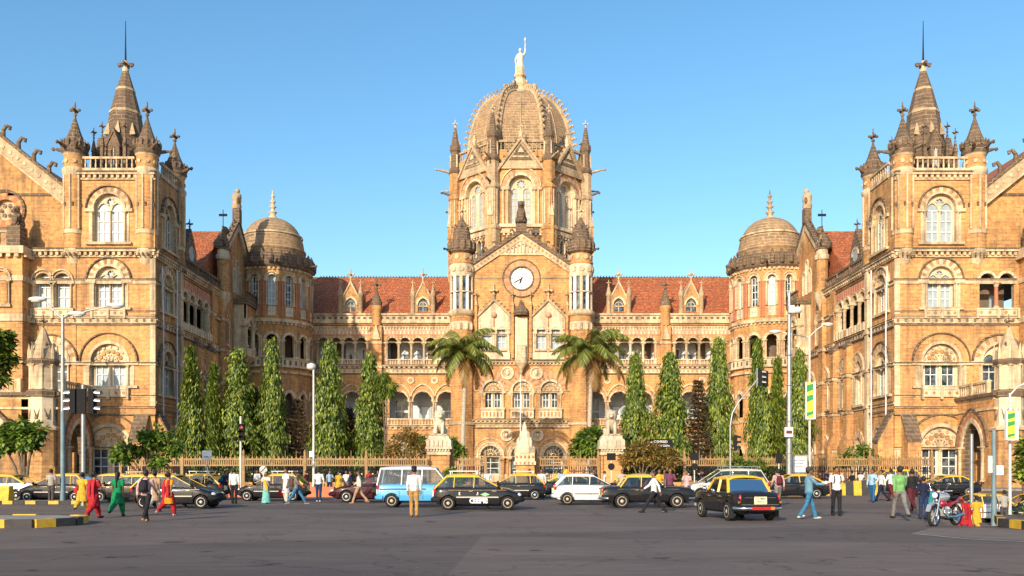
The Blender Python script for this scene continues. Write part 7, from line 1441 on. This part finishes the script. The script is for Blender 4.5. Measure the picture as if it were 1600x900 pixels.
def person(px, yf, pose, face, top, tc, low, lc, label, h=1.68, hair='short', shoe='c_shoe', bag=None, sk=None, Y=None, z=None, group=None, x=None, hat=None):
    Y = Y or EYE*F/(yf-HZ); x = PX(px,Y) if x is None else x; z = gz(x,Y) if z is None else z
    r = tag(empty('person',(x,Y,z),R(FACE[face]) if isinstance(face,str) else R(face)),label,'person',group); s = h/1.74; r.scale = (s,s,s); J = joints(pose); dz = J['dz']
    addm(shared(('b',pose),lambda: mesh_body(pose,0)),'body',r,None,dz)
    addm(shared(('t',pose,top),lambda: mesh_top(pose,top)),'shirt' if top in ('shirt','tee') else ('jacket' if top == 'jacket' else 'tunic'),r,'c_'+tc,dz)
    addm(shared(('l',pose,low),lambda: mesh_low(pose,low)),'skirt' if low == 'sari' else 'trousers',r,'c_'+lc,dz)
    m = MB(); m.ball((-0.012,0,1.645),(0.108,0.09,0.112),'hair',12,8)
    if hair == 'long': m.tube([(-0.07,0,1.66),(-0.12,0,1.5),(-0.13,0,1.3),(-0.135,0,1.12)],[0.07,0.055,0.035,0.02],8,'hair')
    if hair == 'bun': m.ball((-0.12,0,1.62),0.06,'hair',8,6)
    o = m.obj('hair',r); o.location = (0,0,dz)
    if hat: m = MB(); m.ball((0.0,0,1.70),(0.125,0.105,0.075),hat,12,8); m.tube([(0.08,0,1.69),(0.17,0,1.675)],[0.08,0.05],8,hat,flat=0.2); o = m.obj('cap',r); o.location = (0,0,dz)
    for i in (0,1):
        hh,kn,an,b = J['leg',i]; m = MB(); tilt = -0.5*b if pose != 'sit' else 0; fx = Vector((cos(tilt*.8),0,sin(tilt*.8))) if b < -0.2 and pose != 'sit' else Vector((1,0,0)); up = Vector((0,0,1))
        base = an-up*0.035; m.tube([base-fx*0.075,base-fx*0.02,base+fx*0.08,base+fx*0.175],[0.036,0.048,0.046,0.028],10,shoe,flat=0.85); o = m.obj('shoe',r); o.location = (0,0,dz)
    if bag: tag_bag(bag, r, x, Y, z, s, J, dz, face)
    return r
def tag_bag(bag, r, x, Y, z, s, J, dz, face):
    kind, mat, lab = bag; b = tag(empty(kind,(x,Y,z),r.rotation_euler[2]),lab,'bag'); b.scale = (s,s,s); m = MB()
    if kind == 'backpack':
        ell(m,[(-0.2,1.0,0.085,0.13),(-0.215,1.1,0.11,0.15),(-0.205,1.3,0.095,0.14),(-0.17,1.42,0.05,0.09)],mat); m.obj('sack',b); m = MB(); m.ball((-0.3,0,1.12),(0.04,0.1,0.08),mat); m.obj('pocket',b); m = MB()
        for q in (-1,1): m.tube([(-0.15,q*0.09,1.40),(-0.02,q*0.11,1.46),(0.12,q*0.11,1.38),(0.14,q*0.12,1.2),(-0.12,q*0.14,1.05)],0.02,6,mat,flat=0.5)
        m.obj('strap',b)
    else:
        sh,el,wr,d2 = J['arm',0 if kind == 'shoulder_bag' else 1]
        if kind == 'shoulder_bag': m.tube([(0,0.27,0.86),(0,0.28,1.1)],[0.12,0.09],8,mat,flat=0.5); m.obj('pouch',b); m = MB(); m.tube([(0,0.27,1.08),(0.02,0.2,1.44),(-0.02,0.2,1.46),(0,0.27,1.08)],0.012,5,mat); m.obj('strap',b)
        else: p = wr+d2*0.1; m.box(p.x-0.15,p.x+0.15,p.y-0.05,p.y+0.05,p.z-0.46,p.z-0.12,mat); m.obj('pouch',b); m = MB(); m.tube([(p.x-0.1,p.y,p.z-0.13),(p.x,p.y,p.z),(p.x+0.1,p.y,p.z-0.13)],0.01,5,mat); m.obj('handle',b)
    for o in b.children: o.location = (0,0,dz)
def scarf(r, mat, pose='walk', back=True):
    m = MB(); dz = joints(pose)['dz']; 
    for q in (-1,1): m.tube([(-0.15,q*0.1,0.75),(-0.16,q*0.1,1.15),(-0.1,q*0.1,1.42),(0.04,q*0.08,1.46),(0.1,q*0.03,1.36)],[0.09,0.08,0.06,0.05,0.05],8,mat,flat=0.25)
    o = m.obj('scarf',r); o.location = (0,0,dz)
G2 = None
person(80,787,'stand','away','tee','stripe','trousers','dgrey','man in striped shirt with his back turned at the double-armed lamp post')
person(129,801,'walk2','away','kurta','yellow','salwar','yellow','woman in yellow tunic with a red bag beside the woman in red on the left',h=1.55,hair='bun',bag=('shoulder_bag','c_red','red shoulder bag of the left woman in yellow'))
p = person(147,812,'walk','awayright','kurta','red','salwar','red','woman in bright red tunic and red trousers walking away on the left',h=1.60,hair='bun',Y=29.2); scarf(p,'c_red')
person(184,807,'walk2','away','kurta','green','salwar','green','woman in green tunic and trousers with a long dark braid',h=1.58,hair='long')
person(228,815,'walk','away','shirt','pink','trousers','black','man in pink shirt and black trousers carrying a black backpack',h=1.66,shoe='c_tanshoe',bag=('backpack','c_black','black backpack on the man in the pink shirt'))
person(242,800,'walk2','away','kurta','tan','salwar','offwhite','woman in a tan tunic half hidden behind the backpack man',h=1.6,hair='bun')
p = person(263,806,'walk2','awayright','kurta','orange','salwar','red','woman in orange tunic with red scarf and red trousers',h=1.56,hair='bun',shoe='c_pink'); scarf(p,'c_red','walk2')
person(366,787,'stand','away','shirt','white','trousers','black','man in white shirt and black trousers seen from behind below the red signal',h=1.72)
person(353,781,'walk','right','tee','navy','trousers','dgrey','man in dark clothes with a blue backpack next to the white shirted man',h=1.68,bag=('backpack','c_blue','blue backpack behind the man with white shirt and black trousers'))
p = person(416,787,'hold','toward','tee','offwhite','sari','aqua','woman in a pale aqua sari crossing in front of the black taxi',h=1.55,hair='bun'); m = MB(); m.tube([(0.12,0.05,0.45),(0.14,0.05,0.9),(0.13,-0.05,1.25),(0.02,-0.14,1.44),(-0.13,-0.12,1.3),(-0.16,-0.1,0.8)],[0.1,0.09,0.08,0.06,0.08,0.12],8,'c_yellow',flat=0.3); m.obj('sari_drape',p)
person(447,786,'stand','toleft','kurta','white','salwar','offwhite','man in a long white tunic carrying a red carrier bag',h=1.72,bag=('carrier_bag','c_red','red carrier bag held by the man in the white tunic'))
person(463,788,'stride','right','tee','grey','trousers','jeans','striding man in grey top and blue jeans with a dark backpack',h=1.66,bag=('backpack','c_brown','brown backpack on the striding man in jeans'),shoe='c_tanshoe')
person(498,784,'wide','away','shirt','white','trousers','djeans','man in white shirt and dark jeans by the slim lamp post',h=1.72,shoe='c_wshoe')
person(515,773,'hold','toright','tee','lblue','trousers','djeans','man in a light blue tee behind the orange barrier',h=1.65)
person(529,772,'stand','toward','kurta','yellow','salwar','yellow','woman in a yellow dress behind the bonnet of the maroon saloon',h=1.55,hair='bun')
person(541,772,'stand','toward','tee','white','trousers','grey','man in a white tee beyond the maroon saloon beside the yellow dress',h=1.62)
person(548,775,'walk','left','shirt','navy','trousers','black','man in navy shirt walking left beyond the maroon saloon',h=1.66)
person(561,787,'walk','left','shirt','offwhite','trousers','tan','man in cream shirt and tan trousers leaning over the maroon saloon',h=1.66,shoe='c_tanshoe')
person(577,772,'stand','toward','kurta','red','salwar','red','woman in a red headscarf and red dress behind the maroon saloon roof',h=1.66,hair='long')
person(647,808,'stand','away','shirt','white','trousers','khaki','man in white shirt, khaki trousers and dark cap seen from behind',h=1.72,hat='c_navy',shoe='c_brown')
person(828,777,'stand','toright','tee','maroon','trousers','dgrey','man in dark red shirt behind the bonnet of the lettered taxi',h=1.70)
person(846,779,'wide','toward','shirt','white','trousers','dgrey','man in white shirt and dark trousers standing in the road facing the camera',h=1.70)
for px, Y, tc, lab, hr in ((878,50,'lblue','man in light blue shirt behind the rear of the white hatchback','short'),(897,56,'brown','man in brown shirt beyond the white hatchback roof','short'),(912,57,'green','woman in green beyond the white hatchback windscreen','bun'),(928,57,'black','man in black shirt between white hatchback and vintage taxi','short'),(972,52,'pink','man in faded pink beyond the rear of the side-on vintage taxi','short'),(1030,46,'yellow','woman in mustard behind the striding man','bun'),(1038,58,'dgrey','man in grey beyond the side-on vintage taxi bonnet','short')):
    person(px,0,'stand','toward','tee',tc,'trousers','dgrey',lab,Y=Y,hair=hr,h=1.68)
person(1047,0,'hold','toward','tee','purple','trousers','black','tall man in a purple checked shirt behind the vintage taxi bonnet',Y=43,h=1.74)
person(1073,0,'wide','toleft','kurta','pink','salwar','blue','woman in a pink top and blue skirt by the side-on vintage taxi headlight',Y=43.5,h=1.62,hair='bun')
person(1022,801,'stride','left','shirt','white','trousers','black','man in white shirt and black trousers striding left before the side-on vintage taxi',h=1.70)
person(1216,0,'walk2','away','shirt','pink','trousers','grey','man in pink shirt with dark backpack behind the rear-view vintage taxi',Y=40,h=1.70,bag=('backpack','c_maroon','dark maroon backpack on the man behind the rear-view taxi'))
person(1264,811,'reach','right','jacket','bstripe','flare','jeans','man in blue striped jacket, blue jeans and white shoes holding papers',h=1.72,hat='c_dgrey',shoe='c_wshoe')
m = MB(); m.box(-0.16,0.16,-0.11,0.11,-0.01,0.01,'signw'); o = m.obj('papers'); o.location = (PX(1264,28.8)+0.48,28.8,1.17); o.rotation_euler = (0.15,-0.35,0.2); tag(o,'white sheaf of papers held out by the man in the blue striped jacket','papers')
person(1307,806,'phone','toward','tee','white','trousers','black','man in white shirt and black trousers touching his mouth, facing the camera',h=1.72,bag=('backpack','c_navy','navy backpack worn by the man touching his mouth'))
person(1277,0,'sit','toleft','tee','red','trousers','black','person in a red shirt sitting on the short striped barrier',Y=56.6,z=-0.27,h=1.66)
person(1291,0,'sit','toright','tee','navy','trousers','dgrey','person in a navy shirt sitting on the end of the long striped barrier',Y=57,z=0.05,h=1.66)
person(1363,785,'hold','toleft','shirt','lblue','trousers','blue','man in light blue shirt and blue trousers talking on the road',h=1.70)
person(1377,783,'walk','left','shirt','white','trousers','navy','man in white shirt and navy trousers beside the one in light blue',h=1.70)
person(1406,810,'walk','away','shirt','lime','trousers','grey','man in a green shirt and grey trousers walking away, largest figure of the group',h=1.79)
person(1392,783,'walk2','awayleft','shirt','white','trousers','maroon','man in white shirt glimpsed left of the man in green, holding a red bag',h=1.72,bag=('carrier_bag','c_red','red bag hanging beside the man in the green shirt'))
person(1425,798,'walk2','away','tee','black','trousers','maroon','man in black tee and maroon trousers right behind the green shirt',h=1.70)
person(1443,800,'stand','away','shirt','navy','trousers','djeans','man in navy shirt and dark jeans by the motorcycle handlebar',h=1.66)
person(1455,797,'walk','away','shirt','teal','trousers','djeans','man in a teal shirt beside the navy shirt behind the motorcycle',h=1.64)
person(1467,787,'stand','away','shirt','white','trousers','navy','man in white shirt farthest right of the walking group',h=1.66)
crowd = [(402,66,'white','at the railings left of the pale sari','stand','short'),(432,67,'red','in a red top by the railings left of the white tunic','walk','bun'),(452,66,'dgrey','in dark grey before the railings behind the white tunic','stand','short'),(478,65,'maroon','in maroon beside the orange barrier end','hold','short'),(560,64,'black','in black beyond the maroon saloon bonnet','stand','short'),(590,66,'pink','in a pink top close to the blue van rear corner','stand','short'),
 (735,62,'blue','in blue between the lettered taxi roof and small bright shrub','stand','short'),(762,63,'white','in white at the gate behind the lettered taxi','walk','short'),(870,66,'yellow','in yellow by the railings over the white hatchback','stand','bun'),(945,66,'white','in white at the foot of the right lion pillar','stand','short'),(1000,66,'red','in red at the railings over the vintage taxi roof','stand','short'),(1095,66,'navy','in navy at the railings over the silver people carrier bonnet','stand','short'),
 (1180,66,'brown','in brown by the railings left of the tall mast','stand','short'),(1330,64,'black','in black just beyond the striped concrete barrier','walk','short'),(1345,66,'white','in white by the railings near the right wing','walk2','short'),(1420,66,'lblue','in light blue before the right wing windows','walk','short'),(1490,68,'grey','in grey near the right porch arch','stand','short'),(270,66,'white','in white by the railing end near the left wing','stand','short'),(335,66,'blue','in blue under the small square white sign','walk','short'),(642,64,'red','in red seen through the blue van window','stand','short')]
for cx_, cY, tc, wh, ps, hr in crowd: person(cx_,0,ps,('toward','toleft','toright','right','left','away')[int(cx_) % 6],'tee' if cx_ % 2 else 'shirt',tc,'trousers',('dgrey','black','djeans','tan')[int(cx_) % 4],('woman ' if hr == 'bun' else 'man ')+wh,Y=cY,hair=hr,h=1.6+0.02*(cx_ % 7))
p = person(1508,0,'walk','awayleft','kurta','red','salwar','red','woman in red tunic and trousers next to the motorcycle on the right',Y=35.5,h=1.60,hair='bun'); scarf(p,'c_red')
person(1526,0,'walk2','away','kurta','yellow','salwar','yellow','woman in yellow tunic with red bag beside the right-hand woman in red',Y=36.5,h=1.58,hair='bun',bag=('shoulder_bag','c_red','red shoulder bag of the right woman in yellow'))
person(1569,0,'stand','away','tee','stripe','trousers','dgrey','man in striped shirt standing by the blue-grey steel pole near the right porch',Y=41.4,h=1.68)
for o_, lab, tc in ((S1,'driver with his arm in the window of the lettered taxi','tan'),(P2,'driver in a lilac shirt inside the rear-view vintage taxi','pink'),(T1,'driver in white inside the black hatchback taxi on the left','white'),(P1,'driver in red inside the side-on vintage taxi','red')):
    c = cos(o_.rotation_euler[2]); s_ = sin(o_.rotation_euler[2]); lx_, ly_ = -0.05, -0.34; person(0,0,'sit',math.degrees(o_.rotation_euler[2]),'tee',tc,'trousers','black',lab,x=o_.location.x+lx_*c-ly_*s_,Y=o_.location.y+lx_*s_+ly_*c,z=-0.36,h=1.66)
# ------------------------------------------------------------------ camera, sky, sun
cam = bpy.data.cameras.new('camera'); co = bpy.data.objects.new('camera', cam); COL.objects.link(co)
co.location = (0,0,EYE); co.rotation_euler = (R(90),0,0); cam.lens = 36*F/1600; cam.sensor_width = 36; cam.sensor_fit = 'HORIZONTAL'
cam.shift_y = (HZ-450)/1600; cam.clip_end = 3000; cam.clip_start = 0.1; sc.camera = co
SUN_EL, SUN_AZ = R(21), R(23)                       # sun behind the camera, a little to its left
d = Vector((sin(SUN_AZ)*cos(SUN_EL), cos(SUN_AZ)*cos(SUN_EL), -sin(SUN_EL)))     # direction of travel
sl = bpy.data.lights.new('sun','SUN'); so = bpy.data.objects.new('sun', sl); COL.objects.link(so)
so.rotation_euler = d.to_track_quat('-Z','Y').to_euler(); sl.energy = 5.0; sl.angle = R(0.5); sl.color = (1.0,0.85,0.64)
w = bpy.data.worlds.new('World'); sc.world = w; w.use_nodes = True; nt = w.node_tree; bg = nt.nodes['Background']
sky = nt.nodes.new('ShaderNodeTexSky'); sky.sky_type = 'NISHITA'; sky.sun_disc = False; sky.sun_elevation = SUN_EL
tosun = -d; sky.sun_rotation = math.atan2(tosun.x, tosun.y); sky.air_density = 1.2; sky.dust_density = 1.0; sky.ozone_density = 3.0
hs = nt.nodes.new('ShaderNodeHueSaturation'); L(nt, sky.outputs[0], hs.inputs['Color']); hs.inputs['Saturation'].default_value = 1.18; hs.inputs['Value'].default_value = 1.3; hs.inputs['Hue'].default_value = 0.494; L(nt, hs.outputs[0], bg.inputs[0]); bg.inputs[1].default_value = 0.14
sc.view_settings.view_transform = 'Standard'; sc.view_settings.look = 'None'; sc.view_settings.exposure = 0.3; sc.view_settings.gamma = 1
sc.render.engine = 'CYCLES'
sc.cycles.max_bounces = 5; sc.cycles.transparent_max_bounces = 8; sc.cycles.use_denoising = True
